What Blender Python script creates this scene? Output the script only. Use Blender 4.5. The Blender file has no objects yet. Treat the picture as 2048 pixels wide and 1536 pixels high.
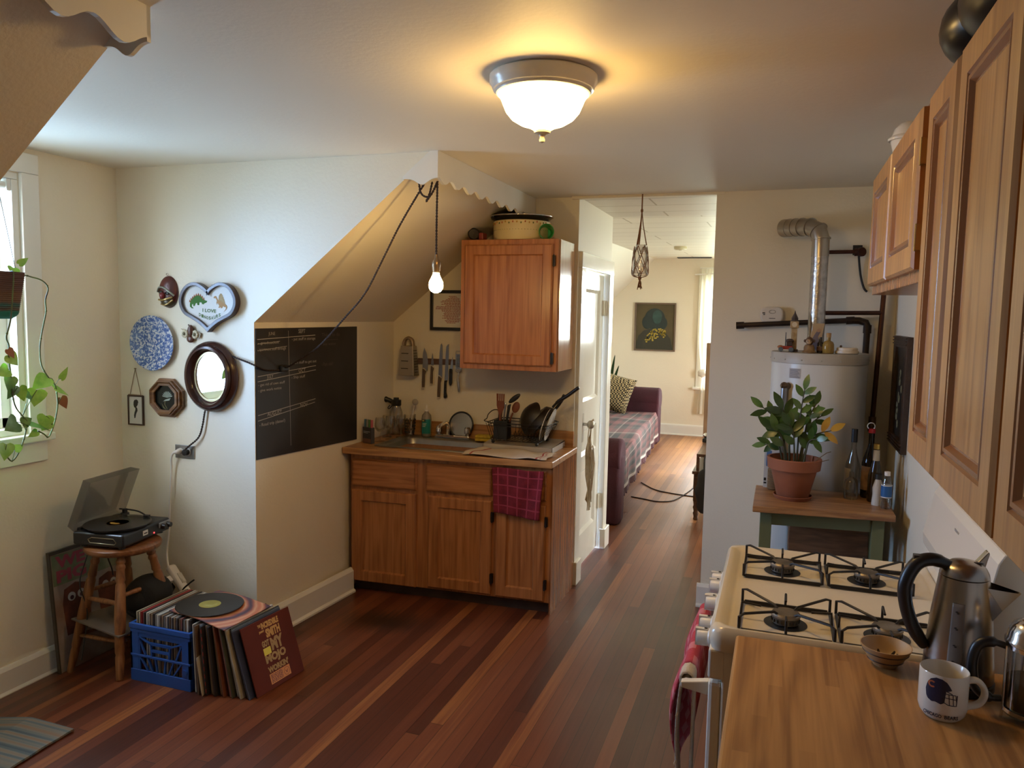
import bpy, math, random
from mathutils import Vector, Matrix
sc = bpy.context.scene
COL = sc.collection
PI = math.pi
R = math.radians
rnd = random.Random(11)

# ------------------------------------------------------------------ camera, sky, exposure
cam = bpy.data.objects.new('camera', bpy.data.cameras.new('camera'))
COL.objects.link(cam)
sc.camera = cam
cam.data.sensor_width = 36.0
cam.data.lens = 1544.74 / 2048 * 36.0
cam.data.clip_start = 0.02
def aim(yaw, pitch, roll, loc):
    fwd = Vector((-math.sin(yaw) * math.cos(pitch), math.cos(yaw) * math.cos(pitch), -math.sin(pitch)))
    right = Vector((math.cos(yaw), math.sin(yaw), 0)); up = right.cross(fwd)
    c, s = math.cos(roll), math.sin(roll)
    r2 = right * c + up * s; u2 = up * c - right * s
    m = Matrix((r2, u2, -fwd)).transposed().to_4x4(); m.translation = loc
    cam.matrix_world = m
aim(R(19.098), R(5.160), R(1.1245), Vector((0, 0, 1.72)))

sc.view_settings.view_transform = 'Standard'
sc.view_settings.look = 'None'
sc.view_settings.exposure = 0.32
sc.view_settings.gamma = 1.0
sc.view_settings.use_curve_mapping = False
sc.cycles.use_denoising = True
sc.cycles.max_bounces = 10
sc.cycles.diffuse_bounces = 6
sc.cycles.glossy_bounces = 4
sc.cycles.transmission_bounces = 8
sc.cycles.transparent_max_bounces = 12
sc.cycles.caustics_reflective = False
sc.cycles.caustics_refractive = False
sc.cycles.sample_clamp_indirect = 6.0

SKY = 66.0           # overcast daylight outside
DOME = 45.0          # ceiling lamp glass
BULB = 95.0          # bare bulb over the sink
w = bpy.data.worlds.new('sky'); sc.world = w; w.use_nodes = True
nt = w.node_tree; nt.nodes.clear()
o_ = nt.nodes.new('ShaderNodeOutputWorld'); b_ = nt.nodes.new('ShaderNodeBackground')
tc = nt.nodes.new('ShaderNodeTexCoord'); sp = nt.nodes.new('ShaderNodeSeparateXYZ'); rp = nt.nodes.new('ShaderNodeValToRGB')
def ramp3(cols):
    r_ = nt.nodes.new('ShaderNodeValToRGB'); e_ = r_.color_ramp.elements
    e_[0].position = 0.42; e_[0].color = (*cols[0], 1); e_[1].position = 0.60; e_[1].color = (*cols[2], 1)
    q = e_.new(0.51); q.color = (*cols[1], 1); return r_
nt.nodes.remove(rp)
r1 = ramp3(((0.19, 0.29, 0.40), (0.34, 0.52, 0.86), (0.385, 0.61, 1.0)))     # open blue sky on the dormer side
r2 = ramp3(((0.15, 0.17, 0.13), (0.45, 0.47, 0.44), (0.70, 0.69, 0.66)))    # hazy bright sky on the far room side
mr = nt.nodes.new('ShaderNodeMapRange'); mr.inputs[1].default_value = -1; mr.inputs[2].default_value = 1
m2 = nt.nodes.new('ShaderNodeMapRange'); m2.inputs[1].default_value = -0.75; m2.inputs[2].default_value = -0.25
mx = nt.nodes.new('ShaderNodeMix'); mx.data_type = 'RGBA'
nt.links.new(tc.outputs['Generated'], sp.inputs[0]); nt.links.new(sp.outputs['Z'], mr.inputs[0]); nt.links.new(sp.outputs['X'], m2.inputs[0])
nt.links.new(mr.outputs[0], r1.inputs[0]); nt.links.new(mr.outputs[0], r2.inputs[0])
nt.links.new(m2.outputs[0], mx.inputs['Factor']); nt.links.new(r1.outputs[0], mx.inputs['A']); nt.links.new(r2.outputs[0], mx.inputs['B']); nt.links.new(mx.outputs['Result'], b_.inputs['Color'])
b_.inputs['Strength'].default_value = SKY
nt.links.new(b_.outputs[0], o_.inputs['Surface'])

def portal(name, loc, rot, sx, sy):
    l = bpy.data.lights.new(name, 'AREA'); l.shape = 'RECTANGLE'; l.size = sx; l.size_y = sy
    l.cycles.is_portal = True
    o = bpy.data.objects.new(name, l); COL.objects.link(o); o.location = loc; o.rotation_euler = rot
portal('window_portal', (-3.46, 2.38, 1.72), (0, R(-90), 0), 1.22, 0.58)
portal('window_portal.001', (-0.04, 11.62, 1.5), (R(-90), 0, 0), 2.0, 1.66)
portal('window_portal.002', (2.12, 8.0, 1.5), (0, R(90), 0), 1.5, 1.4)

# ------------------------------------------------------------------ mesh helpers
_txt = {}
def text_geo(s, bold=0.0):
    if (s, bold) in _txt: return _txt[(s, bold)]
    cu = bpy.data.curves.new('t', 'FONT'); cu.body = s; cu.size = 1; cu.resolution_u = 2; cu.offset = bold
    o = bpy.data.objects.new('t', cu); COL.objects.link(o)
    dg = bpy.context.evaluated_depsgraph_get()
    me = bpy.data.meshes.new_from_object(o.evaluated_get(dg))
    vs = [v.co.copy() for v in me.vertices]; fs = [list(p.vertices) for p in me.polygons]
    bpy.data.objects.remove(o); bpy.data.curves.remove(cu); bpy.data.meshes.remove(me)
    x0 = min(v.x for v in vs); x1 = max(v.x for v in vs); y0 = min(v.y for v in vs); y1 = max(v.y for v in vs)
    _txt[(s, bold)] = ([(v.x - x0, v.y - y0) for v in vs], fs, x1 - x0, y1 - y0)
    return _txt[(s, bold)]

def frames(pts, closed=False):
    n = len(pts); out = []; up = None
    for i in range(n):
        a = pts[(i - 1) % n] if (closed or i > 0) else pts[i]
        b = pts[(i + 1) % n] if (closed or i < n - 1) else pts[i]
        t = (b - a)
        t = t.normalized() if t.length > 1e-9 else Vector((0, 0, 1))
        if up is None:
            up = Vector((0, 0, 1)) if abs(t.z) < 0.9 else Vector((1, 0, 0))
        u = (up - t * up.dot(t))
        u = u.normalized() if u.length > 1e-6 else t.orthogonal().normalized()
        up = u; out.append((u, t.cross(u)))
    return out

def spline(pts, k=6, closed=False):
    P = [Vector(p) for p in pts]; n = len(P); out = []
    for i in range(n if closed else n - 1):
        g = lambda j: P[j % n] if closed else P[max(0, min(n - 1, j))]
        a, b, c, d = g(i - 1), g(i), g(i + 1), g(i + 2)
        for q in range(k):
            t = q / k
            out.append(0.5 * ((2 * b) + (c - a) * t + (2 * a - 5 * b + 4 * c - d) * t * t + (3 * b - a - 3 * c + d) * t ** 3))
    if not closed: out.append(P[-1])
    return out

class MB:
    def __init__(s): s.v = []; s.f = []; s.m = []; s.cur = 0
    def mat(s, i): s.cur = i; return s
    def add(s, vs, fs, M=None):
        o = len(s.v)
        s.v += [tuple(M @ Vector(v)) if M is not None else tuple(v) for v in vs]
        s.f += [[i + o for i in f] for f in fs]; s.m += [s.cur] * len(fs); return s
    def box(s, x0, x1, y0, y1, z0, z1, M=None):
        vs = [(x, y, z) for z in (z0, z1) for y in (y0, y1) for x in (x0, x1)]
        return s.add(vs, [[0, 2, 3, 1], [4, 5, 7, 6], [0, 1, 5, 4], [2, 6, 7, 3], [0, 4, 6, 2], [1, 3, 7, 5]], M)
    def quad(s, a, b, c, d): return s.add([a, b, c, d], [[0, 1, 2, 3]])
    def tube(s, pts, r, n=8, closed=False, cap=True):
        P = [Vector(p) for p in pts]; F = frames(P, closed); m = len(P)
        rr = r if isinstance(r, (list, tuple)) else [r] * m
        vs = []
        for i in range(m):
            u, w_ = F[i]
            for k in range(n):
                a = 2 * PI * k / n; vs.append(P[i] + (u * math.cos(a) + w_ * math.sin(a)) * rr[i])
        fs = []
        for i in range(m if closed else m - 1):
            j = (i + 1) % m
            for k in range(n):
                l = (k + 1) % n; fs.append([i * n + k, j * n + k, j * n + l, i * n + l][::-1])
        if cap and not closed: fs += [[k for k in range(n)], [(m - 1) * n + k for k in range(n)][::-1]]
        return s.add(vs, fs)
    def cyl(s, a, b, r0, r1=None, n=24): return s.tube([a, b], [r0, r0 if r1 is None else r1], n)
    def lathe(s, prof, n=32, M=None, a0=0, a1=2 * PI):
        full = abs(a1 - a0 - 2 * PI) < 1e-6; k = n if full else n + 1; vs = []; fs = []
        for (r, z) in prof:
            for i in range(k):
                a = a0 + (a1 - a0) * i / n; vs.append((r * math.cos(a), r * math.sin(a), z))
        for j in range(len(prof) - 1):
            for i in range(n):
                i2 = (i + 1) % k; fs.append([j * k + i, j * k + i2, (j + 1) * k + i2, (j + 1) * k + i])
        if full:
            if prof[0][0] > 1e-6: fs.append([i for i in range(k)][::-1])
            if prof[-1][0] > 1e-6: fs.append([(len(prof) - 1) * k + i for i in range(k)])
        return s.add(vs, fs, M)
    def prism(s, poly, z0, z1, M=None):
        n = len(poly); vs = [(p[0], p[1], z0) for p in poly] + [(p[0], p[1], z1) for p in poly]
        fs = [[i for i in range(n)][::-1], [n + i for i in range(n)]] + [[i, (i + 1) % n, n + (i + 1) % n, n + i] for i in range(n)]
        return s.add(vs, fs, M)
    def ring(s, outer, inner, z0, z1, M=None, zi=None):
        n = len(outer); zi = z1 if zi is None else zi
        vs = [(p[0], p[1], z0) for p in outer] + [(p[0], p[1], z1) for p in outer] + [(p[0], p[1], zi) for p in inner] + [(p[0], p[1], z0) for p in inner]
        fs = []
        for q in range(4):
            for i in range(n):
                j = (i + 1) % n; a, b = q * n, ((q + 1) % 4) * n; fs.append([a + i, a + j, b + j, b + i])
        return s.add(vs, fs, M)
    def ell(s, c, r, nu=16, nv=10, M=None):
        vs = [(c[0], c[1], c[2] - r[2])]; fs = []
        for j in range(1, nv):
            t = PI * j / nv
            for i in range(nu):
                a = 2 * PI * i / nu
                vs.append((c[0] + r[0] * math.sin(t) * math.cos(a), c[1] + r[1] * math.sin(t) * math.sin(a), c[2] - r[2] * math.cos(t)))
        vs.append((c[0], c[1], c[2] + r[2])); L = len(vs) - 1
        for i in range(nu):
            k = (i + 1) % nu; fs.append([0, 1 + k, 1 + i]); fs.append([L, 1 + (nv - 2) * nu + i, 1 + (nv - 2) * nu + k])
            for j in range(nv - 2): fs.append([1 + j * nu + i, 1 + j * nu + k, 1 + (j + 1) * nu + k, 1 + (j + 1) * nu + i])
        return s.add(vs, fs, M)
    def grid(s, fn, nu, nv, M=None):
        vs = [fn(i / nu, j / nv) for j in range(nv + 1) for i in range(nu + 1)]
        return s.add(vs, [[j * (nu + 1) + i, j * (nu + 1) + i + 1, (j + 1) * (nu + 1) + i + 1, (j + 1) * (nu + 1) + i] for j in range(nv) for i in range(nu)], M)
    def text(s, t, h, O, X=(1, 0, 0), Y=(0, 0, 1), w=None, mid=False, bold=0.0):
        vs, fs, tw, th = text_geo(t, bold); O = Vector(O); X = Vector(X).normalized(); Y = Vector(Y).normalized()
        ky = h / th; kx = (w / tw) if w else ky
        if mid: O = O - X * (tw * kx / 2)
        return s.add([O + X * (a * kx) + Y * (b * ky) for a, b in vs], fs)
    def door(s, w_, h, t, st, rc, M, ch=0.004, mould=0.0):
        # framed panel door: local x 0..w, z 0..h, front on y=0 facing -y
        def rect(d, y): return [(d, y, d), (w_ - d, y, d), (w_ - d, y, h - d), (d, y, h - d)]
        rings = [rect(0, t), rect(0, ch), rect(ch, 0), rect(st, 0)]
        if mould: rings += [rect(st + mould * .15, rc * .45), rect(st + mould * .35, rc * .05), rect(st + mould * .60, rc * .12), rect(st + mould * .85, rc)]
        rings += [rect(st + max(mould, rc * .6), rc)]
        vs = [p for r_ in rings for p in r_]; fs = [[3, 2, 1, 0][::-1]]
        for q in range(len(rings) - 1):
            for i in range(4):
                j = (i + 1) % 4; fs.append([q * 4 + i, q * 4 + j, q * 4 + 4 + j, q * 4 + 4 + i])
        k = (len(rings) - 1) * 4; fs.append([k, k + 1, k + 2, k + 3])
        s.add(vs, fs, M)
        if mould:
            nf = len(fs); s.m[-nf:] = [1 if 1 + 4 * 3 <= q < 1 + 4 * (len(rings) - 1) else 0 for q in range(nf)]
        return s
    def warp(s, fn): s.v = [tuple(fn(*p)) for p in s.v]; return s
    def shift(s, d): s.v = [(p[0] - d[0], p[1] - d[1], p[2] - d[2]) for p in s.v]; return s

def tag(o, label=None, cat=None, group=None, kind=None):
    if label: o['label'] = label
    if cat: o['category'] = cat
    if group: o['group'] = group
    if kind: o['kind'] = kind
    return o

def thing(name, label, cat, loc=(0, 0, 0), rz=0.0, group=None, kind=None):
    o = bpy.data.objects.new(name, None); COL.objects.link(o); o.empty_display_size = 0.02
    o.location = loc; o.rotation_euler = (0, 0, rz)
    return tag(o, label, cat, group, kind)

def part(mb, name, mats, parent=None, W=False, bevel=0.0, smooth=None, solid=0.0, sub=0, label=None, loc=None, seg=2, off=0.0):
    """link the collected geometry as ONE mesh object; W: verts are world coordinates"""
    if parent is not None and W:
        d = Vector(parent.location); q = parent.parent
        while q is not None: d += Vector(q.location); q = q.parent
        mb.shift(d)
    if loc is not None and parent is None: mb.shift(loc)
    me = bpy.data.meshes.new(name); me.from_pydata([tuple(v) for v in mb.v], [], mb.f)
    mats = mats if isinstance(mats, (list, tuple)) else [mats]
    for m in mats: me.materials.append(m)
    me.polygons.foreach_set('material_index', [min(i, len(mats) - 1) for i in mb.m])
    me.validate(); me.update()
    import bmesh
    bm = bmesh.new(); bm.from_mesh(me)
    if not solid: bmesh.ops.recalc_face_normals(bm, faces=bm.faces)
    bm.to_mesh(me); bm.free()
    if smooth is not None:
        me.polygons.foreach_set('use_smooth', [True] * len(me.polygons)); me.set_sharp_from_angle(angle=R(smooth))
    o = bpy.data.objects.new(name, me); COL.objects.link(o)
    if parent is not None: o.parent = parent
    elif loc is not None: o.location = loc
    if solid:
        md = o.modifiers.new('solid', 'SOLIDIFY'); md.thickness = solid; md.offset = off
    if bevel:
        md = o.modifiers.new('bevel', 'BEVEL'); md.width = bevel; md.segments = seg; md.limit_method = 'ANGLE'; md.angle_limit = R(40)
        md.use_clamp_overlap = True
    if sub:
        md = o.modifiers.new('sub', 'SUBSURF'); md.levels = sub; md.render_levels = sub
    if label: o['label'] = label
    return o

def solo(mb, name, mats, label, cat, loc=None, group=None, kind=None, **kw):
    return tag(part(mb, name, mats, None, loc=loc, **kw), label, cat, group, kind)

def copy_tree(o, parent=None):
    c = o.copy(); COL.objects.link(c); c.parent = parent
    for ch in list(o.children): copy_tree(ch, c)
    return c

def RZ(a): return Matrix.Rotation(a, 4, 'Z')
def T(x, y, z): return Matrix.Translation((x, y, z))
def AX(O, X, Y, Z): # local axes to world
    m = Matrix((Vector(X), Vector(Y), Vector(Z))).transposed().to_4x4(); m.translation = O; return m
def circ(r, n=32, c=(0, 0), ry=None, a0=0): return [(c[0] + r * math.cos(a0 + 2 * PI * i / n), c[1] + (ry or r) * math.sin(a0 + 2 * PI * i / n)) for i in range(n)]

# ------------------------------------------------------------------ materials
_M = {}
def newmat(name):
    m = bpy.data.materials.new(name); m.use_nodes = True
    return m, m.node_tree, m.node_tree.nodes['Principled BSDF']
def mat(name, col, rough=0.5, metal=0.0, col2=None, ns=8.0, sc3=(1, 1, 1), bump=0.0, bs=60.0, spec=None, coat=0.0, alpha=None, trans=0.0, em=None, es=0.0, ior=None, lo=0.35, hi=0.65):
    if name in _M: return _M[name]
    m, n, p = newmat(name); N = n.nodes; L = n.links
    p.inputs['Base Color'].default_value = (*col, 1); p.inputs['Roughness'].default_value = rough; p.inputs['Metallic'].default_value = metal
    if spec is not None: p.inputs['Specular IOR Level'].default_value = spec
    if coat: p.inputs['Coat Weight'].default_value = coat; p.inputs['Coat Roughness'].default_value = 0.12
    if trans: p.inputs['Transmission Weight'].default_value = trans
    if ior: p.inputs['IOR'].default_value = ior
    if em: p.inputs['Emission Color'].default_value = (*em, 1); p.inputs['Emission Strength'].default_value = es
    if col2 or bump:
        t = N.new('ShaderNodeTexCoord'); mp = N.new('ShaderNodeMapping'); mp.inputs['Scale'].default_value = sc3; L.new(t.outputs['Object'], mp.inputs[0])
    if col2:
        z = N.new('ShaderNodeTexNoise'); z.inputs['Scale'].default_value = ns; z.inputs['Detail'].default_value = 5; L.new(mp.outputs[0], z.inputs['Vector'])
        r = N.new('ShaderNodeValToRGB'); r.color_ramp.elements[0].position = lo; r.color_ramp.elements[1].position = hi
        r.color_ramp.elements[0].color = (*col, 1); r.color_ramp.elements[1].color = (*col2, 1)
        L.new(z.outputs['Fac'], r.inputs[0]); L.new(r.outputs[0], p.inputs['Base Color'])
    if bump:
        z2 = N.new('ShaderNodeTexNoise'); z2.inputs['Scale'].default_value = bs; z2.inputs['Detail'].default_value = 3; L.new(mp.outputs[0], z2.inputs['Vector'])
        b = N.new('ShaderNodeBump'); b.inputs['Strength'].default_value = bump; b.inputs['Distance'].default_value = 0.01; L.new(z2.outputs['Fac'], b.inputs['Height']); L.new(b.outputs[0], p.inputs['Normal'])
    _M[name] = m; return m

def wood(name, c1, c2, c3, axis='z', rough=0.38, k=1.0, coat=0.0, stave=None):
    """grain runs along axis; stave=(axis,width): glued strips with their own tone"""
    if name in _M: return _M[name]
    m, n, p = newmat(name); N = n.nodes; L = n.links
    t = N.new('ShaderNodeTexCoord'); s = [48.0 * k] * 3; s['xyz'.index(axis)] = 1.8 * k
    mp = N.new('ShaderNodeMapping'); mp.inputs['Scale'].default_value = s; L.new(t.outputs['Object'], mp.inputs[0])
    z = N.new('ShaderNodeTexNoise'); z.inputs['Scale'].default_value = 1.0; z.inputs['Detail'].default_value = 6; z.inputs['Distortion'].default_value = 0.6
    L.new(mp.outputs[0], z.inputs['Vector'])
    s2 = [9.0 * k] * 3; s2['xyz'.index(axis)] = 0.9 * k
    mp2 = N.new('ShaderNodeMapping'); mp2.inputs['Scale'].default_value = s2; L.new(t.outputs['Object'], mp2.inputs[0])
    wv = N.new('ShaderNodeTexNoise'); wv.inputs['Scale'].default_value = 1.0; wv.inputs['Detail'].default_value = 2; L.new(mp2.outputs[0], wv.inputs['Vector'])
    sn = N.new('ShaderNodeMath'); sn.operation = 'MULTIPLY'; sn.inputs[1].default_value = 42.0; L.new(wv.outputs['Fac'], sn.inputs[0])
    si = N.new('ShaderNodeMath'); si.operation = 'SINE'; L.new(sn.outputs[0], si.inputs[0])
    ma = N.new('ShaderNodeMath'); ma.operation = 'MULTIPLY_ADD'; ma.inputs[1].default_value = 0.07; L.new(si.outputs[0], ma.inputs[0]); L.new(z.outputs['Fac'], ma.inputs[2])
    r = N.new('ShaderNodeValToRGB'); el = r.color_ramp.elements; el[0].position = 0.30; el[1].position = 0.72
    el[0].color = (*c1, 1); el[1].color = (*c3, 1); q = el.new(0.5); q.color = (*c2, 1)
    src = ma.outputs[0]
    if stave:
        sx = N.new('ShaderNodeSeparateXYZ'); L.new(t.outputs['Object'], sx.inputs[0])
        dv = N.new('ShaderNodeMath'); dv.operation = 'DIVIDE'; dv.inputs[1].default_value = stave[1]; L.new(sx.outputs['XYZ'.index(stave[0].upper())], dv.inputs[0])
        fl = N.new('ShaderNodeMath'); fl.operation = 'FLOOR'; L.new(dv.outputs[0], fl.inputs[0])
        d2 = N.new('ShaderNodeMath'); d2.operation = 'MULTIPLY_ADD'; d2.inputs[1].default_value = 0.73; L.new(fl.outputs[0], d2.inputs[0])
        d3 = N.new('ShaderNodeMath'); d3.operation = 'DIVIDE'; d3.inputs[1].default_value = 0.55; L.new(sx.outputs['XYZ'.index(axis.upper())], d3.inputs[0]); L.new(d3.outputs[0], d2.inputs[2])
        f2 = N.new('ShaderNodeMath'); f2.operation = 'FLOOR'; L.new(d2.outputs[0], f2.inputs[0])
        cb = N.new('ShaderNodeCombineXYZ'); L.new(fl.outputs[0], cb.inputs[0]); L.new(f2.outputs[0], cb.inputs[1])
        wn = N.new('ShaderNodeTexWhiteNoise'); L.new(cb.outputs[0], wn.inputs['Vector'])
        m2 = N.new('ShaderNodeMath'); m2.operation = 'MULTIPLY_ADD'; m2.inputs[1].default_value = 0.20; L.new(wn.outputs['Value'], m2.inputs[0]); L.new(src, m2.inputs[2])
        m3 = N.new('ShaderNodeMath'); m3.operation = 'SUBTRACT'; m3.inputs[1].default_value = 0.10; L.new(m2.outputs[0], m3.inputs[0]); src = m3.outputs[0]
    L.new(src, r.inputs[0]); L.new(r.outputs[0], p.inputs['Base Color'])
    p.inputs['Roughness'].default_value = rough
    if coat: p.inputs['Coat Weight'].default_value = coat; p.inputs['Coat Roughness'].default_value = 0.15
    b = N.new('ShaderNodeBump'); b.inputs['Strength'].default_value = 0.08; b.inputs['Distance'].default_value = 0.004; L.new(z.outputs['Fac'], b.inputs['Height']); L.new(b.outputs[0], p.inputs['Normal'])
    _M[name] = m; return m

def clear(name, tint=(1, 1, 1), gl=0.1, rough=0.03):
    """thin clear sheet: what lies behind shows through, with a faint reflection"""
    if name in _M: return _M[name]
    m = bpy.data.materials.new(name); m.use_nodes = True; n = m.node_tree; N = n.nodes; L = n.links; N.clear()
    o = N.new('ShaderNodeOutputMaterial'); a = N.new('ShaderNodeBsdfTransparent'); g = N.new('ShaderNodeBsdfGlossy'); x = N.new('ShaderNodeMixShader')
    a.inputs[0].default_value = (*tint, 1); g.inputs['Roughness'].default_value = rough
    lw = N.new('ShaderNodeLayerWeight'); lw.inputs[0].default_value = 0.3
    mu = N.new('ShaderNodeMath'); mu.operation = 'MULTIPLY_ADD'; mu.inputs[1].default_value = 0.55; mu.inputs[2].default_value = gl
    L.new(lw.outputs['Fresnel'], mu.inputs[0]); L.new(mu.outputs[0], x.inputs[0]); L.new(a.outputs[0], x.inputs[1]); L.new(g.outputs[0], x.inputs[2]); L.new(x.outputs[0], o.inputs[0])
    _M[name] = m; return m

def sheer(name, col, tr=0.5):
    m = bpy.data.materials.new(name); m.use_nodes = True; n = m.node_tree; N = n.nodes; L = n.links; N.clear()
    o = N.new('ShaderNodeOutputMaterial'); a = N.new('ShaderNodeBsdfDiffuse'); g = N.new('ShaderNodeBsdfTranslucent'); x = N.new('ShaderNodeMixShader')
    a.inputs[0].default_value = (*col, 1); g.inputs[0].default_value = (*col, 1); x.inputs[0].default_value = tr
    L.new(a.outputs[0], x.inputs[1]); L.new(g.outputs[0], x.inputs[2]); L.new(x.outputs[0], o.inputs[0]); return m

def floorboards(name):
    m, n, p = newmat(name); N = n.nodes; L = n.links
    t = N.new('ShaderNodeTexCoord'); sx = N.new('ShaderNodeSeparateXYZ'); L.new(t.outputs['Object'], sx.inputs[0])
    def mth(op, a, b=None, c=None):
        k = N.new('ShaderNodeMath'); k.operation = op
        for i, q in enumerate((a, b, c)):
            if q is None: continue
            if isinstance(q, (int, float)): k.inputs[i].default_value = q
            else: L.new(q, k.inputs[i])
        return k.outputs[0]
    u = mth('DIVIDE', sx.outputs['X'], 0.060); fu = mth('FLOOR', u); fr = mth('FRACT', u)
    wn = N.new('ShaderNodeTexWhiteNoise'); wn.noise_dimensions = '1D'; L.new(fu, wn.inputs['W'])
    v = mth('DIVIDE', mth('MULTIPLY_ADD', wn.outputs['Value'], 9.0, sx.outputs['Y']), 3.1); fv = mth('FLOOR', v); frv = mth('FRACT', v)
    cb = N.new('ShaderNodeCombineXYZ'); L.new(fu, cb.inputs[0]); L.new(fv, cb.inputs[1])
    w2 = N.new('ShaderNodeTexWhiteNoise'); L.new(cb.outputs[0], w2.inputs['Vector'])
    mp = N.new('ShaderNodeMapping'); mp.inputs['Scale'].default_value = (80, 2.2, 1); L.new(t.outputs['Object'], mp.inputs[0])
    gz = N.new('ShaderNodeTexNoise'); gz.inputs['Scale'].default_value = 1; gz.inputs['Detail'].default_value = 6; L.new(mp.outputs[0], gz.inputs['Vector'])
    bz = N.new('ShaderNodeTexNoise'); bz.inputs['Scale'].default_value = 1.1; bz.inputs['Detail'].default_value = 4; L.new(t.outputs['Object'], bz.inputs['Vector'])
    f = mth('ADD', mth('MULTIPLY', w2.outputs['Value'], 0.62), mth('MULTIPLY', gz.outputs['Fac'], 0.36))
    r = N.new('ShaderNodeValToRGB'); el = r.color_ramp.elements; el[0].position = 0.14; el[1].position = 0.98
    el[0].color = (0.060, 0.016, 0.008, 1); el[1].color = (0.40, 0.15, 0.040, 1)
    q = el.new(0.45); q.color = (0.120, 0.031, 0.014, 1); q = el.new(0.70); q.color = (0.19, 0.055, 0.021, 1); q = el.new(0.80); q.color = (0.29, 0.10, 0.030, 1)
    L.new(f, r.inputs[0])
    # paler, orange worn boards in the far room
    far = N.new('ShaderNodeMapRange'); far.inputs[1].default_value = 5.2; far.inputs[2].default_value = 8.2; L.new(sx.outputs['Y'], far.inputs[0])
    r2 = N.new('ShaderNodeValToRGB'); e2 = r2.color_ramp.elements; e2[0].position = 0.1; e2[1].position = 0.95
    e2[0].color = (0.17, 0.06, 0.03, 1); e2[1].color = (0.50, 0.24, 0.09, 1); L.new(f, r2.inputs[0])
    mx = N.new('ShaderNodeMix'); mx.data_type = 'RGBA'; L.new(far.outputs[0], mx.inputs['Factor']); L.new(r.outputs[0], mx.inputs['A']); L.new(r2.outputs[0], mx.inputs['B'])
    # worn dark stain in front of the sink
    wp = N.new('ShaderNodeVectorMath'); wp.operation = 'SUBTRACT'; wp.inputs[1].default_value = (-2.02, 3.72, 0); L.new(t.outputs['Object'], wp.inputs[0])
    ws = N.new('ShaderNodeVectorMath'); ws.operation = 'MULTIPLY'; ws.inputs[1].default_value = (1.8, 3.0, 0); L.new(wp.outputs[0], ws.inputs[0])
    ln = N.new('ShaderNodeVectorMath'); ln.operation = 'LENGTH'; L.new(ws.outputs[0], ln.inputs[0])
    st = mth('ADD', ln.outputs['Value'], mth('MULTIPLY', gz.outputs['Fac'], 0.9))
    sr = N.new('ShaderNodeMapRange'); sr.inputs[1].default_value = 1.0; sr.inputs[2].default_value = 0.6; L.new(st, sr.inputs[0])
    m2 = N.new('ShaderNodeMix'); m2.data_type = 'RGBA'; L.new(sr.outputs[0], m2.inputs['Factor']); L.new(mx.outputs['Result'], m2.inputs['A']); m2.inputs['B'].default_value = (0.03, 0.014, 0.009, 1)
    # seams
    g1 = mth('LESS_THAN', fr, 0.045); g2 = mth('LESS_THAN', frv, 0.0012); g = mth('MAXIMUM', g1, g2)
    m3 = N.new('ShaderNodeMix'); m3.data_type = 'RGBA'; L.new(mth('MULTIPLY', g, 0.7), m3.inputs['Factor']); L.new(m2.outputs['Result'], m3.inputs['A']); m3.inputs['B'].default_value = (0.012, 0.006, 0.004, 1)
    L.new(m3.outputs['Result'], p.inputs['Base Color'])
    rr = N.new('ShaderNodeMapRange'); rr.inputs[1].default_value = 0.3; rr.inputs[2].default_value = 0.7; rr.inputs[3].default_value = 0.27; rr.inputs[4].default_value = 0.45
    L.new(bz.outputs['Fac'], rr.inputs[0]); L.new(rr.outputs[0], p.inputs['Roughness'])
    b = N.new('ShaderNodeBump'); b.inputs['Strength'].default_value = 0.12; b.inputs['Distance'].default_value = 0.003
    L.new(mth('SUBTRACT', gz.outputs['Fac'], mth('MULTIPLY', g, 1.5)), b.inputs['Height']); L.new(b.outputs[0], p.inputs['Normal'])
    return m

def planks(name, col, wx, wy, gapx=0.02, axis=0):
    """painted ceiling boards with seams"""
    m, n, p = newmat(name); N = n.nodes; L = n.links
    t = N.new('ShaderNodeTexCoord'); br = N.new('ShaderNodeTexBrick'); L.new(t.outputs['Object'], br.inputs['Vector'])
    br.inputs['Scale'].default_value = 1.0; br.inputs['Brick Width'].default_value = wx; br.inputs['Row Height'].default_value = wy; br.inputs['Mortar Size'].default_value = 0.006
    br.inputs['Color1'].default_value = (*col, 1); br.inputs['Color2'].default_value = (col[0] * .94, col[1] * .94, col[2] * .95, 1); br.inputs['Mortar'].default_value = (col[0] * .55, col[1] * .5, col[2] * .42, 1)
    L.new(br.outputs['Color'], p.inputs['Base Color']); p.inputs['Roughness'].default_value = 0.45
    b = N.new('ShaderNodeBump'); b.inputs['Strength'].default_value = 0.3; b.inputs['Distance'].default_value = 0.004; b.invert = True; L.new(br.outputs['Fac'], b.inputs['Height']); L.new(b.outputs[0], p.inputs['Normal'])
    return m

def glow(name, col, s):
    m = bpy.data.materials.new(name); m.use_nodes = True; n = m.node_tree; n.nodes.clear()
    o = n.nodes.new('ShaderNodeOutputMaterial'); e = n.nodes.new('ShaderNodeEmission'); e.inputs[0].default_value = (*col, 1); e.inputs[1].default_value = s
    n.links.new(e.outputs[0], o.inputs[0]); return m

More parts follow.
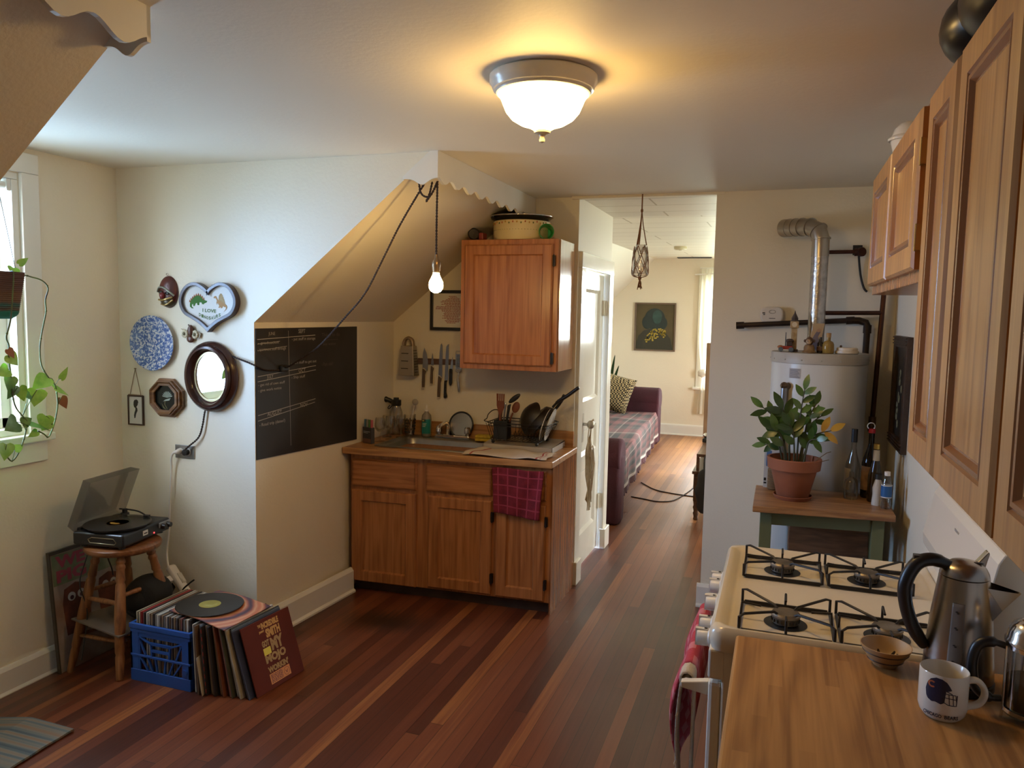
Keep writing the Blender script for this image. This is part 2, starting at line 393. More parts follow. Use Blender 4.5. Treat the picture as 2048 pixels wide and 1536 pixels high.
M_wall = mat('wall_paint', (0.80, 0.735, 0.60), 0.62, col2=(0.77, 0.705, 0.57), ns=1.5, bump=0.12, bs=70)
M_white = mat('ceiling_paint', (0.80, 0.75, 0.655), 0.6, col2=(0.785, 0.735, 0.64), ns=1.0, bump=0.08, bs=60)
M_trim = mat('trim_paint', (0.80, 0.78, 0.72), 0.32, col2=(0.76, 0.74, 0.68), ns=3)
M_gloss = mat('door_paint', (0.76, 0.73, 0.65), 0.16, col2=(0.72, 0.69, 0.6), ns=4, bump=0.05, bs=25)
M_oak = wood('red_oak', (0.24, 0.085, 0.026), (0.37, 0.142, 0.046), (0.46, 0.19, 0.066), 'z', 0.34)
M_oakx = wood('red_oak_across', (0.24, 0.085, 0.026), (0.37, 0.142, 0.046), (0.46, 0.19, 0.066), 'x', 0.34)
M_hick = wood('hickory', (0.31, 0.138, 0.042), (0.44, 0.22, 0.070), (0.54, 0.295, 0.100), 'z', 0.30, k=0.8)
M_block = wood('butcher_block', (0.25, 0.115, 0.036), (0.355, 0.178, 0.058), (0.45, 0.238, 0.082), 'y', 0.45, stave=('x', 0.030))
M_lam = wood('counter_laminate', (0.28, 0.12, 0.04), (0.42, 0.20, 0.07), (0.52, 0.27, 0.10), 'x', 0.35, k=0.7)
M_black = mat('black_plastic', (0.012, 0.012, 0.013), 0.35)
M_iron = mat('black_iron', (0.02, 0.017, 0.016), 0.5, 0.3)
M_chrome = mat('chrome', (0.75, 0.75, 0.76), 0.12, 1.0)
M_steel = mat('brushed_steel', (0.50, 0.48, 0.46), 0.32, 1.0, col2=(0.42, 0.40, 0.38), ns=3, sc3=(1, 1, 40))
M_darkhinge = mat('bronze_hinge', (0.03, 0.022, 0.018), 0.4, 0.6)
# ------------------------------------------------------------------ the room
def S(mb, name, m, **kw):
    o = part(mb, name, m, **kw); o['kind'] = 'structure'; return o
def XZ(y): return AX((0, y, 0), (1, 0, 0), (0, 0, 1), (0, 1, 0))      # prism drawn in x,z extruded to +y
def YZ(x): return AX((x, 0, 0), (0, 1, 0), (0, 0, 1), (1, 0, 0))      # prism drawn in y,z extruded to +x
def fz(x): return 0.0 if x > -2.85 else -0.094 * min(1.0, (-2.85 - x) / 0.45)   # the old floor sags toward the eaves

b = MB(); xs = [-3.6, -3.34, -2.85, 2.3]
for i in range(3): b.quad((xs[i], -2.7, fz(xs[i])), (xs[i + 1], -2.7, fz(xs[i + 1])), (xs[i + 1], 11.7, fz(xs[i + 1])), (xs[i], 11.7, fz(xs[i])))
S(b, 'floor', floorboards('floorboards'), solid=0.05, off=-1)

b = MB(); b.box(-3.5, 0.68, -2.7, 4.64, 2.44, 2.52); b.box(-2.7, -1.25, 4.64, 4.85, 2.44, 2.52)
S(b, 'ceiling', M_white)
b = MB(); b.box(-1.25, 0.6, 4.64, 5.65, 2.44, 2.5)
S(b, 'ceiling_hall', planks('hall_ceiling_boards', (0.78, 0.74, 0.66), 1.6, 0.30))
M_plk = planks('living_ceiling_boards', (0.82, 0.78, 0.68), 1.2, 0.40)
b = MB(); b.prism([(5.65, 2.47), (11.6, 2.567), (11.6, 2.65), (5.65, 2.60)], -1.79, 2.2, YZ(0)); S(b, 'ceiling_living', M_plk)
b = MB(); b.prism([(-1.79, 2.47), (-2.85, 1.44), (-2.95, 1.50), (-1.79, 2.62)], 5.65, 11.6, XZ(0))
b.warp(lambda x, y, z: (x, y, z + (y - 5.65) * 0.0163)); S(b, 'wall_living_slope', M_white)

# dormer with the window, left
SL = [(-2.48, 1.654), (-1.504, 2.44)]
b = MB(); b.prism([(-3.48, -0.15), (-2.48, -0.02), SL[0], SL[1], (-1.504, 2.46), (-3.48, 2.46)], 0, 0.10, XZ(3.22)); S(b, 'wall_dormer', M_wall)
b = MB(); b.prism([(-3.48, -0.15), (-2.48, -0.02), SL[0], SL[1], (-1.504, 2.46), (-3.48, 2.46)], -0.10, 0, XZ(1.535)); S(b, 'wall_dormer_near', M_wall)
WY0, WY1, WZ0, WZ1 = 2.10, 2.66, 1.115, 2.32
b = MB()
b.box(-3.48, -3.34, 1.43, WY0, -0.15, 2.46); b.box(-3.48, -3.34, WY1, 3.33, -0.15, 2.46)
b.box(-3.48, -3.34, WY0, WY1, -0.15, WZ0); b.box(-3.48, -3.34, WY0, WY1, WZ1, 2.46); S(b, 'wall_left', M_wall)
# sloped ceilings and knee walls under the roof
for nm, y0, y1 in (('alcove', 3.32, 4.80), ('near', -2.7, 1.435)):
    b = MB(); b.prism([SL[0], SL[1], (-1.504, 2.56), (-2.60, 1.70)], y0, y1, XZ(0)); S(b, 'wall_slope_' + nm, M_wall)
    b = MB(); b.box(-2.60, -2.48, y0, y1, -0.05, 1.70); S(b, 'wall_knee_' + nm, M_wall)
# back wall of the kitchen, left and right of the passage
b = MB(); b.prism([(-2.56, -0.05), (-1.2, -0.05), (-1.2, 2.46), (-2.56, 2.46)], 0, 0.12, XZ(4.66))
b.warp(lambda x, y, z: (x, y - 0.024 * (x + 1.2), z)); S(b, 'wall_back', M_wall)
b = MB(); b.prism([(-0.385, -0.05), (0.69, -0.05), (0.69, 2.46), (-0.385, 2.46)], 0, 0.12, XZ(4.632))
b.warp(lambda x, y, z: (x, y - 0.024 * (x + 0.385), z)); S(b, 'wall_back_right', M_wall)
b = MB(); b.box(0.575, 0.70, -2.7, 4.72, -0.05, 2.46); S(b, 'wall_right', M_wall)
b = MB(); b.box(-2.6, 0.7, -2.80, -2.68, -0.05, 2.46); S(b, 'wall_front', M_wall)
# passage and far room
b = MB(); b.box(-1.32, -1.2, 5.52, 5.65, -0.05, 2.50); b.box(-1.32, -1.2, 4.78, 5.52, 2.02, 2.46); S(b, 'wall_hall', M_wall)
b = MB(); b.box(-1.24, -0.34, 4.622, 4.668, 2.425, 2.445); S(b, 'trim_1', M_wall)
b = MB(); b.box(-3.0, -1.32, 5.53, 5.65, -0.05, 2.6); S(b, 'wall_living_near', M_wall)
b = MB(); b.box(0.575, 2.3, 5.53, 5.65, -0.05, 2.6); b.box(0.575, 0.7, 4.70, 5.53, -0.05, 2.6); S(b, 'wall_living_front', M_wall)
b = MB(); b.box(-2.98, -2.75, 5.65, 11.6, -0.05, 1.75); S(b, 'wall_living_left', M_wall)
BX0, BX1, BZ0, BZ1 = -1.03, 0.95, 0.72, 2.33
b = MB(); b.box(-3.0, BX0, 11.45, 11.6, -0.05, 2.7); b.box(BX1, 2.3, 11.45, 11.6, -0.05, 2.7); b.box(BX0, BX1, 11.45, 11.6, -0.05, BZ0); b.box(BX0, BX1, 11.45, 11.6, BZ1, 2.7)
S(b, 'wall_living_back', M_wall)
b = MB(); b.box(2.0, 2.14, 5.6, 7.3, -0.05, 2.7); b.box(2.0, 2.14, 8.7, 11.6, -0.05, 2.7); b.box(2.0, 2.14, 7.3, 8.7, -0.05, 0.75); b.box(2.0, 2.14, 7.3, 8.7, 2.25, 2.7)
S(b, 'wall_living_right', M_wall)

# baseboards
def base(name, pts, h, t, cap=0.018):
    """straight run of baseboard: pts two floor points of the wall face, board on the left-hand side of travel"""
    (x0, y0, z0), (x1, y1, z1) = pts; d = Vector((x1 - x0, y1 - y0, 0)).normalized(); n = Vector((-d.y, d.x, 0)); bb = MB()
    prof = [(0, 0), (t * 1.5, 0), (t * 1.5, cap * .6), (t, cap * 1.2), (t, h - cap), (t * .55, h), (0, h)]
    vs = []
    for (x, y, z) in pts:
        for (u, v) in prof: vs.append((x + n.x * u, y + n.y * u, z + v))
    k = len(prof)
    bb.add(vs, [[i, (i + 1) % k, k + (i + 1) % k, k + i] for i in range(k)] + [list(range(k)), list(range(k, 2 * k))])
    return S(bb, name, M_trim)
base('baseboard_left', [(-3.34, 3.22, -0.094), (-3.34, 1.535, -0.094)], 0.135, 0.02)
base('baseboard_dormer', [(-2.48, 3.22, -0.01), (-3.34, 3.22, -0.10)], 0.14, 0.018)
base('baseboard_knee', [(-2.435, 4.06, 0), (-2.49, 3.22, 0)], 0.15, 0.026)
base('baseboard_back', [(0.57, 4.609, 0), (-0.405, 4.632, 0)], 0.14, 0.02)
base('baseboard_living', [(2.0, 11.45, 0), (-2.75, 11.45, 0)], 0.16, 0.022)

# scalloped valance boards where the roof slopes begin
def valance(name, x, ya, yb, zb, per, amp, yp, sgn):
    n = int(abs(yb - ya) / per * 10); top = [(ya + (yb - ya) * i / n, 2.445) for i in range(n + 1)]
    lo = [(y, zb + amp * math.cos(2 * PI * (y - ya) / per)) for y, _ in top]
    bb = MB()
    for i in range(n): bb.prism([lo[i], lo[i + 1], top[i + 1], top[i]], 0, 0.014, YZ(x))
    # return piece across the end, cut to the roof slope
    m = 18; xl = -2.48 + (zb + .005 - 1.654) / 0.8053
    for i in range(m):
        xa = xl + (x + .014 - xl) * i / m; xb = xl + (x + .014 - xl) * (i + 1) / m
        f = lambda q: zb + 0.006 - 0.028 * math.exp(-(((q - xl) / (x + .014 - xl) - .55) / .22) ** 2)
        g = lambda q: min(2.445, 1.654 + (q + 2.48) * 0.8053 + 0.012)
        bb.prism([(xa, min(f(xa), g(xa))), (xb, min(f(xb), g(xb))), (xb, max(g(xb), f(xb))), (xa, max(g(xa), f(xa)))], 0, 0.012 * sgn, XZ(yp))
    return S(bb, name, M_trim)
valance('trim_2', -1.494, 3.21, 4.66, 2.315, 0.152, 0.013, 3.206, 1)
valance('trim_3', -1.486, 1.535, -2.68, 2.350, 0.165, 0.018, 1.535, -1)

# window 1: dormer window
M_glass = clear('window_glass', (0.97, 0.99, 1.0), 0.02)
wn1 = thing('window_1', 'white framed dormer window at the left edge, behind the trailing plant', 'window', (-3.34, 2.38, 1.715), kind='structure')
b = MB(); b.box(-3.34, -3.318, WY1 + .004, 2.752, 1.110, WZ1 + .003); b.box(-3.34, -3.318, 2.008, WY0 - .004, 1.110, WZ1 + .003); b.box(-3.34, -3.317, 2.008, 2.752, WZ1 + .004, 2.415); b.box(-3.34, -3.320, 2.008, 2.752, 0.975, 1.075)
part(b, 'casing', M_trim, wn1, True, bevel=.003)
b = MB(); b.box(-3.36, -3.29, 1.985, 2.775, 1.075, 1.112); part(b, 'stool', M_trim, wn1, True, bevel=.006)
b = MB()
for y0, y1, z0, z1 in ((WY0, WY0 + .03, WZ0 + .031, WZ1 - .031), (WY1 - .03, WY1, WZ0 + .031, WZ1 - .031), (WY0, WY1, WZ1 - .03, WZ1), (WY0, WY1, WZ0, WZ0 + .03)): b.box(-3.475, -3.34, y0, y1, z0, z1)
part(b, 'jamb', M_trim, wn1, True, bevel=.002)
for x, z0, z1 in ((-3.415, WZ0 + .03, 1.74), (-3.45, 1.70, WZ1 - .03)):
    b = MB(); y0, y1 = WY0 + .03, WY1 - .03
    for q in ((y0, y0 + .045, z0, z1), (y1 - .045, y1, z0, z1), (y0, y1, z0, z0 + .05), (y0, y1, z1 - .04, z1)): b.box(x - .014, x + .014, *q)
    s_ = part(b, 'sash', M_trim, wn1, True, bevel=.004)
    b = MB(); b.box(x - .002, x + .002, y0 + .045, y1 - .045, z0 + .05, z1 - .04); part(b, 'pane', M_glass, s_, True)
b = MB(); b.box(-3.385, -3.345, WY1 - .05, WY1 - .031, WZ1 - .085, WZ1 - .032); b.cyl((-3.365, WY0 + .03, WZ1 - .06), (-3.365, WY1 - .05, WZ1 - .06), 0.016)
part(b, 'blind_roller', mat('blind_white', (0.72, 0.70, 0.64), .5), wn1, True)

# window 2: far room, back wall
wn2 = thing('window_2', 'bright curtained window at the right end of the far room', 'window', (-0.55, 11.45, 1.5), kind='structure')
b = MB(); b.box(BX0 - .11, BX0 - .002, 11.43, 11.45, BZ0 - .1, BZ1 + .11); b.box(BX1 + .002, BX1 + .11, 11.43, 11.45, BZ0 - .1, BZ1 + .11); b.box(BX0, BX1, 11.43, 11.45, BZ1 + .002, BZ1 + .11)
part(b, 'casing', M_trim, wn2, True, bevel=.003)
b = MB(); b.box(BX0 - .15, BX1 + .15, 11.38, 11.46, BZ0 - .035, BZ0); part(b, 'stool', M_trim, wn2, True, bevel=.006)
b = MB()
for q in ((BX0, BX0 + .05, BZ0, BZ1), (BX1 - .05, BX1, BZ0, BZ1), (BX0, BX1, BZ0, BZ0 + .06), (BX0, BX1, BZ1 - .05, BZ1), (BX0, BX1, 1.5, 1.545), (.52, .60, BZ0 + .06, BZ1 - .05)): b.box(q[0], q[1], 11.50, 11.54, q[2], q[3])
part(b, 'sash', M_trim, wn2, True, bevel=.004)
b = MB(); b.box(BX0 + .05, BX1 - .05, 11.518, 11.522, BZ0 + .06, BZ1 - .05); part(b, 'pane', M_glass, wn2, True)
# window 3: unseen, added in the far room's right wall to light the sofa
wn3 = thing('window_3_added', 'unseen side window added to light the far room', 'window', (2.0, 8.0, 1.5), kind='structure')
b = MB()
for q in ((7.3, 7.36, .75, 2.25), (8.64, 8.7, .75, 2.25), (7.3, 8.7, .75, .81), (7.3, 8.7, 2.19, 2.25), (7.3, 8.7, 1.48, 1.53)): b.box(2.05, 2.09, *q)
part(b, 'sash', M_trim, wn3, True, bevel=.004)
b = MB(); b.box(2.068, 2.072, 7.36, 8.64, .81, 2.19); part(b, 'pane', M_glass, wn3, True)

# door 1 in the passage
d1 = thing('door_1', 'white painted panel door in the passage beside the sink', 'door', (-1.2, 5.15, 0), kind='structure')
b = MB(); b.box(-1.205, -1.178, 4.685, 4.80, 0, 2.02); b.box(-1.205, -1.178, 5.52, 5.635, 0.0, 2.02); b.box(-1.205, -1.175, 4.68, 5.64, 2.015, 2.115); b.box(-1.205, -1.16, 5.515, 5.665, 0, 0.15); b.box(-1.205, -1.16, 4.675, 4.80, 0, 0.15)
part(b, 'casing', M_gloss, d1, True, bevel=.005)
b = MB(); Dm = AX((-1.222, 4.805, 0.022), (0, 1, 0), (-1, 0, 0), (0, 0, 1)); W_, H_ = 0.705, 1.985
xs_ = [0, .105, .60, W_]; zs_ = [0, .215, .66, .755, .935, 1.125, 1.875, H_]
def dp(x0, x1, z0, z1, pan):
    if not pan: b.add([(x0, 0, z0), (x1, 0, z0), (x1, 0, z1), (x0, 0, z1)], [[0, 1, 2, 3]], Dm); return
    r0 = [(x0, 0, z0), (x1, 0, z0), (x1, 0, z1), (x0, 0, z1)]; e = .022
    r1 = [(x0 + e, .016, z0 + e), (x1 - e, .016, z0 + e), (x1 - e, .016, z1 - e), (x0 + e, .016, z1 - e)]
    b.add(r0 + r1, [[i, (i + 1) % 4, 4 + (i + 1) % 4, 4 + i] for i in range(4)] + [[4, 5, 6, 7]], Dm)
for i in range(3):
    for j in range(7): dp(xs_[i], xs_[i + 1], zs_[j], zs_[j + 1], i == 1 and j in (1, 3, 5))
b.add([(0, 0, 0), (W_, 0, 0), (W_, 0, H_), (0, 0, H_), (0, .035, 0), (W_, .035, 0), (W_, .035, H_), (0, .035, H_)], [[0, 1, 5, 4], [1, 2, 6, 5], [2, 3, 7, 6], [3, 0, 4, 7], [4, 5, 6, 7]], Dm)
part(b, 'slab', M_gloss, d1, True)
for z in (1.72, 0.31):
    b = MB(); b.box(-1.222, -1.207, 5.475, 5.548, z, z + .11); b.cyl((-1.204, 5.512, z), (-1.204, 5.512, z + .11), .008, n=10); part(b, 'hinge', M_gloss, d1, True)
b = MB(); b.box(-1.222, -1.216, 4.955, 5.0, .88, 1.07); b.cyl((-1.222, 4.978, 1.0), (-1.18, 4.978, 1.0), .010, n=12); b.ell((-1.165, 4.978, 1.0), (.026, .029, .029)); part(b, 'knob', mat('old_knob', (.38, .33, .26), .35, .6), d1, True, smooth=40)
# ------------------------------------------------------------------ sink corner
def skew(x, y, z): return (x, y + (4.66 - y) / 0.56 * (4.075 + (x + 2.44) * 0.056 - 4.1), z)
cab = thing('sink_cabinet', 'orange oak sink base cabinet with three doors and worn dark toe kick', 'cabinet', (-1.81, 4.38, 0))
b = MB(); b.box(-2.44, -1.185, 4.10, 4.655, 0.07, 0.862); b.box(-2.44, -1.19, 4.155, 4.655, 0, 0.07); b.warp(skew)
part(b, 'body', M_oak, cab, True, bevel=.002)
b = MB(); b.box(-1.186, -1.178, 4.098, 4.655, 0.0, 0.862); b.warp(skew)
part(b, 'end_panel', wood('end_oak', (0.16, 0.06, 0.025), (0.24, 0.09, 0.035), (0.30, 0.12, 0.05), 'z', 0.17), cab, True)
b = MB(); b.box(-2.435, -1.19, 4.148, 4.156, 0.0, 0.068); b.warp(skew); part(b, 'toe_kick', mat('toe_dark', (.06, .03, .018), .6, col2=(.03, .015, .01)), cab, True)
for x0, x1, z0, z1 in ((-2.425, -2.005, 0.662, 0.832), (-1.945, -1.535, 0.668, 0.836), (-1.49, -1.215, 0.668, 0.838)):
    b = MB(); b.door(x1 - x0, z1 - z0, .02, .004, 0, AX((x0, 4.082, z0), (1, 0, 0), (0, 1, 0), (0, 0, 1)), ch=.012); b.warp(skew); part(b, 'drawer', M_oakx, cab, True)
for k, (x0, x1, z0, z1) in enumerate(((-2.425, -2.005, 0.072, 0.640), (-1.925, -1.535, 0.085, 0.640), (-1.505, -1.215, 0.082, 0.640))):
    b = MB(); b.door(x1 - x0, z1 - z0, .02, .062, .013, AX((x0, 4.080, z0), (1, 0, 0), (0, 1, 0), (0, 0, 1)), ch=.006); b.warp(skew); d = part(b, 'door', M_oak, cab, True)
    if k:
        for z in (z0 + .07, z1 - .12):
            b = MB(); xh = x1 + .006; b.box(xh - .008, xh + .008, 4.078, 4.098, z, z + .055); b.cyl((xh, 4.077, z - .004), (xh, 4.077, z + .059), .005, n=8); b.warp(skew); part(b, 'hinge', M_darkhinge, d, True)

# worktop with the sink cut-out
ct = thing('sink_countertop', 'wood look laminate countertop with backsplash around the sink', 'countertop', (-1.81, 4.38, 0.86))
b = MB(); SX0, SX1, SY0, SY1 = -2.30, -1.69, 4.175, 4.575
b.ring([(-2.474, 4.055), (-1.172, 4.055), (-1.172, 4.66), (-2.474, 4.66)], [(SX0, SY0), (SX1, SY0), (SX1, SY1), (SX0, SY1)], 0.862, 0.90); b.warp(skew)
part(b, 'top', M_lam, ct, True, bevel=.006)
b = MB(); b.box(-2.474, -1.19, 4.641, 4.66, 0.90, 1.0); b.warp(lambda x, y, z: (x, y - 0.012 - 0.020 * (x + 1.2), z)); part(b, 'backsplash', M_lam, ct, True, bevel=.004)
M_sink = mat('sink_steel', (0.42, 0.40, 0.37), 0.34, 1.0, col2=(.34, .32, .30), ns=5)
sk = thing('kitchen_sink', 'stainless steel kitchen sink set into the laminate counter', 'sink', (-1.995, 4.375, 0.73))
def rrect(x0, x1, y0, y1, r, n=5):
    out = []
    for cx, cy, a in ((x1 - r, y1 - r, 0), (x0 + r, y1 - r, 90), (x0 + r, y0 + r, 180), (x1 - r, y0 + r, 270)):
        for i in range(n + 1): t = R(a + 90 * i / n); out.append((cx + r * math.cos(t), cy + r * math.sin(t)))
    return out
b = MB(); lv = [(rrect(SX0 - .03, SX1 + .03, SY0 - .03, SY1 + .06, .03), .9015), (rrect(SX0 - .027, SX1 + .027, SY0 - .027, SY1 + .057, .03), .906), (rrect(SX0 + .012, SX1 - .012, SY0 + .012, SY1 - .02, .05), .904), (rrect(SX0 + .022, SX1 - .022, SY0 + .022, SY1 - .03, .05), .892), (rrect(SX0 + .04, SX1 - .04, SY0 + .04, SY1 - .045, .06), .75), (rrect(SX0 + .08, SX1 - .08, SY0 + .08, SY1 - .08, .06), .735)]
vs = [(p[0], p[1], z) for l, z in lv for p in l]; n_ = len(lv[0][0]); fs = [[q * n_ + i, q * n_ + (i + 1) % n_, (q + 1) * n_ + (i + 1) % n_, (q + 1) * n_ + i] for q in range(5) for i in range(n_)] + [[5 * n_ + i for i in range(n_)]]
b.add(vs, fs); b.warp(lambda x, y, z: (x, y + 0.02 * (x + 2.0), z)); part(b, 'basin', M_sink, sk, True, smooth=50)
b = MB(); b.lathe([(0.001, .7375), (.02, .7375), (.038, .741), (.04, .736)], 20, T(-1.995, 4.36, 0)); part(b, 'drain', M_chrome, sk, True, smooth=40)
fc = thing('kitchen_faucet', 'chrome two-knob kitchen faucet behind the sink', 'faucet', (-1.995, 4.605, 0.905))
b = MB(); b.box(-2.115, -1.875, 4.582, 4.632, .906, .928); part(b, 'base', M_chrome, fc, True, bevel=.008)
b = MB(); b.cyl((-2.03, 4.605, .925), (-2.03, 4.605, .955), .013, n=16); b.tube(spline([(-2.03, 4.605, .95), (-2.032, 4.60, .985), (-2.035, 4.57, 1.005), (-2.038, 4.51, 1.0), (-2.04, 4.475, .985), (-2.04, 4.468, .965)], 5), [.012] * 26, 12); part(b, 'spout', M_chrome, fc, True, smooth=50)
for x in (-2.095, -1.895):
    b = MB(); b.lathe([(.012, 0), (.012, .01), (.021, .014), (.020, .048), (.014, .056), (0, .057)], 10, T(x, 4.605, .927)); part(b, 'knob', mat('acrylic_chrome', (.62, .62, .63), .1, .9), fc, True)

# upper cabinet over the sink
uc = thing('wall_cabinet', 'single door red oak wall cabinet hung above the dish rack', 'cabinet', (-1.52, 4.47, 1.39))
M_oakr = wood('reddish_oak', (0.34, 0.115, 0.042), (0.46, 0.18, 0.066), (0.54, 0.23, 0.09), 'z', 0.30)
b = MB(); b.box(-1.825, -1.222, 4.30, 4.655, 1.39, 2.155); part(b, 'body', M_oakr, uc, True, bevel=.002)
b = MB(); b.box(-1.224, -1.214, 4.315, 4.63, 1.392, 2.153); part(b, 'side_panel', wood('side_oak', (0.33, 0.16, 0.08), (0.40, 0.2, 0.1), (0.46, 0.25, 0.13), 'z', 0.13), uc, True)
b = MB(); b.door(.545, .705, .02, .058, .012, AX((-1.797, 4.281, 1.42), (1, 0, 0), (0, 1, 0), (0, 0, 1)), ch=.008); d = part(b, 'door', M_oakr, uc, True)
for z in (2.03, 1.47):
    b = MB(); b.box(-1.252, -1.238, 4.279, 4.30, z - .03, z + .03); b.cyl((-1.245, 4.278, z - .034), (-1.245, 4.278, z + .034), .005, n=8); part(b, 'hinge', M_darkhinge, d, True)

# on top of the upper cabinet
tin = thing('cake_tin', 'cream round cake tin with a painted fruit border on the sink wall cabinet', 'tin', (-1.505, 4.475, 2.157))
b = MB(); b.lathe([(.001, 0), (.168, 0), (.171, .004), (.171, .112), (.166, .115), (.001, .115)], 48); part(b, 'body', mat('cream_enamel', (.72, .60, .33), .35), tin, smooth=40)
b = MB()
for k in range(44):
    a = 2 * PI * k / 44; b.mat(k % 3); b.ell((.1715 * math.cos(a), .1715 * math.sin(a), .099 + .004 * math.sin(k * 2.3)), (.0045, .0045, .006), 6, 4)
b.mat(2)
for k in range(60):
    a = 2 * PI * k / 60; b.ell((.1712 * math.cos(a), .1712 * math.sin(a), .058), (.0035, .0035, .0012), 5, 3)
part(b, 'fruit_border', [mat('fruit_red', (.45, .10, .04), .5), mat('fruit_gold', (.6, .33, .06), .5), mat('leaf_green_paint', (.12, .16, .05), .5)], tin)
rp_ = thing('roasting_pan', 'black roasting pan with a wire handle lying on the cream tin', 'pan', (-1.515, 4.485, 2.274))
b = MB(); b.lathe([(.001, 0), (.15, 0), (.178, .012), (.196, .026), (.199, .028), (.17, .033), (.10, .045), (.001, .048)], 40); b.warp(lambda x, y, z: (x, y * .85, z)); part(b, 'lid', mat('black_enamel', (.012, .011, .011), .22), rp_, smooth=40)
b = MB(); b.tube([(.198 * math.cos(2 * PI * k / 40), .198 * .85 * math.sin(2 * PI * k / 40), .0285) for k in range(40)], .004, 6, True); b.tube(spline([(-.18, -.07, .02), (-.225, -.05, .004), (-.235, 0, .002), (-.20, .06, .024)], 5), .004, 6); part(b, 'rim', M_chrome, rp_, smooth=60)
M_gglass = mat('green_glass', (.03, .42, .10), .15, trans=.3)
b = MB(); gm = AX((-1.318, 4.365, 2.203), (.94, .30, 0.0), (0, 0, 1), (.30, -.94, 0))
b.lathe([(.001, -.10), (.026, -.10), (.030, -.098), (.046, .0), (.0455, .004), (.042, .003), (.027, -.088), (.001, -.092)], 28, gm)
solo(b, 'green_tumbler', M_gglass, 'green glass tumbler lying on its side beside the cream tin', 'glass', (-1.318, 4.365, 2.157), smooth=45)
cn = thing('coffee_canister', 'small dark canister lying at the left end on top of the wall cabinet', 'canister', (-1.765, 4.36, 2.157))
b = MB(); cm = AX((-1.765, 4.36, 2.193), (1, .15, 0), (0, 0, 1), (.15, -1, 0)); b.lathe([(.001, -.09), (.033, -.09), (.035, -.086), (.035, .03), (.031, .034), (.029, .026), (.001, .022)], 24, cm); part(b, 'can', mat('dark_can', (.03, .022, .018), .35), cn, True, smooth=40)
b = MB(); b.box(-1.728, -1.700, 4.33, 4.40, 2.157, 2.20); part(b, 'red_cap', mat('dull_red', (.22, .03, .02), .4), cn, True, bevel=.006)

# framed text print behind the upper cabinet
fp = thing('framed_print', 'black framed print of red text lines half hidden by the wall cabinet', 'picture', (-2.02, 4.672, 1.737))
b = MB(); P4 = lambda x0, x1, z0, z1: [(x0, z0), (x1, z0), (x1, z1), (x0, z1)]
b.ring(P4(-2.192, -1.845, 1.606, 1.868), P4(-2.172, -1.865, 1.626, 1.848), 0, .022, AX((0, 4.672, 0), (1, 0, 0), (0, 0, 1), (0, -1, 0))); part(b, 'frame', M_black, fp, True, bevel=.002)
b = MB(); b.box(-2.174, -1.863, 4.660, 4.668, 1.624, 1.850); b.mat(1)
rr = random.Random(3)
for i in range(24):
    z = 1.826 - i * .0075; c = -2.035 + .01 * math.sin(i); wd = (.02 + .055 * math.sin(PI * (i + 2) / 28)) * (0.7 + .6 * rr.random()); 
    if i in (9, 10, 11): wd += .035
    q = c - wd
    while q < c + wd:
        l = .006 + .014 * rr.random(); b.box(q, min(q + l, c + wd), 4.6592, 4.6602, z, z + .0045); q += l + .003
part(b, 'sheet', [mat('print_paper', (.74, .71, .66), .6), mat('print_red', (.34, .10, .09), .6)], fp, True)

# knife strip
KY = 4.668
b = MB(); b.box(-2.285, -1.975, KY - .004, 4.684, 1.380, 1.416); solo(b, 'magnetic_knife_strip', wood('walnut_strip', (.07, .035, .02), (.10, .05, .03), (.14, .075, .045), 'x', .4), 'dark wooden magnetic strip holding the knives on the wall', 'knife rack', (-2.13, KY, 1.398), bevel=.003)
M_blade = mat('blade_steel', (.52, .53, .55), .28, 1.0); M_hbrown = mat('taupe_handle', (.10, .065, .045), .5); M_hwhite = mat('cream_rim', (.62, .55, .42), .4)
def knife(label, blade, handle, dark, rivets=False, cap=True):
    zt = max(p[1] for p in blade); zb = min(p[1] for p in handle); xc = sum(p[0] for p in blade) / len(blade)
    k = thing('kitchen_knife', label, 'knife', (xc, KY - .006, (zt + zb) / 2), group='knives on the magnetic strip')
    m = AX((0, KY - .007, 0), (1, 0, 0), (0, 0, 1), (0, 1, 0))
    b = MB(); b.prism(blade, 0, .0025, m); part(b, 'blade', M_blade, k, True)
    b = MB(); b.prism(handle, -.008, .006, m); h = part(b, 'handle', M_black if dark else M_hbrown, k, True, bevel=.003)
    if cap:
        xa = min(p[0] for p in handle); xb = max(p[0] for p in handle if p[1] < zb + .02); b = MB(); b.box(min(p[0] for p in handle if p[1] < zb + .02), xb, KY - .0145, KY - .0005, zb - .006, zb); part(b, 'end_cap', M_hwhite, h, True)
        t = max(p[1] for p in handle); top = [p for p in handle if p[1] > t - .02]; x0 = min(p[0] for p in top); x1 = max(p[0] for p in top)
        b = MB(); b.tube([(x0, KY - .008, t + .001), ((x0 + x1) / 2, KY - .008, t - .002), (x1, KY - .008, t - .013)], .0035, 6); part(b, 'bolster', M_hwhite, h, True)
    if rivets:
        for z in rivets: b = MB(); b.cyl((xc - .004, KY - .017, z), (xc - .004, KY - .014, z), .0035, n=10); part(b, 'rivet', M_chrome, h, True)
def hdl(xc, zt, zb, w0=.019, lean=-.004, w1=.017):
    h = zt - zb; f = lambda t: xc + lean * (1 - t)
    return [(f(0) - w1 / 2, zb), (f(0) + w1 / 2, zb), (f(.35) + w0 * .48, zb + h * .35), (f(.7) + w0 * .40, zb + h * .7), (f(.92) + w0 * .75, zb + h * .92), (f(1) + w0 * .4, zt), (f(1) - w0 * .5, zt + .008), (f(.6) - w0 * .5, zb + h * .6), (f(.3) - w0 * .55, zb + h * .3)]
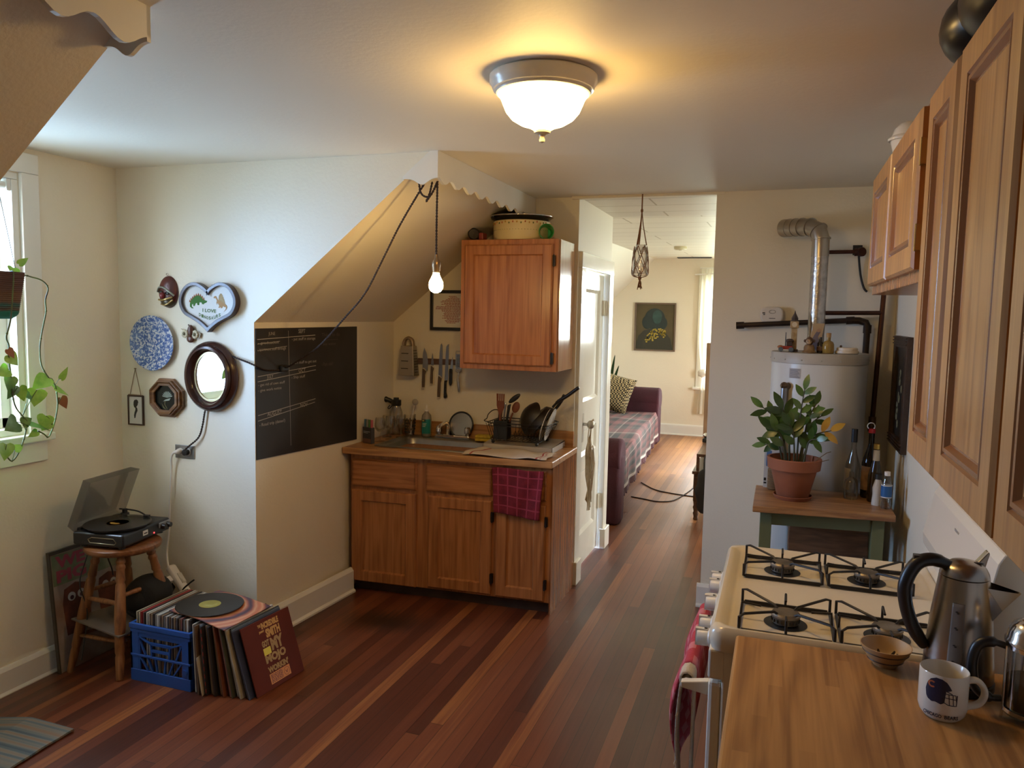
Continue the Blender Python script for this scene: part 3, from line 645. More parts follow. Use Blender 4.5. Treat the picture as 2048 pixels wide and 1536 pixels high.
knife('broad chef knife with taupe handle, leftmost on the magnetic strip', [(-2.247, 1.34), (-2.210, 1.335), (-2.209, 1.40), (-2.216, 1.44), (-2.236, 1.487), (-2.245, 1.45), (-2.247, 1.39)], hdl(-2.236, 1.340, 1.222), False)
knife('small paring knife with taupe handle, second from the left on the strip', [(-2.187, 1.362), (-2.168, 1.362), (-2.167, 1.395), (-2.171, 1.43), (-2.175, 1.452), (-2.183, 1.41)], hdl(-2.177, 1.362, 1.252, .016, -.004, .016), False)
knife('long bread knife with taupe handle in the middle of the strip', [(-2.132, 1.290), (-2.104, 1.288), (-2.103, 1.46), (-2.104, 1.505), (-2.110, 1.519), (-2.117, 1.512), (-2.124, 1.46)], hdl(-2.121, 1.296, 1.163, .019, -.006, .018), False)
knife('long slicing knife with riveted black handle on the magnetic strip', [(-2.087, 1.275), (-2.062, 1.282), (-2.058, 1.516), (-2.066, 1.514), (-2.076, 1.50), (-2.08, 1.44)], [(-2.090, 1.163), (-2.080, 1.157), (-2.066, 1.164), (-2.066, 1.176), (-2.072, 1.20), (-2.071, 1.262), (-2.066, 1.278), (-2.086, 1.274), (-2.088, 1.21)], True, (1.258, 1.22, 1.178), False)
knife('short steak knife with plain black handle beside the fine grater', [(-2.050, 1.350), (-2.030, 1.350), (-2.027, 1.385), (-2.030, 1.432), (-2.040, 1.405)], [(-2.053, 1.26), (-2.046, 1.244), (-2.038, 1.244), (-2.031, 1.262), (-2.030, 1.345), (-2.033, 1.355), (-2.05, 1.355), (-2.052, 1.34)], True, (1.322,), False)
gr = thing('box_grater', 'steel box grater hanging at the left end of the knife strip', 'grater', (-2.335, 4.640, 1.40))
M_gr = mat('grater_steel', (.42, .37, .30), .42, .9)
b = MB(); c0 = (-2.337, 4.635); q = lambda hx, hy, z: [(c0[0] - hx, c0[1] - hy, z), (c0[0] + hx, c0[1] - hy, z), (c0[0] + hx, c0[1] + hy, z), (c0[0] - hx, c0[1] + hy, z)]
vs = q(.058, .042, 1.300) + q(.044, .030, 1.498); b.add(vs, [[0, 1, 5, 4], [1, 2, 6, 5], [2, 3, 7, 6], [3, 0, 4, 7], [4, 5, 6, 7], [0, 3, 2, 1]]); part(b, 'body', M_gr, gr, True, bevel=.003)
b = MB()
for z in (1.345, 1.395, 1.445):
    y = 4.593 + (z - 1.30) / .198 * .012
    b.mat(0); b.box(-2.375, -2.322, y - .004, y + .002, z - .006, z); b.mat(1); b.box(-2.374, -2.323, y - .0015, y + .004, z, z + .005)
for i in range(9):
    for j in range(5):
        z = 1.32 + i * .018; b.mat(1); xs_2 = -2.279 - (z - 1.30) / .198 * .014; b.box(xs_2 - .001, xs_2 + .0012, 4.613 + j * .010, 4.617 + j * .010, z, z + .006)
part(b, 'slot', [M_gr, M_black], gr, True)
b = MB(); b.tube(spline([(-2.372, 4.635, 1.498), (-2.364, 4.635, 1.535), (-2.338, 4.635, 1.550), (-2.312, 4.635, 1.535), (-2.304, 4.635, 1.498)], 6), .011, 10); b.warp(lambda x, y, z: (x, 4.635 + (y - 4.635) * 1.6, z)); part(b, 'handle', mat('grater_handle', (.30, .22, .15), .35, .5), gr, True, smooth=50)
zs2 = thing('zester', 'fine steel rasp grater at the right end of the knife strip', 'grater', (-1.985, 4.654, 1.34))
b = MB(); b.box(-2.003, -1.965, 4.652, 4.658, 1.355, 1.455); b.mat(1)
for i in range(12): b.box(-1.998, -1.970, 4.6505, 4.6525, 1.362 + i * .0075, 1.3655 + i * .0075)
part(b, 'rasp', [M_steel, M_black], zs2, True)
b = MB(); b.tube([(-2.004, 4.655, 1.345), (-2.005, 4.655, 1.455), (-2.003, 4.655, 1.472), (-1.965, 4.655, 1.472), (-1.963, 4.655, 1.455), (-1.964, 4.655, 1.345)], .0022, 6); b.tube([(-2.004, 4.655, 1.347), (-1.99, 4.655, 1.337), (-1.976, 4.655, 1.337), (-1.964, 4.655, 1.347)], .006, 8)
b.tube(spline([(-1.984, 4.655, 1.338), (-1.984, 4.648, 1.30), (-1.980, 4.645, 1.25), (-1.977, 4.648, 1.215), (-1.977, 4.65, 1.205)], 4), [.005] * 5 + [.008] * 8 + [.007, .006, .004, .003], 10); part(b, 'handle', M_steel, zs2, True, smooth=50)

# counter clutter, left to right
mk = thing('chalk_marker_box', 'small box of coloured chalk markers under the lower corner of the blackboard', 'box', (-2.405, 4.225, 0.90), R(-20))
b = MB(); b.box(-.04, .04, -.014, .014, 0, .10); b.mat(1); b.box(-.032, .030, -.0148, -.0138, .072, .076); b.box(-.032, .010, -.0148, -.0138, .063, .067); b.mat(2); b.box(-.037, .037, -.0146, -.0138, .004, .03); part(b, 'box', [mat('box_slate', (.05, .05, .055), .5), mat('box_print', (.4, .4, .42), .5), mat('box_blush', (.16, .08, .06), .5)], mk, bevel=.001)
for i, c in enumerate(((.06, .14, .20), (.28, .27, .25), (.08, .20, .07), (.45, .10, .12))):
    b = MB(); x = -.03 + i * .02; b.cyl((x, .0, .09), (x, .0, .148), .0085, n=12); part(b, 'marker', mat('marker%d' % i, c, .4), mk)
M_clear = clear('drinking_glass', (.96, .96, .95), 0.06)
def wine(x, y, label, s=1.0):
    t = thing('wine_glass', label, 'glass', (x, y, 0.90), group='glasses by the sink')
    b = MB(); b.lathe([(.001, .062 * s), (.016, .064 * s), (.030, .08 * s), (.034, .10 * s), (.031, .135 * s), (.028, .150 * s), (.0275, .150 * s), (.030, .134 * s), (.0325, .10 * s), (.028, .082 * s), (.001, .068 * s)], 24); part(b, 'bowl', M_clear, t, smooth=60)
    b = MB(); b.lathe([(.001, 0), (.032, 0), (.032, .002), (.006, .006), (.0035, .012), (.0035, .055 * s), (.008, .063 * s), (.001, .064 * s)], 20); part(b, 'stem', M_clear, t, smooth=60)
wine(-2.375, 4.315, 'clear stemmed glass nearest the marker box', 1.0)
wine(-2.355, 4.415, 'clear stemmed glass in the middle between marker box and black-topped carafe', 1.0)
wine(-2.415, 4.485, 'clear stemmed glass standing against the wall below the blackboard corner', .96)
wine(-2.33, 4.515, 'clear stemmed glass just left of the tumbler with the dish brush', .96)
cf = thing('carafe', 'clear water carafe with a black pouring top in the corner by the sink', 'carafe', (-2.41, 4.60, 0.90))
b = MB(); b.lathe([(.001, .003), (.042, .003), (.044, .01), (.044, .15), (.030, .19), (.028, .20), (.026, .20), (.041, .148), (.041, .012), (.001, .008)], 24); part(b, 'jar', M_clear, cf, smooth=50)
b = MB(); b.lathe([(.001, .196), (.032, .196), (.034, .20), (.034, .235), (.018, .238), (.018, .25), (.001, .25)], 16); b.tube(spline([(-.02, 0, .215), (-.05, -.01, .232), (-.078, -.02, .238), (-.086, -.022, .246)], 4), [.016] * 6 + [.02] * 4 + [.017] * 3, 10); b.tube(spline([(-.03, -.028, .20), (-.04, -.04, .185), (-.03, -.042, .178), (-.015, -.03, .198)], 4), .004, 6); part(b, 'pouring_top', M_black, cf, smooth=50)
tb = thing('pint_glass', 'patterned pint tumbler holding a white dish brush beside the sink', 'glass', (-2.30, 4.585, 0.90))
b = MB(); b.lathe([(.001, .002), (.028, .002), (.030, .008), (.040, .145), (.0385, .145), (.0285, .012), (.001, .010)], 28); part(b, 'glass', M_clear, tb, smooth=50)
b = MB()
for k in range(22):
    a = 2 * PI * k / 22
    for j in range(5):
        if (k * 7 + j * 3) % 5 < 2 or 14 < k < 18: z = .03 + j * .02; r_ = .0303 + (z - .008) / .137 * .010; b.ell((r_ * math.cos(a), r_ * math.sin(a), z), (.004, .004, .007), 6, 4)
part(b, 'pattern', mat('black_print', (.02, .02, .02), .4), tb)
br = thing('dish_brush', 'white dish brush with a round head leaning in the patterned tumbler', 'brush', (-2.30, 4.585, 0.914))
b = MB(); b.tube([(.008, 0, 0), (.012, 0, .11), (.03, .005, .20)], .005, 8); part(b, 'handle', mat('brush_white', (.6, .56, .5), .4), br, smooth=50)
b = MB(); b.ell((.036, .004, .215), (.022, .014, .022), 14, 8); part(b, 'head', mat('brush_bristle', (.42, .38, .33), .8), br, smooth=60)
sp2 = thing('dish_soap_bottle', 'clear dish soap bottle with white cap and teal label by the sink', 'bottle', (-2.185, 4.60, 0.906))
b = MB(); b.lathe([(.001, 0), (.030, 0), (.033, .005), (.034, .11), (.030, .14), (.014, .158), (.012, .168), (.001, .168)], 24); part(b, 'bottle', mat('soap_clear', (.60, .55, .47), .15, trans=.6), sp2, smooth=50)
b = MB(); b.lathe([(.001, .166), (.016, .166), (.016, .178), (.008, .184), (.008, .200), (.004, .205), (.001, .206)], 16); part(b, 'cap', mat('cap_white', (.75, .70, .62), .4), sp2, smooth=40)
b = MB(); b.lathe([(.0345, .02), (.0348, .022), (.0352, .10), (.0345, .115)], 14, None, R(-125), R(-20)); b.mat(1); b.lathe([(.0356, .098), (.0356, .116)], 8, None, R(-120), R(-75)); b.mat(2)
for i, z in enumerate((.085, .076, .066)): b.lathe([(.0358, z), (.0358, z + .004)], 8, None, R(-112), R(-65 - i * 6))
b.mat(3); b.lathe([(.0358, .103), (.0358, .111)], 6, None, R(-115), R(-92))
part(b, 'label', [mat('label_teal', (.01, .20, .17), .4), mat('label_dark', (.02, .05, .05), .4), mat('label_pale', (.5, .6, .55), .4), mat('label_gold', (.55, .45, .12), .4)], sp2, smooth=40)
bw = thing('steel_bowl', 'shiny steel pan with a dark rim standing on edge behind the faucet', 'pan', (-1.945, 4.643, 0.985))
m = AX((-1.945, 4.643, .990), (1, 0, 0), (0, .2, .98), (0, .98, -.2))
b = MB(); b.lathe([(.001, 0), (.045, 0), (.052, -.004), (.070, -.024), (.080, -.026)], 40, m); b.lathe([(.042, -.006), (.046, -.008), (.048, -.004)], 32, m); part(b, 'dish', mat('warm_steel', (.36, .29, .21), .3, 1.0), bw, True, smooth=40, solid=.002)
b = MB(); b.tube([m @ Vector((.082 * math.cos(2 * PI * k / 40), .082 * math.sin(2 * PI * k / 40), -.026)) for k in range(40)], .006, 8, True); part(b, 'rim', M_black, bw, True, smooth=60)
b = MB()
for z0 in (0, .020): b.box(-.055, .055, -.03, .03, z0, z0 + .019)
o = solo(b, 'sponge', mat('sponge_yellow', (.62, .46, .05), .85, col2=(.5, .36, .04), ns=60, bump=.4, bs=200), 'pair of stacked yellow sponges on the sink edge left of the dish rack', 'sponge', bevel=.006); o.location = (-1.765, 4.575, 0.907); o.rotation_euler = (0, 0, R(3))

# drain tray and dish rack
TX0, TX1, TY0, TY1 = -1.685, -1.245, 4.345, 4.632
b = MB(); b.grid(lambda u, v: (TX0 + (TX1 - TX0) * u, TY0 + (TY1 - TY0) * v, .922 + .012 * v + (.012 if (u < .01 or u > .99 or v < .01 or v > .99) else 0)), 20, 14)
for q in ((TX0, TX1, TY0, TY0 + .003), (TX0, TX1, TY1 - .003, TY1), (TX0, TX0 + .003, TY0, TY1), (TX1 - .003, TX1, TY0, TY1)): b.box(*q, .901, .934)
solo(b, 'drain_tray', mat('tray_white', (.55, .50, .45), .25, trans=.2), 'pale translucent drain tray under the black wire dish rack', 'tray', (-1.465, 4.41, .901), smooth=60)
dr = thing('dish_rack', 'black wire dish rack on the pale drain tray', 'dish rack', (-1.49, 4.50, .930))
def loop4(x0, x1, y0, y1, z, r=.03): return [(x, y, z) for x, y in rrect(x0, x1, y0, y1, r, 4)]
b = MB(); W0 = (-1.645, -1.345, 4.385, 4.612); W1 = (-1.675, -1.285, 4.365, 4.622)
b.tube(loop4(*W0, .952), .0025, 6, True); b.tube(loop4(*W1, 1.060), .0030, 6, True); b.tube(loop4(W1[0] + .003, W1[1] - .005, W1[2] + .002, W1[3] - .002, 1.042), .0022, 6, True)
for i in range(13):
    t = i / 12; xb = W0[0] + (W0[1] - W0[0]) * t; xt = W1[0] + (W1[1] - W1[0]) * t
    b.tube([(xb, W0[2], .952), (xb, W0[3], .952)], .0016, 5)
    if i in (0, 2, 4, 6, 8, 10, 12):
        b.tube([(xt, W1[2], 1.06), (xb, W0[2], .952)], .0016, 5); b.tube([(xt, W1[3], 1.06), (xb, W0[3], .952)], .0016, 5)
for i in range(8):
    t = i / 7; yb = W0[2] + (W0[3] - W0[2]) * t; yt = W1[2] + (W1[3] - W1[2]) * t
    b.tube([(W1[0], yt, 1.06), (W0[0], yb, .952)], .0016, 5); b.tube([(W1[1], yt, 1.06), (W0[1], yb, .952)], .0016, 5)
for k in range(2):
    y = 4.46 + k * .09; b.tube(spline([(W0[0] + .09 + i * .0095, y, .952 + (.042 if i % 2 else 0)) for i in range(22)], 3), .0015, 5)
b.tube(spline([(W1[0], 4.40, 1.06), (-1.700, 4.40, 1.066), (-1.690, 4.42, 1.078), (-1.692, 4.45, 1.10), (-1.675, 4.49, 1.122), (-1.655, 4.53, 1.115), (W1[0] + .012, 4.555, 1.06)], 5), .003, 6)
part(b, 'basket', M_iron, dr, True)
for x in (W0[0] + .01, W0[1] - .01):
    for y in (W0[2] + .002, W0[3] - .01): b = MB(); b.ell((x, y, .944), (.011, .011, .012), 10, 6); part(b, 'foot', M_black, dr, True)
b = MB(); b.ring([(-1.635, 4.390), (-1.545, 4.390), (-1.545, 4.462), (-1.635, 4.462)], [(-1.631, 4.394), (-1.549, 4.394), (-1.549, 4.458), (-1.631, 4.458)], .957, 1.072); b.box(-1.634, -1.546, 4.391, 4.461, .957, .961); b.box(-1.64, -1.54, 4.386, 4.466, 1.066, 1.073) if False else None
cup = part(b, 'utensil_cup', M_black, dr, True, bevel=.003)
# utensils
M_spat = mat('red_wood', (.20, .055, .02), .5, col2=(.14, .035, .014), ns=6, sc3=(1, 1, .2))
us = thing('wooden_spatula', 'slotted reddish wooden spatula standing in the dish rack cup', 'spatula', (-1.612, 4.43, .962))
m = AX((-1.606, 4.428, 0), (1, 0, 0), (0, 0, 1), (0, 1, 0))
b = MB(); b.prism([(-.006, .965), (.006, .965), (.0065, 1.10), (.024, 1.15), (.026, 1.234), (.0175, 1.234), (.0175, 1.19), (.0135, 1.19), (.0135, 1.234), (.0045, 1.234), (.0045, 1.19), (.0005, 1.19), (.0005, 1.234), (-.0085, 1.234), (-.0085, 1.19), (-.0125, 1.19), (-.0125, 1.234), (-.026, 1.234), (-.024, 1.16), (-.007, 1.10)], -.003, .003, m); part(b, 'paddle', M_spat, us, True, bevel=.0015)
sp3 = thing('wooden_spoon', 'dark red wooden spoon in the dish rack cup, head beside the wok', 'spoon', (-1.57, 4.44, .962))
b = MB(); b.tube([(-1.585, 4.44, .965), (-1.525, 4.43, 1.12)], .005, 8); b.ell((0, 0, 0), (.024, .008, .036), 14, 8, T(-1.505, 4.428, 1.155) @ Matrix.Rotation(R(22), 4, 'Y')); part(b, 'spoon', M_spat, sp3, True, smooth=50)
ld = thing('serving_spoon', 'black serving spoon rising highest at the right of the rack cup', 'spoon', (-1.56, 4.41, .962))
b = MB(); b.tube(spline([(-1.577, 4.41, .965), (-1.55, 4.41, 1.10), (-1.535, 4.408, 1.175)], 5), .0055, 8); b.ell((0, 0, 0), (.016, .012, .046), 14, 8, T(-1.507, 4.404, 1.212) @ Matrix.Rotation(R(52), 4, 'Y')); part(b, 'spoon', M_black, ld, True, smooth=50)
for i, (dx, dz, lb, mm, cat_, nm) in enumerate(((.0, 1.165, 'steel table knife standing in the dish rack cup', M_steel, 'knife', 'table_knife'), (.018, 1.15, 'black handled peeler standing in the dish rack cup', M_black, 'peeler', 'peeler'), (-.018, 1.14, 'brown handled whisk stem standing in the dish rack cup', M_hbrown, 'utensil', 'whisk'))):
    b = MB(); b.tube([(-1.592 + dx * .4, 4.445, .965), (-1.585 + dx, 4.44, 1.09), (-1.578 + dx * 1.2, 4.438, dz)], [.004, .005, .007], 8); b.ell((-1.578 + dx * 1.2, 4.438, dz), (.009, .006, .018), 10, 6); t = thing(nm, lb, cat_, (-1.58, 4.44, .965)); part(b, 'blade' if i == 0 else 'handle', mm, t, True, smooth=50)
def disc_frame(c, ax, up=(0, 0, 1)):
    z = Vector(ax).normalized(); x = Vector(up).cross(z).normalized(); return AX(c, x, z.cross(x), z)
M_pan = mat('seasoned_black', (.016, .013, .011), .38, col2=(.03, .022, .016), ns=5)
wk = thing('wok', 'dark round bottomed wok leaning in the middle of the dish rack', 'wok', (-1.455, 4.50, .955))
m = disc_frame((-1.425, 4.49, 1.085), (-.70, -.62, .34))
b = MB(); b.lathe([(.001, .060), (.03, .058), (.06, .046), (.085, .026), (.105, 0), (.103, -.002), (.082, .020), (.058, .040), (.001, .054)], 36, m); part(b, 'bowl', M_pan, wk, True, smooth=50)
fp2 = thing('frying_pan', 'black frying pan tilted in the dish rack, long handle pointing up right', 'frying pan', (-1.36, 4.49, .955))
m = disc_frame((-1.372, 4.47, 1.085), (-.72, -.22, .66))
b = MB(); b.lathe([(.001, .02), (.085, .02), (.092, .016), (.112, -.022), (.110, -.024), (.089, .012), (.001, .015)], 36, m); part(b, 'pan', M_pan, fp2, True, smooth=50)
b = MB(); e = m @ Vector((0, 0, 0)); b.tube(spline([(-1.285, 4.47, 1.165), (-1.245, 4.46, 1.205), (-1.19, 4.45, 1.240), (-1.13, 4.44, 1.285), (-1.115, 4.438, 1.296)], 5), [.008] * 4 + [.011] * 14 + [.010, .009, .007], 10); b.warp(lambda x, y, z: (x, 4.45 + (y - 4.45) * 1.3, z)); part(b, 'handle', M_black, fp2, True, smooth=50)
sv = thing('saucepan', 'small black saucepan behind the frying pan in the dish rack', 'saucepan', (-1.36, 4.55, .955))
m = disc_frame((-1.385, 4.55, 1.055), (-.72, -.15, .66))
b = MB(); b.lathe([(.001, .05), (.068, .05), (.072, .046), (.076, -.02), (.074, -.02), (.070, .044), (.001, .046)], 30, m); part(b, 'pan', M_black, sv, True, smooth=50)
b = MB(); b.tube([(-1.32, 4.54, 1.10), (-1.262, 4.53, 1.175), (-1.225, 4.52, 1.235)], [.007, .010, .013], 10); part(b, 'handle', M_black, sv, True, smooth=50)
M_plate = mat('white_china', (.72, .69, .64), .18)
for i, lb in enumerate(('white dinner plate on edge at the front right of the dish rack', 'white dinner plate on edge just behind the frontmost plate in the rack')):
    m = disc_frame((-1.338 + i * .022, 4.455 + i * .03, 1.060), (.95, .08, -.28))
    b = MB(); b.lathe([(.001, 0), (.06, 0), (.065, .003), (.102, .014), (.1025, .0165), (.064, .007), (.001, .004)], 40, m); solo(b, 'dinner_plate', M_plate, lb, 'plate', (-1.338 + i * .022, 4.455 + i * .03, .955), group='plates in the dish rack', smooth=40)

# white dish towel with red stripes, lying on the counter
b = MB(); q4 = [(-1.715, 4.075), (-1.213, 4.098), (-1.222, 4.335), (-1.672, 4.335)]
def tw(u, v):
    x = (q4[0][0] * (1 - u) + q4[1][0] * u) * (1 - v) + (q4[3][0] * (1 - u) + q4[2][0] * u) * v
    y = (q4[0][1] * (1 - u) + q4[1][1] * u) * (1 - v) + (q4[3][1] * (1 - u) + q4[2][1] * u) * v
    h = .0035 * (math.sin(9 * u + 4 * v) + math.sin(5 * v + 3 * u * u * 4)) + .007
    return (x + .006 * math.sin(11 * v + 2), y + .006 * math.sin(13 * u), .9035 + max(.001, h) + .012 * max(0, .1 - u) * 10 * v)
b.grid(tw, 48, 24); b.m = [1 if ((i % 48) in (4, 42) or (i % 48) == 44 and (i // 48) % 2) else 0 for i in range(len(b.f))]
solo(b, 'dish_towel', [mat('linen', (.62, .52, .42), .9, bump=.3, bs=300), mat('red_stripe', (.35, .05, .04), .9)], 'white dish towel with red end stripes spread on the counter by the rack', 'towel', (-1.46, 4.2, .904), solid=.002, smooth=70)
# crimson towel over the right-hand drawer
b = MB()
def rt(u, v):
    x = -1.517 + .298 * u + .012 * (v - .5) * (1 - u) - .022 * v * u; z = .846 - v * (.262 + .022 * u) + .004 * math.sin(6 * u)
    return (x, 4.086 + (x + 1.5) * .056 + .004 * math.sin(9 * u + 2 * v) + .003 * math.sin(5 * u * 3 + v * 5) - .008 * (1 - v), z)
b.grid(rt, 40, 36); b.m = [1 if (i % 40) % 8 == 4 or (i // 40) % 8 == 5 else 0 for i in range(len(b.f))]
solo(b, 'hand_towel', [mat('crimson', (.20, .010, .018), .95, col2=(.13, .006, .012), ns=20, bump=.5, bs=250), mat('crimson_line', (.29, .03, .05), .95)], 'crimson windowpane check towel hanging over the right cabinet drawer', 'towel', (-1.37, 4.08, .846), solid=.006, smooth=70)
# string bag on the passage door knob
bg = thing('string_bag', 'tangled beige mesh string bag hanging from the passage door knob', 'bag', (-1.165, 4.978, 1.0))
M_str = mat('beige_string', (.40, .31, .20), .9)
b = MB(); rr = random.Random(5)
b.tube(spline([(-1.165, 4.955, 1.005), (-1.150, 4.972, 1.032), (-1.150, 4.99, 1.030), (-1.165, 5.002, 1.0), (-1.168, 4.99, .90), (-1.165, 4.985, .82)], 5), .005, 6)
b.tube(spline([(-1.165, 4.955, 1.005), (-1.172, 4.945, .93), (-1.172, 4.95, .82), (-1.168, 4.97, .76)], 5), .004, 6)
for i in range(16):
    y = 4.94 + .07 * rr.random(); x = -1.170 + .025 * rr.random()
    b.tube(spline([(x, 4.97 + rr.uniform(-.02, .03), .86), (x + rr.uniform(-.006, .015), y, .74), (x, 4.93 + .07 * rr.random(), .62), (x, 4.95 + .05 * rr.random(), .50 - .08 * rr.random())], 4), .0028, 5)
part(b, 'strings', M_str, bg, True)
b = MB(); b.lathe([(.004, .46), (.012, .50), (.016, .56), (.028, .66), (.034, .74), (.024, .82), (.010, .90), (.004, .94)], 14, T(-1.166, 4.972, 0)); b.warp(lambda x, y, z: (max(-1.192, x + .006 * math.sin(z * 60)), y + .014 * math.sin(z * 35) + .008 * math.sin(z * 90 + x * 200), z)); part(b, 'netting', mat('bag_cloth', (.36, .26, .16), .95, col2=(.26, .18, .10), ns=40, bump=.5, bs=90), bg, True, smooth=60)

# ------------------------------------------------------------------ lamps
M_twist = mat('brown_cord', (.030, .016, .011), .8, bump=.6, bs=160)
pl = thing('pendant_bulb', 'bare glowing bulb hanging on a twisted brown cord from the valance corner', 'lamp', (-1.503, 3.25, 1.81))
def cord(bb, pts, r=.0042, k=6, tw_=.0028):
    """two-strand twisted flex"""
    P = spline(pts, k); F = frames(P)
    L = [0.0]
    for i in range(1, len(P)): L.append(L[-1] + (P[i] - P[i - 1]).length)
    n = max(8, int(L[-1] / .007)); out = [[], []]
    for s_ in range(n + 1):
        d = L[-1] * s_ / n; j = 0
        while j < len(L) - 2 and L[j + 1] < d: j += 1
        t = (d - L[j]) / max(1e-9, L[j + 1] - L[j]); p = P[j].lerp(P[j + 1], t); u, w_ = F[j]; a = d / .026 * 2 * PI
        for q in (0, 1): out[q].append(p + (u * math.cos(a + q * PI) + w_ * math.sin(a + q * PI)) * tw_)
    for q in (0, 1): bb.tube(out[q], r * .75, 5)
b = MB()
cord(b, [(-1.503, 3.25, 1.985), (-1.503, 3.25, 2.15), (-1.500, 3.248, 2.312)])
cord(b, [(-1.500, 3.248, 2.312), (-1.512, 3.244, 2.28), (-1.545, 3.24, 2.23), (-1.552, 3.24, 2.222), (-1.535, 3.242, 2.26), (-1.525, 3.246, 2.31)])
cord(b, [(-1.500, 3.248, 2.312), (-1.53, 3.242, 2.25), (-1.558, 3.24, 2.245), (-1.580, 3.24, 2.265), (-1.588, 3.24, 2.305)])
cord(b, [(-1.555, 3.24, 2.305), (-1.575, 3.242, 2.285), (-1.715, 3.30, 2.127), (-1.8225, 3.33, 1.967), (-1.934, 3.36, 1.808), (-2.059, 3.38, 1.6875), (-2.223, 3.41, 1.544), (-2.32, 3.42, 1.484), (-2.42, 3.43, 1.428), (-2.462, 3.445, 1.416)])
cord(b, [(-2.466, 3.40, 1.405), (-2.468, 3.30, 1.411), (-2.462, 3.215, 1.436), (-2.50, 3.205, 1.453), (-2.575, 3.205, 1.474), (-2.66, 3.212, 1.50)])
cord(b, [(-2.760, 3.212, 1.26), (-2.778, 3.208, 1.195), (-2.792, 3.205, 1.121), (-2.818, 3.203, 1.054), (-2.877, 3.195, 1.003), (-2.897, 3.19, .983)])
part(b, 'cord', M_twist, pl, True, smooth=60)
b = MB(); b.box(-2.477, -2.452, 3.405, 3.475, 1.395, 1.43); part(b, 'inline_switch', M_black, pl, True, bevel=.008)
b = MB(); b.lathe([(.016, 0), (.017, .004), (.016, .022), (.001, .024)], 16, AX((-2.900, 3.212, .970), (1, 0, 0), (0, 0, 1), (0, -1, 0))); part(b, 'plug', M_black, pl, True, smooth=40)
b = MB(); b.lathe([(.001, 1.985), (.007, 1.985), (.010, 1.965), (.020, 1.952), (.021, 1.930), (.019, 1.925), (.019, 1.912), (.016, 1.902), (.001, 1.902)], 20, T(-1.503, 3.25, 0)); part(b, 'socket', mat('aged_brass', (.25, .17, .10), .35, .9), pl, True, smooth=40)
b = MB(); b.lathe([(.014, 1.905), (.016, 1.893), (.023, 1.878), (.031, 1.862), (.0335, 1.847), (.031, 1.830), (.022, 1.817), (.010, 1.811), (.001, 1.810)], 24, T(-1.503, 3.25, 0)); part(b, 'bulb', glow('bulb_glow', (1.0, .64, .22), BULB), pl, True, smooth=60)

cl = thing('ceiling_light', 'lit frosted glass dome light with white rim on the ceiling', 'ceiling light', (-.715, 2.30, 2.44))
b = MB(); b.lathe([(.001, 0), (.155, 0), (.163, -.006), (.163, -.022), (.158, -.030), (.152, -.046), (.146, -.050), (.143, -.056), (.138, -.058), (.135, -.050), (.13, -.03), (.001, -.028)], 56); part(b, 'rim', mat('lamp_white', (.72, .70, .66), .25), cl, smooth=35)
b = MB(); b.lathe([(.136, -.052), (.135, -.060), (.127, -.072), (.122, -.085), (.112, -.108), (.095, -.128), (.070, -.143), (.045, -.151), (.028, -.160), (.020, -.166), (.001, -.167)], 56); part(b, 'dome', glow('dome_glow', (1.0, .61, .19), DOME), cl, smooth=60)
b = MB(); b.lathe([(.001, -.164), (.026, -.164), (.024, -.170), (.010, -.176), (.007, -.184), (.009, -.190), (.008, -.196), (.001, -.200)], 20); part(b, 'finial', mat('lamp_finial', (.62, .55, .42), .3), cl, smooth=40)
# ------------------------------------------------------------------ blackboard and dormer wall decorations
cb = thing('chalkboard', 'matte blackboard with chalked month lists on the knee wall', 'blackboard', (-2.48, 3.71, 1.28))
b = MB(); xb = -2.474; cbz = lambda y: .960 - (y - 3.225) * .038
b.add([(-2.479, 3.225, .960), (-2.479, 4.20, .923), (-2.479, 4.20, 1.626), (-2.479, 3.225, 1.624), (xb, 3.225, .960), (xb, 4.20, .923), (xb, 4.20, 1.626), (xb, 3.225, 1.624)], [[0, 1, 5, 4], [1, 2, 6, 5], [2, 3, 7, 6], [3, 0, 4, 7], [4, 5, 6, 7]])
part(b, 'board', mat('slate_black', (.014, .012, .012), .55, col2=(.03, .028, .028), ns=3), cb, True)
b = MB(); cx_ = xb + .0012; CY = (0, 1, 0); CZ = (0, 0, 1)
def chalk(t, y, z, h, w_=None): b.text(t, h, (cx_, y, z), CY, CZ, w_)
def cline(y0, z0, y1, z1, th=.0016): b.add([(cx_, y0, z0 - th), (cx_, y1, z1 - th), (cx_, y1, z1 + th), (cx_, y0, z0 + th)], [[0, 1, 2, 3]])
for (t, y, z) in (('JUNE', 3.325, 1.583), ('SEPT', 3.585, 1.595), ('JULY', 3.31, 1.362), ('OCT', 3.585, 1.380), ('AUGUST', 3.31, 1.172), ('NOV', 3.60, 1.188)): chalk(t, y, z, .022)
cline(3.235, 1.569, 3.745, 1.582); cline(3.235, 1.382, 3.75, 1.410); cline(3.235, 1.356, 3.75, 1.386); cline(3.235, 1.185, 3.745, 1.222); cline(3.235, 1.157, 3.74, 1.203)
cline(3.493, 1.605, 3.4955, 1.605, .0008); b.add([(cx_, 3.492, 1.61), (cx_, 3.4945, 1.61), (cx_, 3.512, .99), (cx_, 3.5095, .99)], [[0, 1, 2, 3]])
chalk('- graduation', 3.24, 1.540, .018, .17); cline(3.236, 1.546, 3.42, 1.556, .0014)
chalk('- apartment stuff through', 3.236, 1.506, .020, .235); cline(3.236, 1.512, 3.48, 1.528, .0014)
chalk('- put stuff in storage', 3.525, 1.552, .020, .22)
chalk('- sort stuff to get out', 3.52, 1.424, .020, .235)
chalk('- Ship stuff', 3.52, 1.346, .020, .125)
chalk('- get rid of own stuff', 3.24, 1.328, .018, .22); chalk('- give work notice', 3.24, 1.300, .018, .19)
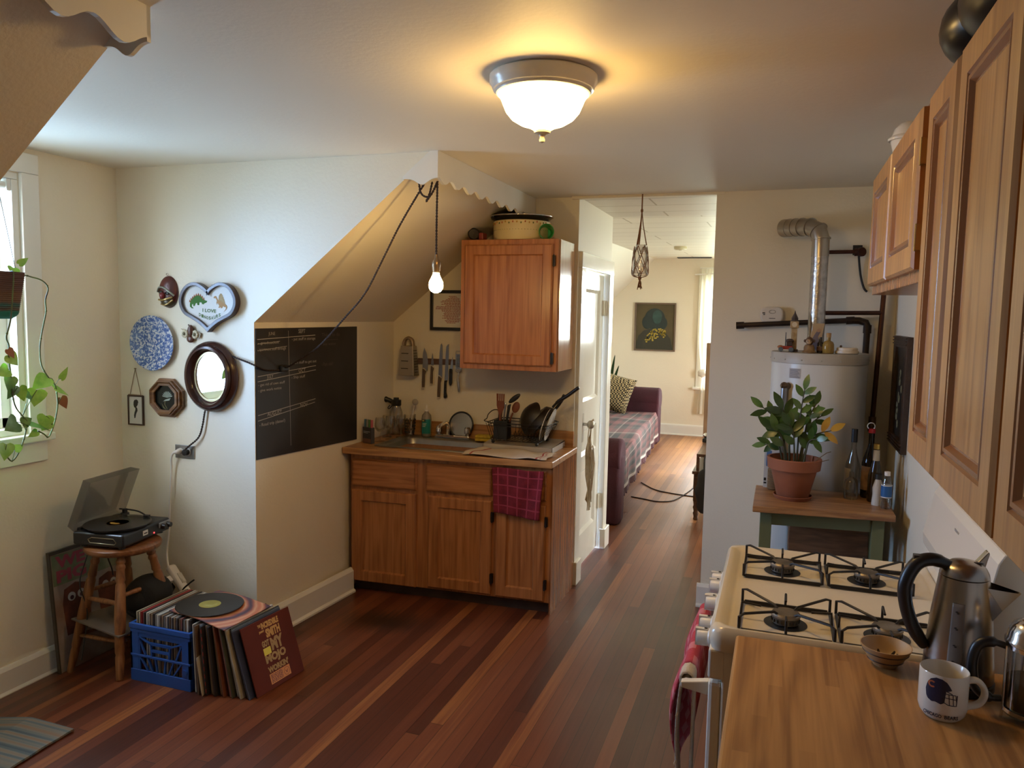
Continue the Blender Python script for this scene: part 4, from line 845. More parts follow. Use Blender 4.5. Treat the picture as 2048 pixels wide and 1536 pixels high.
chalk('- Road trip (dates?)', 3.245, 1.122, .021, .215)
part(b, 'chalk_writing', mat('chalk', (.42, .40, .38), .9), cb, True)
b = MB(); chalk('Things to do', 3.81, 1.566, .026, .19); cline(3.83, 1.552, 3.98, 1.552, .001); chalk('See water', 3.82, 1.520, .018, .14); chalk('Pam visit!', 3.825, 1.402, .022, .10); b.ell((cx_, 3.812, 1.410), (.0006, .003, .003), 8, 4)
part(b, 'faint_writing', mat('faint_chalk', (.13, .11, .10), .9), cb, True)

PY = 3.219
def F(x, z): return AX((x, PY, z), (1, 0, 0), (0, 0, 1), (0, -1, 0))   # local z comes out of the wall
# mask
mk = thing('carved_mask', 'small carved red and gold laughing mask high on the dormer wall', 'mask', (-3.003, PY, 1.80))
b = MB(); b.ell((0, 0, 0), (.060, .083, .034), 24, 16, F(-3.003, 1.80)); b.warp(lambda x, y, z: (x, min(y, PY), z - (.10 * (x + 3.003) ** 2)))
part(b, 'face', mat('mask_red', (.12, .025, .02), .35, col2=(.07, .018, .014), ns=3, sc3=(14, 1, 1)), mk, True, smooth=60)
b = MB(); b.ell((0, 0, 0), (.047, .032, .036), 20, 12, F(-3.004, 1.752)); b.warp(lambda x, y, z: (x, min(y, PY), z)); part(b, 'jaw', mat('mask_olive', (.06, .045, .02), .3), mk, True, smooth=60)
b = MB()
b.tube(spline([(-3.052, 3.1919, 1.800), (-3.035, 3.1840, 1.822), (-3.005, 3.1827, 1.820), (-2.975, 3.1880, 1.800), (-2.955, 3.1999, 1.780)], 4), .0055, 6)
part(b, 'brow', mat('mask_silver', (.35, .38, .33), .3, .5), mk, True, smooth=60)
for s_ in ((-3.025, 3.1853, 1.797, .014), (-2.985, 3.1867, 1.793, .015)): b = MB(); b.ell(s_[:3], (s_[3], .006, .009), 12, 6); part(b, 'eye', M_black, mk, True, smooth=60)
b = MB(); b.ell((-3.012, 3.1801, 1.781), (.014, .014, .017), 12, 8); part(b, 'nose', mat('mask_nose', (.16, .02, .03), .3), mk, True, smooth=60)
b = MB(); b.tube(spline([(-3.045, 3.1900, 1.760), (-3.015, 3.1814, 1.757), (-2.985, 3.1827, 1.764), (-2.960, 3.1933, 1.773)], 4), .005, 6); b.tube(spline([(-3.035, 3.1946, 1.737), (-3.01, 3.1880, 1.732), (-2.985, 3.1893, 1.740), (-2.962, 3.1972, 1.760)], 4), .0035, 6); part(b, 'teeth', mat('mask_gold', (.50, .36, .14), .3, .6), mk, True, smooth=60)
b = MB(); b.tube([(-3.003 + .006 * math.cos(2 * PI * k / 12), PY - .012, 1.890 + .006 * math.sin(2 * PI * k / 12)) for k in range(12)], .0017, 6, True); part(b, 'hanging_ring', M_chrome, mk, True)
# heart frame
ht = thing('heart_picture', 'dark heart shaped frame with two stitched dinosaurs', 'picture', (-2.735, PY, 1.745))
_hp = [(0, .040), (.026, .066), (.075, .088), (.122, .076), (.153, .038), (.158, -.004), (.136, -.042), (.092, -.064), (.048, -.086), (0, -.120)]
def heart(k, off=0.0):
    r_ = [(p.x, p.y) for p in spline([(x, z, 0) for x, z in _hp], 5)]
    full = r_ + [(-x, z) for x, z in r_[-2:0:-1]]; n = len(full); out = []
    for i in range(n):
        a, c = full[i - 1], full[(i + 1) % n]; d = Vector((c[0] - a[0], c[1] - a[1], 0)).normalized(); nx, nz = -d.y, d.x
        x, z = full[i]; q = 1.0 if abs(x) > 1e-6 else 1.55
        out.append((x * k - (-nx) * off * q, z * k + nz * off * q) if False else (x * k + (d.y) * -off * q, z * k + (-d.x) * -off * q) )
    return out
H1, H2 = heart(1.0), heart(1.0, .017)
b = MB(); b.ring(H1, H2, 0, .036, F(-2.735, 1.745)); part(b, 'frame', mat('heart_frame', (.045, .028, .03), .28), ht, True, bevel=.002)
b = MB(); b.prism(heart(1.0, .012), .012, .0205, F(-2.735, 1.745)); part(b, 'cloth', mat('stitch_cloth', (.72, .72, .70), .9, bump=.2, bs=500), ht, True)
fm = F(-2.735, 1.745); fy = PY - .0214
def dino(pts, name, m, outline=True):
    b = MB(); b.prism([(x, z) for x, z in pts], .0206, .0214, fm); return part(b, name, m, ht, True)
dino([(-.118, -.005), (-.114, .012), (-.10, .024), (-.085, .035), (-.066, .040), (-.048, .034), (-.034, .020), (-.022, .014), (-.010, .012), (-.014, .004), (-.026, .000), (-.034, -.006), (-.042, -.004), (-.045, .004), (-.058, .004), (-.060, -.010), (-.070, -.010), (-.074, .002), (-.082, -.002), (-.088, -.014), (-.096, -.016), (-.098, -.004), (-.106, -.008), (-.106, -.018), (-.094, -.026), (-.106, -.027), (-.118, -.018)], 'green_dinosaur', mat('dino_green', (.05, .15, .03), .9))
b = MB(); Bk = [(-.116, .010), (-.108, .020), (-.099, .028), (-.089, .036), (-.077, .042), (-.064, .044), (-.052, .040), (-.042, .031), (-.033, .022)]
for i, (x, z) in enumerate(Bk): b.prism([(x - .006, z - .006), (x + .006, z - .005), (x + .002 * (i - 4) * .5, z + .008)], .0215, .0219, fm)
part(b, 'back_plates', mat('dino_rust', (.28, .09, .03), .9), ht, True)
dino([(.030, .030), (.037, .037), (.046, .036), (.052, .026), (.058, .016), (.066, .016), (.078, .016), (.090, .008), (.099, -.002), (.109, -.008), (.113, -.018), (.107, -.030), (.090, -.042), (.103, -.028), (.104, -.018), (.096, -.018), (.086, -.012), (.083, -.022), (.074, -.024), (.072, -.016), (.066, -.022), (.058, -.021), (.064, -.012), (.058, -.002), (.052, .002), (.050, -.008), (.047, .004), (.050, .014), (.043, .026), (.032, .026)], 'tan_dinosaur', mat('dino_tan', (.42, .24, .11), .9))
b = MB()
for i in range(8):
    t = i / 7; x = .062 + .036 * t; zb = .015 - .016 * t; zt = zb + .020 + .022 * math.sin(PI * (t * .85 + .1))
    b.prism([(x - .002, zb), (x + .002, zb), (.076 + (x - .076) * .75 + .0015, zt), (.076 + (x - .076) * .75 - .0015, zt)], .0215, .0219, fm)
part(b, 'sail', mat('dino_sail', (.45, .33, .18), .9), ht, True)
b = MB(); b.text('I LOVE', .018, (-2.735 + .002, fy, 1.745 - .046), (1, 0, -.05), (.05, 0, 1), .084, mid=True, bold=.03)
for i, ch_ in enumerate('DINOSAURS'): b.text(ch_, .0165, (-2.797 + i * .0152, fy, 1.745 - .066 - .016 * math.sin(PI * i / 8)), (1, 0, .10 * (i - 4) / 4), (0, 0, 1), .0125, bold=.03)
part(b, 'lettering', mat('stitch_green', (.10, .17, .06), .9), ht, True)
b = MB(); b.box(-2.731, -2.722, PY - .004, PY + .001, 1.836, 1.839); solo(b, 'wall_nail', M_iron, 'dark nail in the dormer wall above the heart frame', 'nail', (-2.727, PY, 1.837))
# blue and white plate
bp = thing('hanging_plate', 'blue and white floral plate hanging on the dormer wall', 'plate', (-3.105, PY, 1.533))
m_ = bpy.data.materials.new('blue_floral'); m_.use_nodes = True; n_t = m_.node_tree; p_ = n_t.nodes['Principled BSDF']; p_.inputs['Roughness'].default_value = .15
t_ = n_t.nodes.new('ShaderNodeTexCoord'); ns_ = n_t.nodes.new('ShaderNodeTexNoise'); ns_.inputs['Scale'].default_value = 38; ns_.inputs['Detail'].default_value = 3.5; ns_.inputs['Distortion'].default_value = 2.6
vr = n_t.nodes.new('ShaderNodeTexVoronoi'); vr.inputs['Scale'].default_value = 60; ad = n_t.nodes.new('ShaderNodeMath'); ad.operation = 'MULTIPLY_ADD'; ad.inputs[1].default_value = .28
cr = n_t.nodes.new('ShaderNodeValToRGB'); cr.color_ramp.elements[0].position = .575; cr.color_ramp.elements[0].color = (.62, .66, .70, 1); cr.color_ramp.elements[1].position = .70; cr.color_ramp.elements[1].color = (.06, .12, .34, 1); ee = cr.color_ramp.elements.new(.615); ee.color = (.22, .33, .58, 1)
for a_, b__ in ((t_.outputs['Object'], ns_.inputs['Vector']), (t_.outputs['Object'], vr.inputs['Vector']), (vr.outputs['Distance'], ad.inputs[0]), (ns_.outputs['Fac'], ad.inputs[2]), (ad.outputs[0], cr.inputs[0]), (cr.outputs[0], p_.inputs['Base Color'])): n_t.links.new(a_, b__)
b = MB(); b.lathe([(.001, .006), (.085, .006), (.095, .010), (.142, .026), (.1445, .024), (.096, .006), (.08, .001), (.001, .001)], 56, F(-3.105, 1.533)); part(b, 'dish', m_, bp, True, smooth=40)
b = MB()
for a in (70, 110, 250, 290): x, z = .144 * math.cos(R(a)), .144 * math.sin(R(a)); b.tube([(-3.105 + x * .97, PY - .001, 1.533 + z * .97), (-3.105 + x * 1.02, PY - .018, 1.533 + z * 1.02), (-3.105 + x * .975, PY - .029, 1.533 + z * .975)], .0014, 5)
part(b, 'wire_hanger', M_steel, bp, True)
# flower sconce ornament
fo = thing('owl_ornament', 'tiny brown bird ornament with two cream flowers on the dormer wall', 'ornament', (-2.860, PY, 1.587))
b = MB(); b.ell((-2.858, PY - .014, 1.602), (.017, .013, .032), 12, 8); b.ell((-2.862, PY - .012, 1.560), (.022, .011, .018), 12, 8); b.tube([(-2.875, PY - .01, 1.635), (-2.868, PY - .01, 1.625), (-2.870, PY - .01, 1.58)], .004, 6); part(b, 'bird', mat('ornament_brown', (.09, .035, .02), .35), fo, True, smooth=50)
for x, z in ((-2.897, 1.588), (-2.832, 1.585)):
    b = MB()
    for k in range(9): a = 2 * PI * k / 9; b.ell((x + .013 * math.cos(a), PY - .014, z + .015 * math.sin(a)), (.008, .004, .008), 8, 5)
    f_ = part(b, 'flower', mat('cream_petals', (.60, .53, .36), .5), fo, True, smooth=60)
    b = MB(); b.ell((x, PY - .019, z), (.008, .004, .009), 10, 6); part(b, 'flower_centre', mat('olive_centre', (.13, .12, .06), .6), f_, True, smooth=60)
b = MB(); b.prism([(-2.925, 1.613), (-2.893, 1.606), (-2.895, 1.596)], 0, .004, AX((0, PY - .006, 0), (1, 0, 0), (0, 0, 1), (0, -1, 0))); b.prism([(-2.815, 1.60), (-2.798, 1.592), (-2.806, 1.565), (-2.822, 1.57)], 0, .004, AX((0, PY - .006, 0), (1, 0, 0), (0, 0, 1), (0, -1, 0))); part(b, 'leaf', mat('ornament_leaf', (.28, .22, .12), .5), fo, True)
# oval mirror
om = thing('oval_mirror', 'oval mirror in a deep dark wooden frame beside the blackboard', 'mirror', (-2.733, PY, 1.373))
pr = [(.158, 0), (.164, .012), (.158, .030), (.146, .040), (.142, .036), (.134, .052), (.122, .056), (.116, .046), (.112, .030), (.104, .024), (.100, .010), (.098, 0)]
n_ = 64; vs = []; fs = []
for i in range(n_):
    a = 2 * PI * i / n_
    for r_, h_ in pr: vs.append((r_ * math.cos(a), (r_ + .017 + (.164 - r_) * .12) * math.sin(a), h_))
k_ = len(pr)
for i in range(n_):
    for j in range(k_): fs.append([i * k_ + j, ((i + 1) % n_) * k_ + j, ((i + 1) % n_) * k_ + (j + 1) % k_, i * k_ + (j + 1) % k_])
b = MB(); b.add(vs, fs, F(-2.733, 1.373)); part(b, 'frame', mat('mahogany', (.055, .02, .014), .25, col2=(.035, .013, .01), ns=6), om, True, smooth=35)
b = MB(); b.prism(circ(.103, 56, ry=.128), .012, .016, F(-2.733, 1.373)); part(b, 'glass', mat('mirror_glass', (.9, .92, .92), .02, 1.0), om, True)
b = MB(); b.ring(circ(.103, 56, ry=.128), circ(.0945, 56, ry=.1185), .016, .021, F(-2.733, 1.373)); part(b, 'gilt_slip', mat('gilt', (.45, .36, .20), .35, .6), om, True)
# small silhouette frame
sf = thing('silhouette_frame', 'thin framed black silhouette hanging on a string from a nail', 'picture', (-3.237, PY, 1.17))
b = MB(); b.ring(P4(-.052, .052, -.080, .080), P4(-.045, .045, -.073, .073), 0, .010, F(-3.237, 1.170)); part(b, 'frame', mat('thin_brown', (.06, .035, .025), .4), sf, True)
b = MB(); b.box(-3.284, -3.190, PY - .005, PY - .002, 1.095, 1.245); part(b, 'sheet', mat('sheet_white', (.72, .71, .68), .7), sf, True)
b = MB(); b.prism([(-.012, .052), (.002, .056), (.012, .050), (.014, .038), (.010, .034), (.010, .028), (.004, .020), (.000, .016), (.006, .008), (.008, -.004), (-.002, -.022), (-.008, -.044), (-.014, -.046), (-.016, -.030), (-.012, -.014), (-.006, .0), (-.006, .010), (-.014, .014), (-.018, .026), (-.017, .042)], .005, .006, F(-3.234, 1.172)); part(b, 'silhouette', mat('ink', (.025, .023, .022), .7), sf, True)
b = MB(); b.tube([(-3.273, PY - .006, 1.252), (-3.236, PY - .004, 1.392)], .0018, 5); b.tube([(-3.199, PY - .006, 1.252), (-3.236, PY - .004, 1.392)], .0018, 5); b.tube([(-3.285, PY - .006, 1.252), (-3.187, PY - .006, 1.250)], .003, 5); b.cyl((-3.236, PY + .002, 1.392), (-3.236, PY - .010, 1.393), .003, n=8); part(b, 'string', mat('twine', (.22, .14, .08), .9), sf, True)
# octagonal picture
oc = thing('octagon_picture', 'octagonal wooden frame with a dark flower picture', 'picture', (-3.020, PY, 1.250))
o8 = lambda r_: [(r_ * math.cos(R(22.5 + 45 * i)) * .98, r_ * math.sin(R(22.5 + 45 * i)) * .92) for i in range(8)]
b = MB(); fo_ = F(-3.020, 1.250); b.ring(o8(.118), o8(.100), 0, .020, fo_); b.ring(o8(.108), o8(.086), .02, .034, fo_); b.ring(o8(.098), o8(.074), .034, .042, fo_, zi=.022); part(b, 'frame', wood('octagon_wood', (.10, .045, .018), (.17, .08, .03), (.26, .13, .05), 'x', .35), oc, True, bevel=.002)
b = MB(); b.prism(o8(.080), .014, .018, fo_); part(b, 'panel', mat('dark_panel', (.010, .014, .014), .15), oc, True)
b = MB()
for k in range(9): a = R(20 + k * 18); b.prism([(.008, .0), (.008 + .03 * math.cos(a - .12), .030 * math.sin(a - .12)), (.008 + .036 * math.cos(a), .036 * math.sin(a)), (.008 + .03 * math.cos(a + .12), .030 * math.sin(a + .12))], .0182, .019, fo_)
b.prism([(-.006, -.01), (.03, .0), (.02, -.014), (-.02, -.02)], .0182, .019, fo_); part(b, 'flower_print', mat('pale_print', (.22, .26, .22), .5), oc, True)
b = MB(); b.prism([(-.008, -.014), (-.012, -.035), (.005, -.06), (.008, -.058), (-.008, -.034), (-.003, -.014)], .0182, .019, fo_); b.prism([(-.03, -.03), (-.015, -.05), (0, -.062), (-.02, -.056)], .0182, .019, fo_); part(b, 'leaf_print', mat('olive_print', (.12, .10, .03), .5), oc, True)
# outlet, cord, power strip
ol = thing('wall_outlet', 'steel double outlet plate with two plugs on the dormer wall', 'outlet', (-2.920, PY, .970))
b = MB(); b.box(-2.981, -2.857, PY - .005, PY, .934, 1.005); part(b, 'plate', mat('outlet_steel', (.35, .36, .36), .3, .9), ol, True, bevel=.002)
for x in (-2.945, -2.897): b = MB(); b.lathe([(.019, .004), (.019, .007), (.001, .007)], 16, F(x, .970)); part(b, 'socket', mat('socket_cream', (.55, .54, .5), .4), ol, True)
M_wcord = mat('white_cord', (.74, .71, .67), .45)
ps = thing('power_strip', 'white power strip with long cord leaning in the corner behind the records', 'power strip', (-2.80, 3.15, .12))
b = MB(); b.tube(spline([(-2.945, 3.195, .970), (-2.965, 3.185, .965), (-2.985, 3.19, .93), (-2.994, 3.20, .869), (-3.008, 3.20, .707), (-3.019, 3.20, .544), (-3.030, 3.195, .433), (-3.015, 3.18, .385), (-2.995, 3.165, .355)], 6), .0055, 8); part(b, 'cord', M_wcord, ps, True, smooth=60)
b = MB(); b.tube(spline([(-2.950, PY - .008, .970), (-2.950, PY - .022, .970), (-2.962, PY - .034, .967)], 4), [.016, .016, .015, .014, .013, .012, .010, .009, .008], 10); part(b, 'plug', M_wcord, ps, True, smooth=50)
m = AX((-2.865, 3.150, .235), Vector((-.66, .06, .75)), Vector((.1, -.99, .16)), Vector((.75, .18, .64)))
b = MB(); b.box(-.175, .175, -.028, .028, -.018, .018, m); part(b, 'strip', M_wcord, ps, True, bevel=.014, seg=3)
b = MB(); b.box(.055, .115, -.020, .012, .018, .023, m); b.box(.06, .08, -.016, .008, .023, .026, m); part(b, 'switch', mat('strip_grey', (.60, .57, .52), .4), ps, True, bevel=.002)
ad_ = thing('power_adapter', 'black power adapter plugged into the leaning power strip', 'adapter', (-2.955, 3.13, .25))
m = AX((-2.965, 3.115, .265), (.62, -.2, .76), (.2, .97, .1), (-.76, .1, .62))
b = MB(); b.box(-.075, .02, -.035, .035, -.03, .03, m); part(b, 'brick', M_black, ad_, True, bevel=.008)
b = MB(); b.box(.02, .06, -.02, .02, -.005, .03, m); part(b, 'cube_plug', M_wcord, ad_, True, bevel=.004)
b = MB(); b.tube(spline([(-2.83, 3.11, .22), (-2.845, 3.10, .27), (-2.80, 3.10, .315), (-2.775, 3.105, .335)], 6), .0045, 7); b.tube(spline([(-2.99, 3.11, .19), (-2.93, 3.08, .17), (-2.88, 3.09, .22), (-2.85, 3.10, .245)], 6), .004, 7); part(b, 'lead', M_black, ad_, True, smooth=60)

# ------------------------------------------------------------------ hanging plant at the window
hp = thing('hanging_plant', 'trailing pothos in a woven hanging pot at the left window', 'plant', (-3.10, 2.345, 1.66))
pc = (-3.10, 2.345)
m_ = bpy.data.materials.new('woven_rope'); m_.use_nodes = True; n_t = m_.node_tree; p_ = n_t.nodes['Principled BSDF']; p_.inputs['Roughness'].default_value = .9
t_ = n_t.nodes.new('ShaderNodeTexCoord'); sx_ = n_t.nodes.new('ShaderNodeSeparateXYZ'); cr = n_t.nodes.new('ShaderNodeValToRGB'); mr_ = n_t.nodes.new('ShaderNodeMapRange'); mr_.inputs[1].default_value = 0; mr_.inputs[2].default_value = .19
wv_ = n_t.nodes.new('ShaderNodeTexNoise'); wv_.inputs['Scale'].default_value = 60; ad = n_t.nodes.new('ShaderNodeMath'); ad.operation = 'MULTIPLY_ADD'; ad.inputs[1].default_value = .10
els = cr.color_ramp.elements; els[0].position = .0; els[0].color = (.01, .12, .07, 1); els[1].position = 1.0; els[1].color = (.10, .045, .03, 1)
for ps_, c_ in ((.20, (.015, .13, .08, 1)), (.25, (.09, .05, .03, 1)), (.36, (.03, .09, .07, 1)), (.42, (.12, .06, .03, 1)), (.60, (.13, .06, .025, 1)), (.70, (.10, .045, .03, 1))): q_ = els.new(ps_); q_.color = c_
for a_, b__ in ((t_.outputs['Object'], sx_.inputs[0]), (sx_.outputs['Z'], mr_.inputs[0]), (t_.outputs['Object'], wv_.inputs['Vector']), (wv_.outputs['Fac'], ad.inputs[0]), (mr_.outputs[0], ad.inputs[2]), (ad.outputs[0], cr.inputs[0]), (cr.outputs[0], p_.inputs['Base Color'])): n_t.links.new(a_, b__)
b = MB(); prof = []
for i in range(24):
    z = .190 * i / 23; r_ = .082 + .030 * (i / 23) - (.020 * (1 - i / 3) ** 2 if i < 3 else 0)
    prof += [(r_ - .0015, z), (r_ + .0022, z + .0041)]
prof += [(.105, .192), (.10, .19), (.10, .16), (.001, .155)]
b.lathe([(.001, 0)] + prof, 36, T(pc[0], pc[1], 1.660)); part(b, 'pot', m_, hp, True, smooth=70)
b = MB()
for dx, dy in ((.0, .105), (.09, -.05), (-.09, -.05)): b.tube([(pc[0] + dx, pc[1] + dy, 1.845), (pc[0] + dx * .05, pc[1] + dy * .05 + .005, 2.33)], .0016, 5)
b.tube([(pc[0], pc[1] + .005, 2.33), (pc[0], pc[1] + .005, 2.44)], .002, 5); part(b, 'hanging_cord', mat('cord_grey', (.10, .08, .06), .9), hp, True)
V1 = [(-3.08, 2.42, 1.835), (-3.1, 2.484, 1.846), (-3.1, 2.517, 1.841), (-3.1, 2.569, 1.828), (-3.1, 2.598, 1.796), (-3.1, 2.583, 1.743), (-3.1, 2.584, 1.694), (-3.1, 2.572, 1.643), (-3.1, 2.557, 1.587), (-3.1, 2.547, 1.521), (-3.1, 2.552, 1.454), (-3.1, 2.58, 1.403), (-3.1, 2.616, 1.36), (-3.1, 2.625, 1.313), (-3.1, 2.626, 1.263), (-3.1, 2.613, 1.205), (-3.1, 2.596, 1.161), (-3.1, 2.574, 1.127), (-3.1, 2.552, 1.144), (-3.1, 2.523, 1.162)]
V2 = [(-3.03, 2.36, 1.85), (-2.985, 2.345, 1.85), (-2.975, 2.330, 1.759), (-2.98, 2.32, 1.654), (-3.0, 2.315, 1.587), (-3.02, 2.34, 1.549), (-3.04, 2.353, 1.495), (-3.06, 2.375, 1.416), (-3.08, 2.395, 1.333), (-3.1, 2.423, 1.278), (-3.1, 2.452, 1.237), (-3.1, 2.472, 1.213), (-3.1, 2.466, 1.17), (-3.1, 2.45, 1.123), (-3.1, 2.422, 1.071), (-3.1, 2.396, 1.049), (-3.1, 2.378, 1.065), (-3.1, 2.365, 1.091)]
M_vine = mat('vine_stem', (.13, .17, .05), .75, col2=(.06, .05, .03), ns=14, spec=.25)
for V in (V1, V2):
    b = MB(); P_ = spline(V, 4); b.tube(P_, .0030, 7)
    for i in range(6, len(P_), 9): b.ell(P_[i], (.0045, .0045, .0045), 6, 4)
    part(b, 'vine', M_vine, hp, True, smooth=60)
M_leaf = [mat('pothos_leaf', (.17, .34, .03), .38, col2=(.28, .46, .06), ns=30), mat('pothos_leaf_dark', (.05, .13, .02), .35, col2=(.09, .20, .03), ns=30), mat('dry_leaf', (.26, .08, .03), .6)]
def leafmesh(bb, O, d, nrm, L_, W_, prof=None):
    """heart shaped leaf: base at O, tip along d"""
    d = Vector(d).normalized(); n_ = Vector(nrm); n_ = (n_ - d * n_.dot(d)).normalized(); s_ = d.cross(n_); O = Vector(O)
    prof = prof or [(-.10, .22), (-.04, .40), (.10, .52), (.28, .50), (.48, .40), (.68, .26), (.85, .12), (1.0, .0)]
    vs = []; K = len(prof)
    for t, w_ in prof:
        bend = n_ * (-.16 * t * t * L_)
        c = O + d * (max(t, 0) * L_) + bend
        e_ = O + d * (t * L_) + bend
        vs += [e_ + s_ * (w_ * W_) + n_ * (.10 * w_ * W_), c, e_ - s_ * (w_ * W_) + n_ * (.10 * w_ * W_)]
    fs = []
    for i in range(K - 1): a = i * 3; fs += [[a, a + 1, a + 4, a + 3], [a + 1, a + 2, a + 5, a + 4]]
    bb.add(vs, fs)
lf = [((72, 760), (-3.1, 2.58, 1.395), (0, -.9, -.5), (.6, .3, .7), .085, .075, 0), ((0,), (-3.1, 2.525, 1.345), (.2, -.3, -.95), (1, -.3, .1), .075, .085, 0), ((0,), (-3.1, 2.49, 1.33), (.1, -.95, .1), (.9, .1, .5), .05, .05, 1), ((0,), (-3.1, 2.612, 1.345), (.1, .85, -.35), (.5, -.2, .85), .085, .06, 0), ((0,), (-3.1, 2.648, 1.385), (.2, .5, .85), (.9, -.4, 0), .065, .03, 0), ((0,), (-3.1, 2.645, 1.300), (.2, .35, -.9), (.9, -.4, .1), .060, .045, 2),
      ((0,), (-3.1, 2.565, 1.225), (.1, -.35, -.9), (1, -.2, .2), .065, .075, 0), ((0,), (-3.1, 2.585, 1.195), (.1, -.75, -.6), (1, .2, .4), .055, .05, 0), ((0,), (-3.1, 2.475, 1.20), (.3, .9, -.28), (.5, .2, .85), .105, .05, 1), ((0,), (-3.1, 2.425, 1.215), (.2, -.7, -.3), (.95, .1, .2), .07, .085, 1), ((0,), (-3.1, 2.45, 1.205), (.1, .7, .3), (.9, -.1, .3), .05, .05, 1), ((0,), (-3.1, 2.372, 1.125), (.2, -.2, -.95), (1, 0, .2), .070, .075, 0), ((0,), (-3.1, 2.41, 1.095), (.1, .8, .4), (.8, -.2, .6), .045, .04, 0),
      ((0,), (-3.085, 2.43, 1.365), (.1, .3, -.9), (1, -.3, .1), .068, .055, 0), ((0,), (-3.08, 2.405, 1.375), (.1, -.5, -.85), (1, .2, .2), .065, .06, 1), ((0,), (-3.06, 2.375, 1.415), (.2, -.3, -.95), (1, 0, .3), .065, .06, 1), ((0,), (-3.05, 2.355, 1.45), (.2, -.8, -.3), (1, .2, .3), .06, .06, 0), ((0,), (-3.04, 2.35, 1.51), (.2, .5, -.6), (1, -.1, .2), .06, .06, 0), ((0,), (-3.08, 2.42, 1.875), (.3, -.2, -.4), (1, -.1, .4), .05, .05, 0), ((0,), (-3.06, 2.43, 1.89), (.2, .6, .5), (.9, -.4, .2), .05, .03, 0), ((0,), (-3.1, 2.52, 1.16), (.1, -.8, -.3), (.9, .2, .4), .05, .035, 0), ((0,), (-3.02, 2.335, 1.535), (.3, .4, -.8), (.95, -.2, .2), .045, .035, 2)]
for q in lf:
    b = MB(); leafmesh(b, q[1], q[2], q[3], q[4], q[5]); part(b, 'leaf', M_leaf[q[6]], hp, True, smooth=80)
for q in lf[:18]:
    o_2 = Vector(q[1]); best = min((Vector(p) for p in V1 + V2), key=lambda p: (p - o_2 - Vector((0, 0, -.04))).length); b = MB(); b.tube(spline([best, best.lerp(o_2, .5) + Vector((.006, .0, .012)), o_2], 4), .0016, 5)
    part(b, 'leaf_stalk', M_vine, hp, True, smooth=60)
# ------------------------------------------------------------------ stool, record player, records
st = thing('wooden_stool', 'turned wooden stool carrying the record player in the dormer corner', 'stool', (-2.98, 2.86, 0))
M_stl = wood('stool_wood', (.14, .05, .016), (.24, .095, .030), (.33, .14, .05), 'z', .35); M_sts = wood('stool_seat_wood', (.12, .045, .016), (.21, .08, .028), (.29, .12, .045), 'x', .3)
SC = (-2.98, 2.86)
b = MB(); b.lathe([(.001, .545), (.15, .545), (.168, .552), (.174, .563), (.172, .575), (.160, .583), (.10, .581), (.001, .578)], 40, T(SC[0], SC[1], 0)); part(b, 'seat', M_sts, st, True, smooth=45)
legs = {}
for a, rb, zb in ((-50, .265, 0), (38, .255, .0), (130, .25, -.07), (207, .26, -.068)):
    ca, sa = math.cos(R(a)), math.sin(R(a)); t0 = Vector((SC[0] + ca * .115, SC[1] + sa * .115, .55)); t1 = Vector((SC[0] + ca * rb, SC[1] + sa * rb, zb)); legs[a] = (t0, t1)
    pr = [(0, .015), (.03, .016), (.05, .021), (.065, .022), (.08, .017), (.095, .021), (.11, .022), (.125, .018), (.17, .019), (.21, .022), (.23, .017), (.25, .022), (.50, .026), (.78, .022), (.80, .018), (.82, .021), (1.0, .016)]
    b = MB(); b.tube([t0.lerp(t1, p[0]) for p in pr], [p[1] for p in pr], 14); part(b, 'leg', M_stl, st, True, smooth=50)
ks = list(legs)
for i in range(4):
    A, B = legs[ks[i]], legs[ks[(i + 1) % 4]]; f_ = .40 if i % 2 else .34
    b = MB(); p, q = A[0].lerp(A[1], f_), B[0].lerp(B[1], f_); b.tube([p, p.lerp(q, .5), q], [.009, .013, .009], 10); part(b, 'stretcher', M_stl, st, True, smooth=50)
    b = MB(); p, q = A[0].lerp(A[1], .70), B[0].lerp(B[1], .70); b.tube([p, p.lerp(q, .5), q], [.008, .011, .008], 10); part(b, 'lower_stretcher', M_stl, st, True, smooth=50)
b = MB(); c4 = [legs[k][0].lerp(legs[k][1], .68) for k in ks]; cc = sum(c4, Vector()) / 4; e4 = [c + (c - cc) * .16 for c in c4]; zc = .195
b.prism([(e.x, e.y) for e in e4], zc, zc + .007); part(b, 'shelf', mat('shelf_board', (.16, .12, .09), .7, col2=(.12, .09, .065), ns=4), st, True)
sk2 = thing('black_speaker', 'round black speaker on the board between the stool legs', 'speaker', (-2.93, 2.93, .202))
b = MB(); b.ell((-2.90, 2.93, .302), (.098, .125, .100), 28, 16); part(b, 'body', mat('speaker_black', (.010, .009, .009), .8), sk2, True, smooth=60)
b = MB(); b.lathe([(.001, .004), (.07, .0), (.08, -.006), (.086, -.012)], 28, disc_frame((-2.872, 2.830, .302), (.25, -.97, .05))); part(b, 'grille', mat('grille_black', (.014, .013, .013), .9, bump=.6, bs=400), sk2, True, smooth=60)
tt = thing('record_player', 'black record player with raised smoky lid on the wooden stool', 'record player', (-3.005, 2.885, .583), R(98))
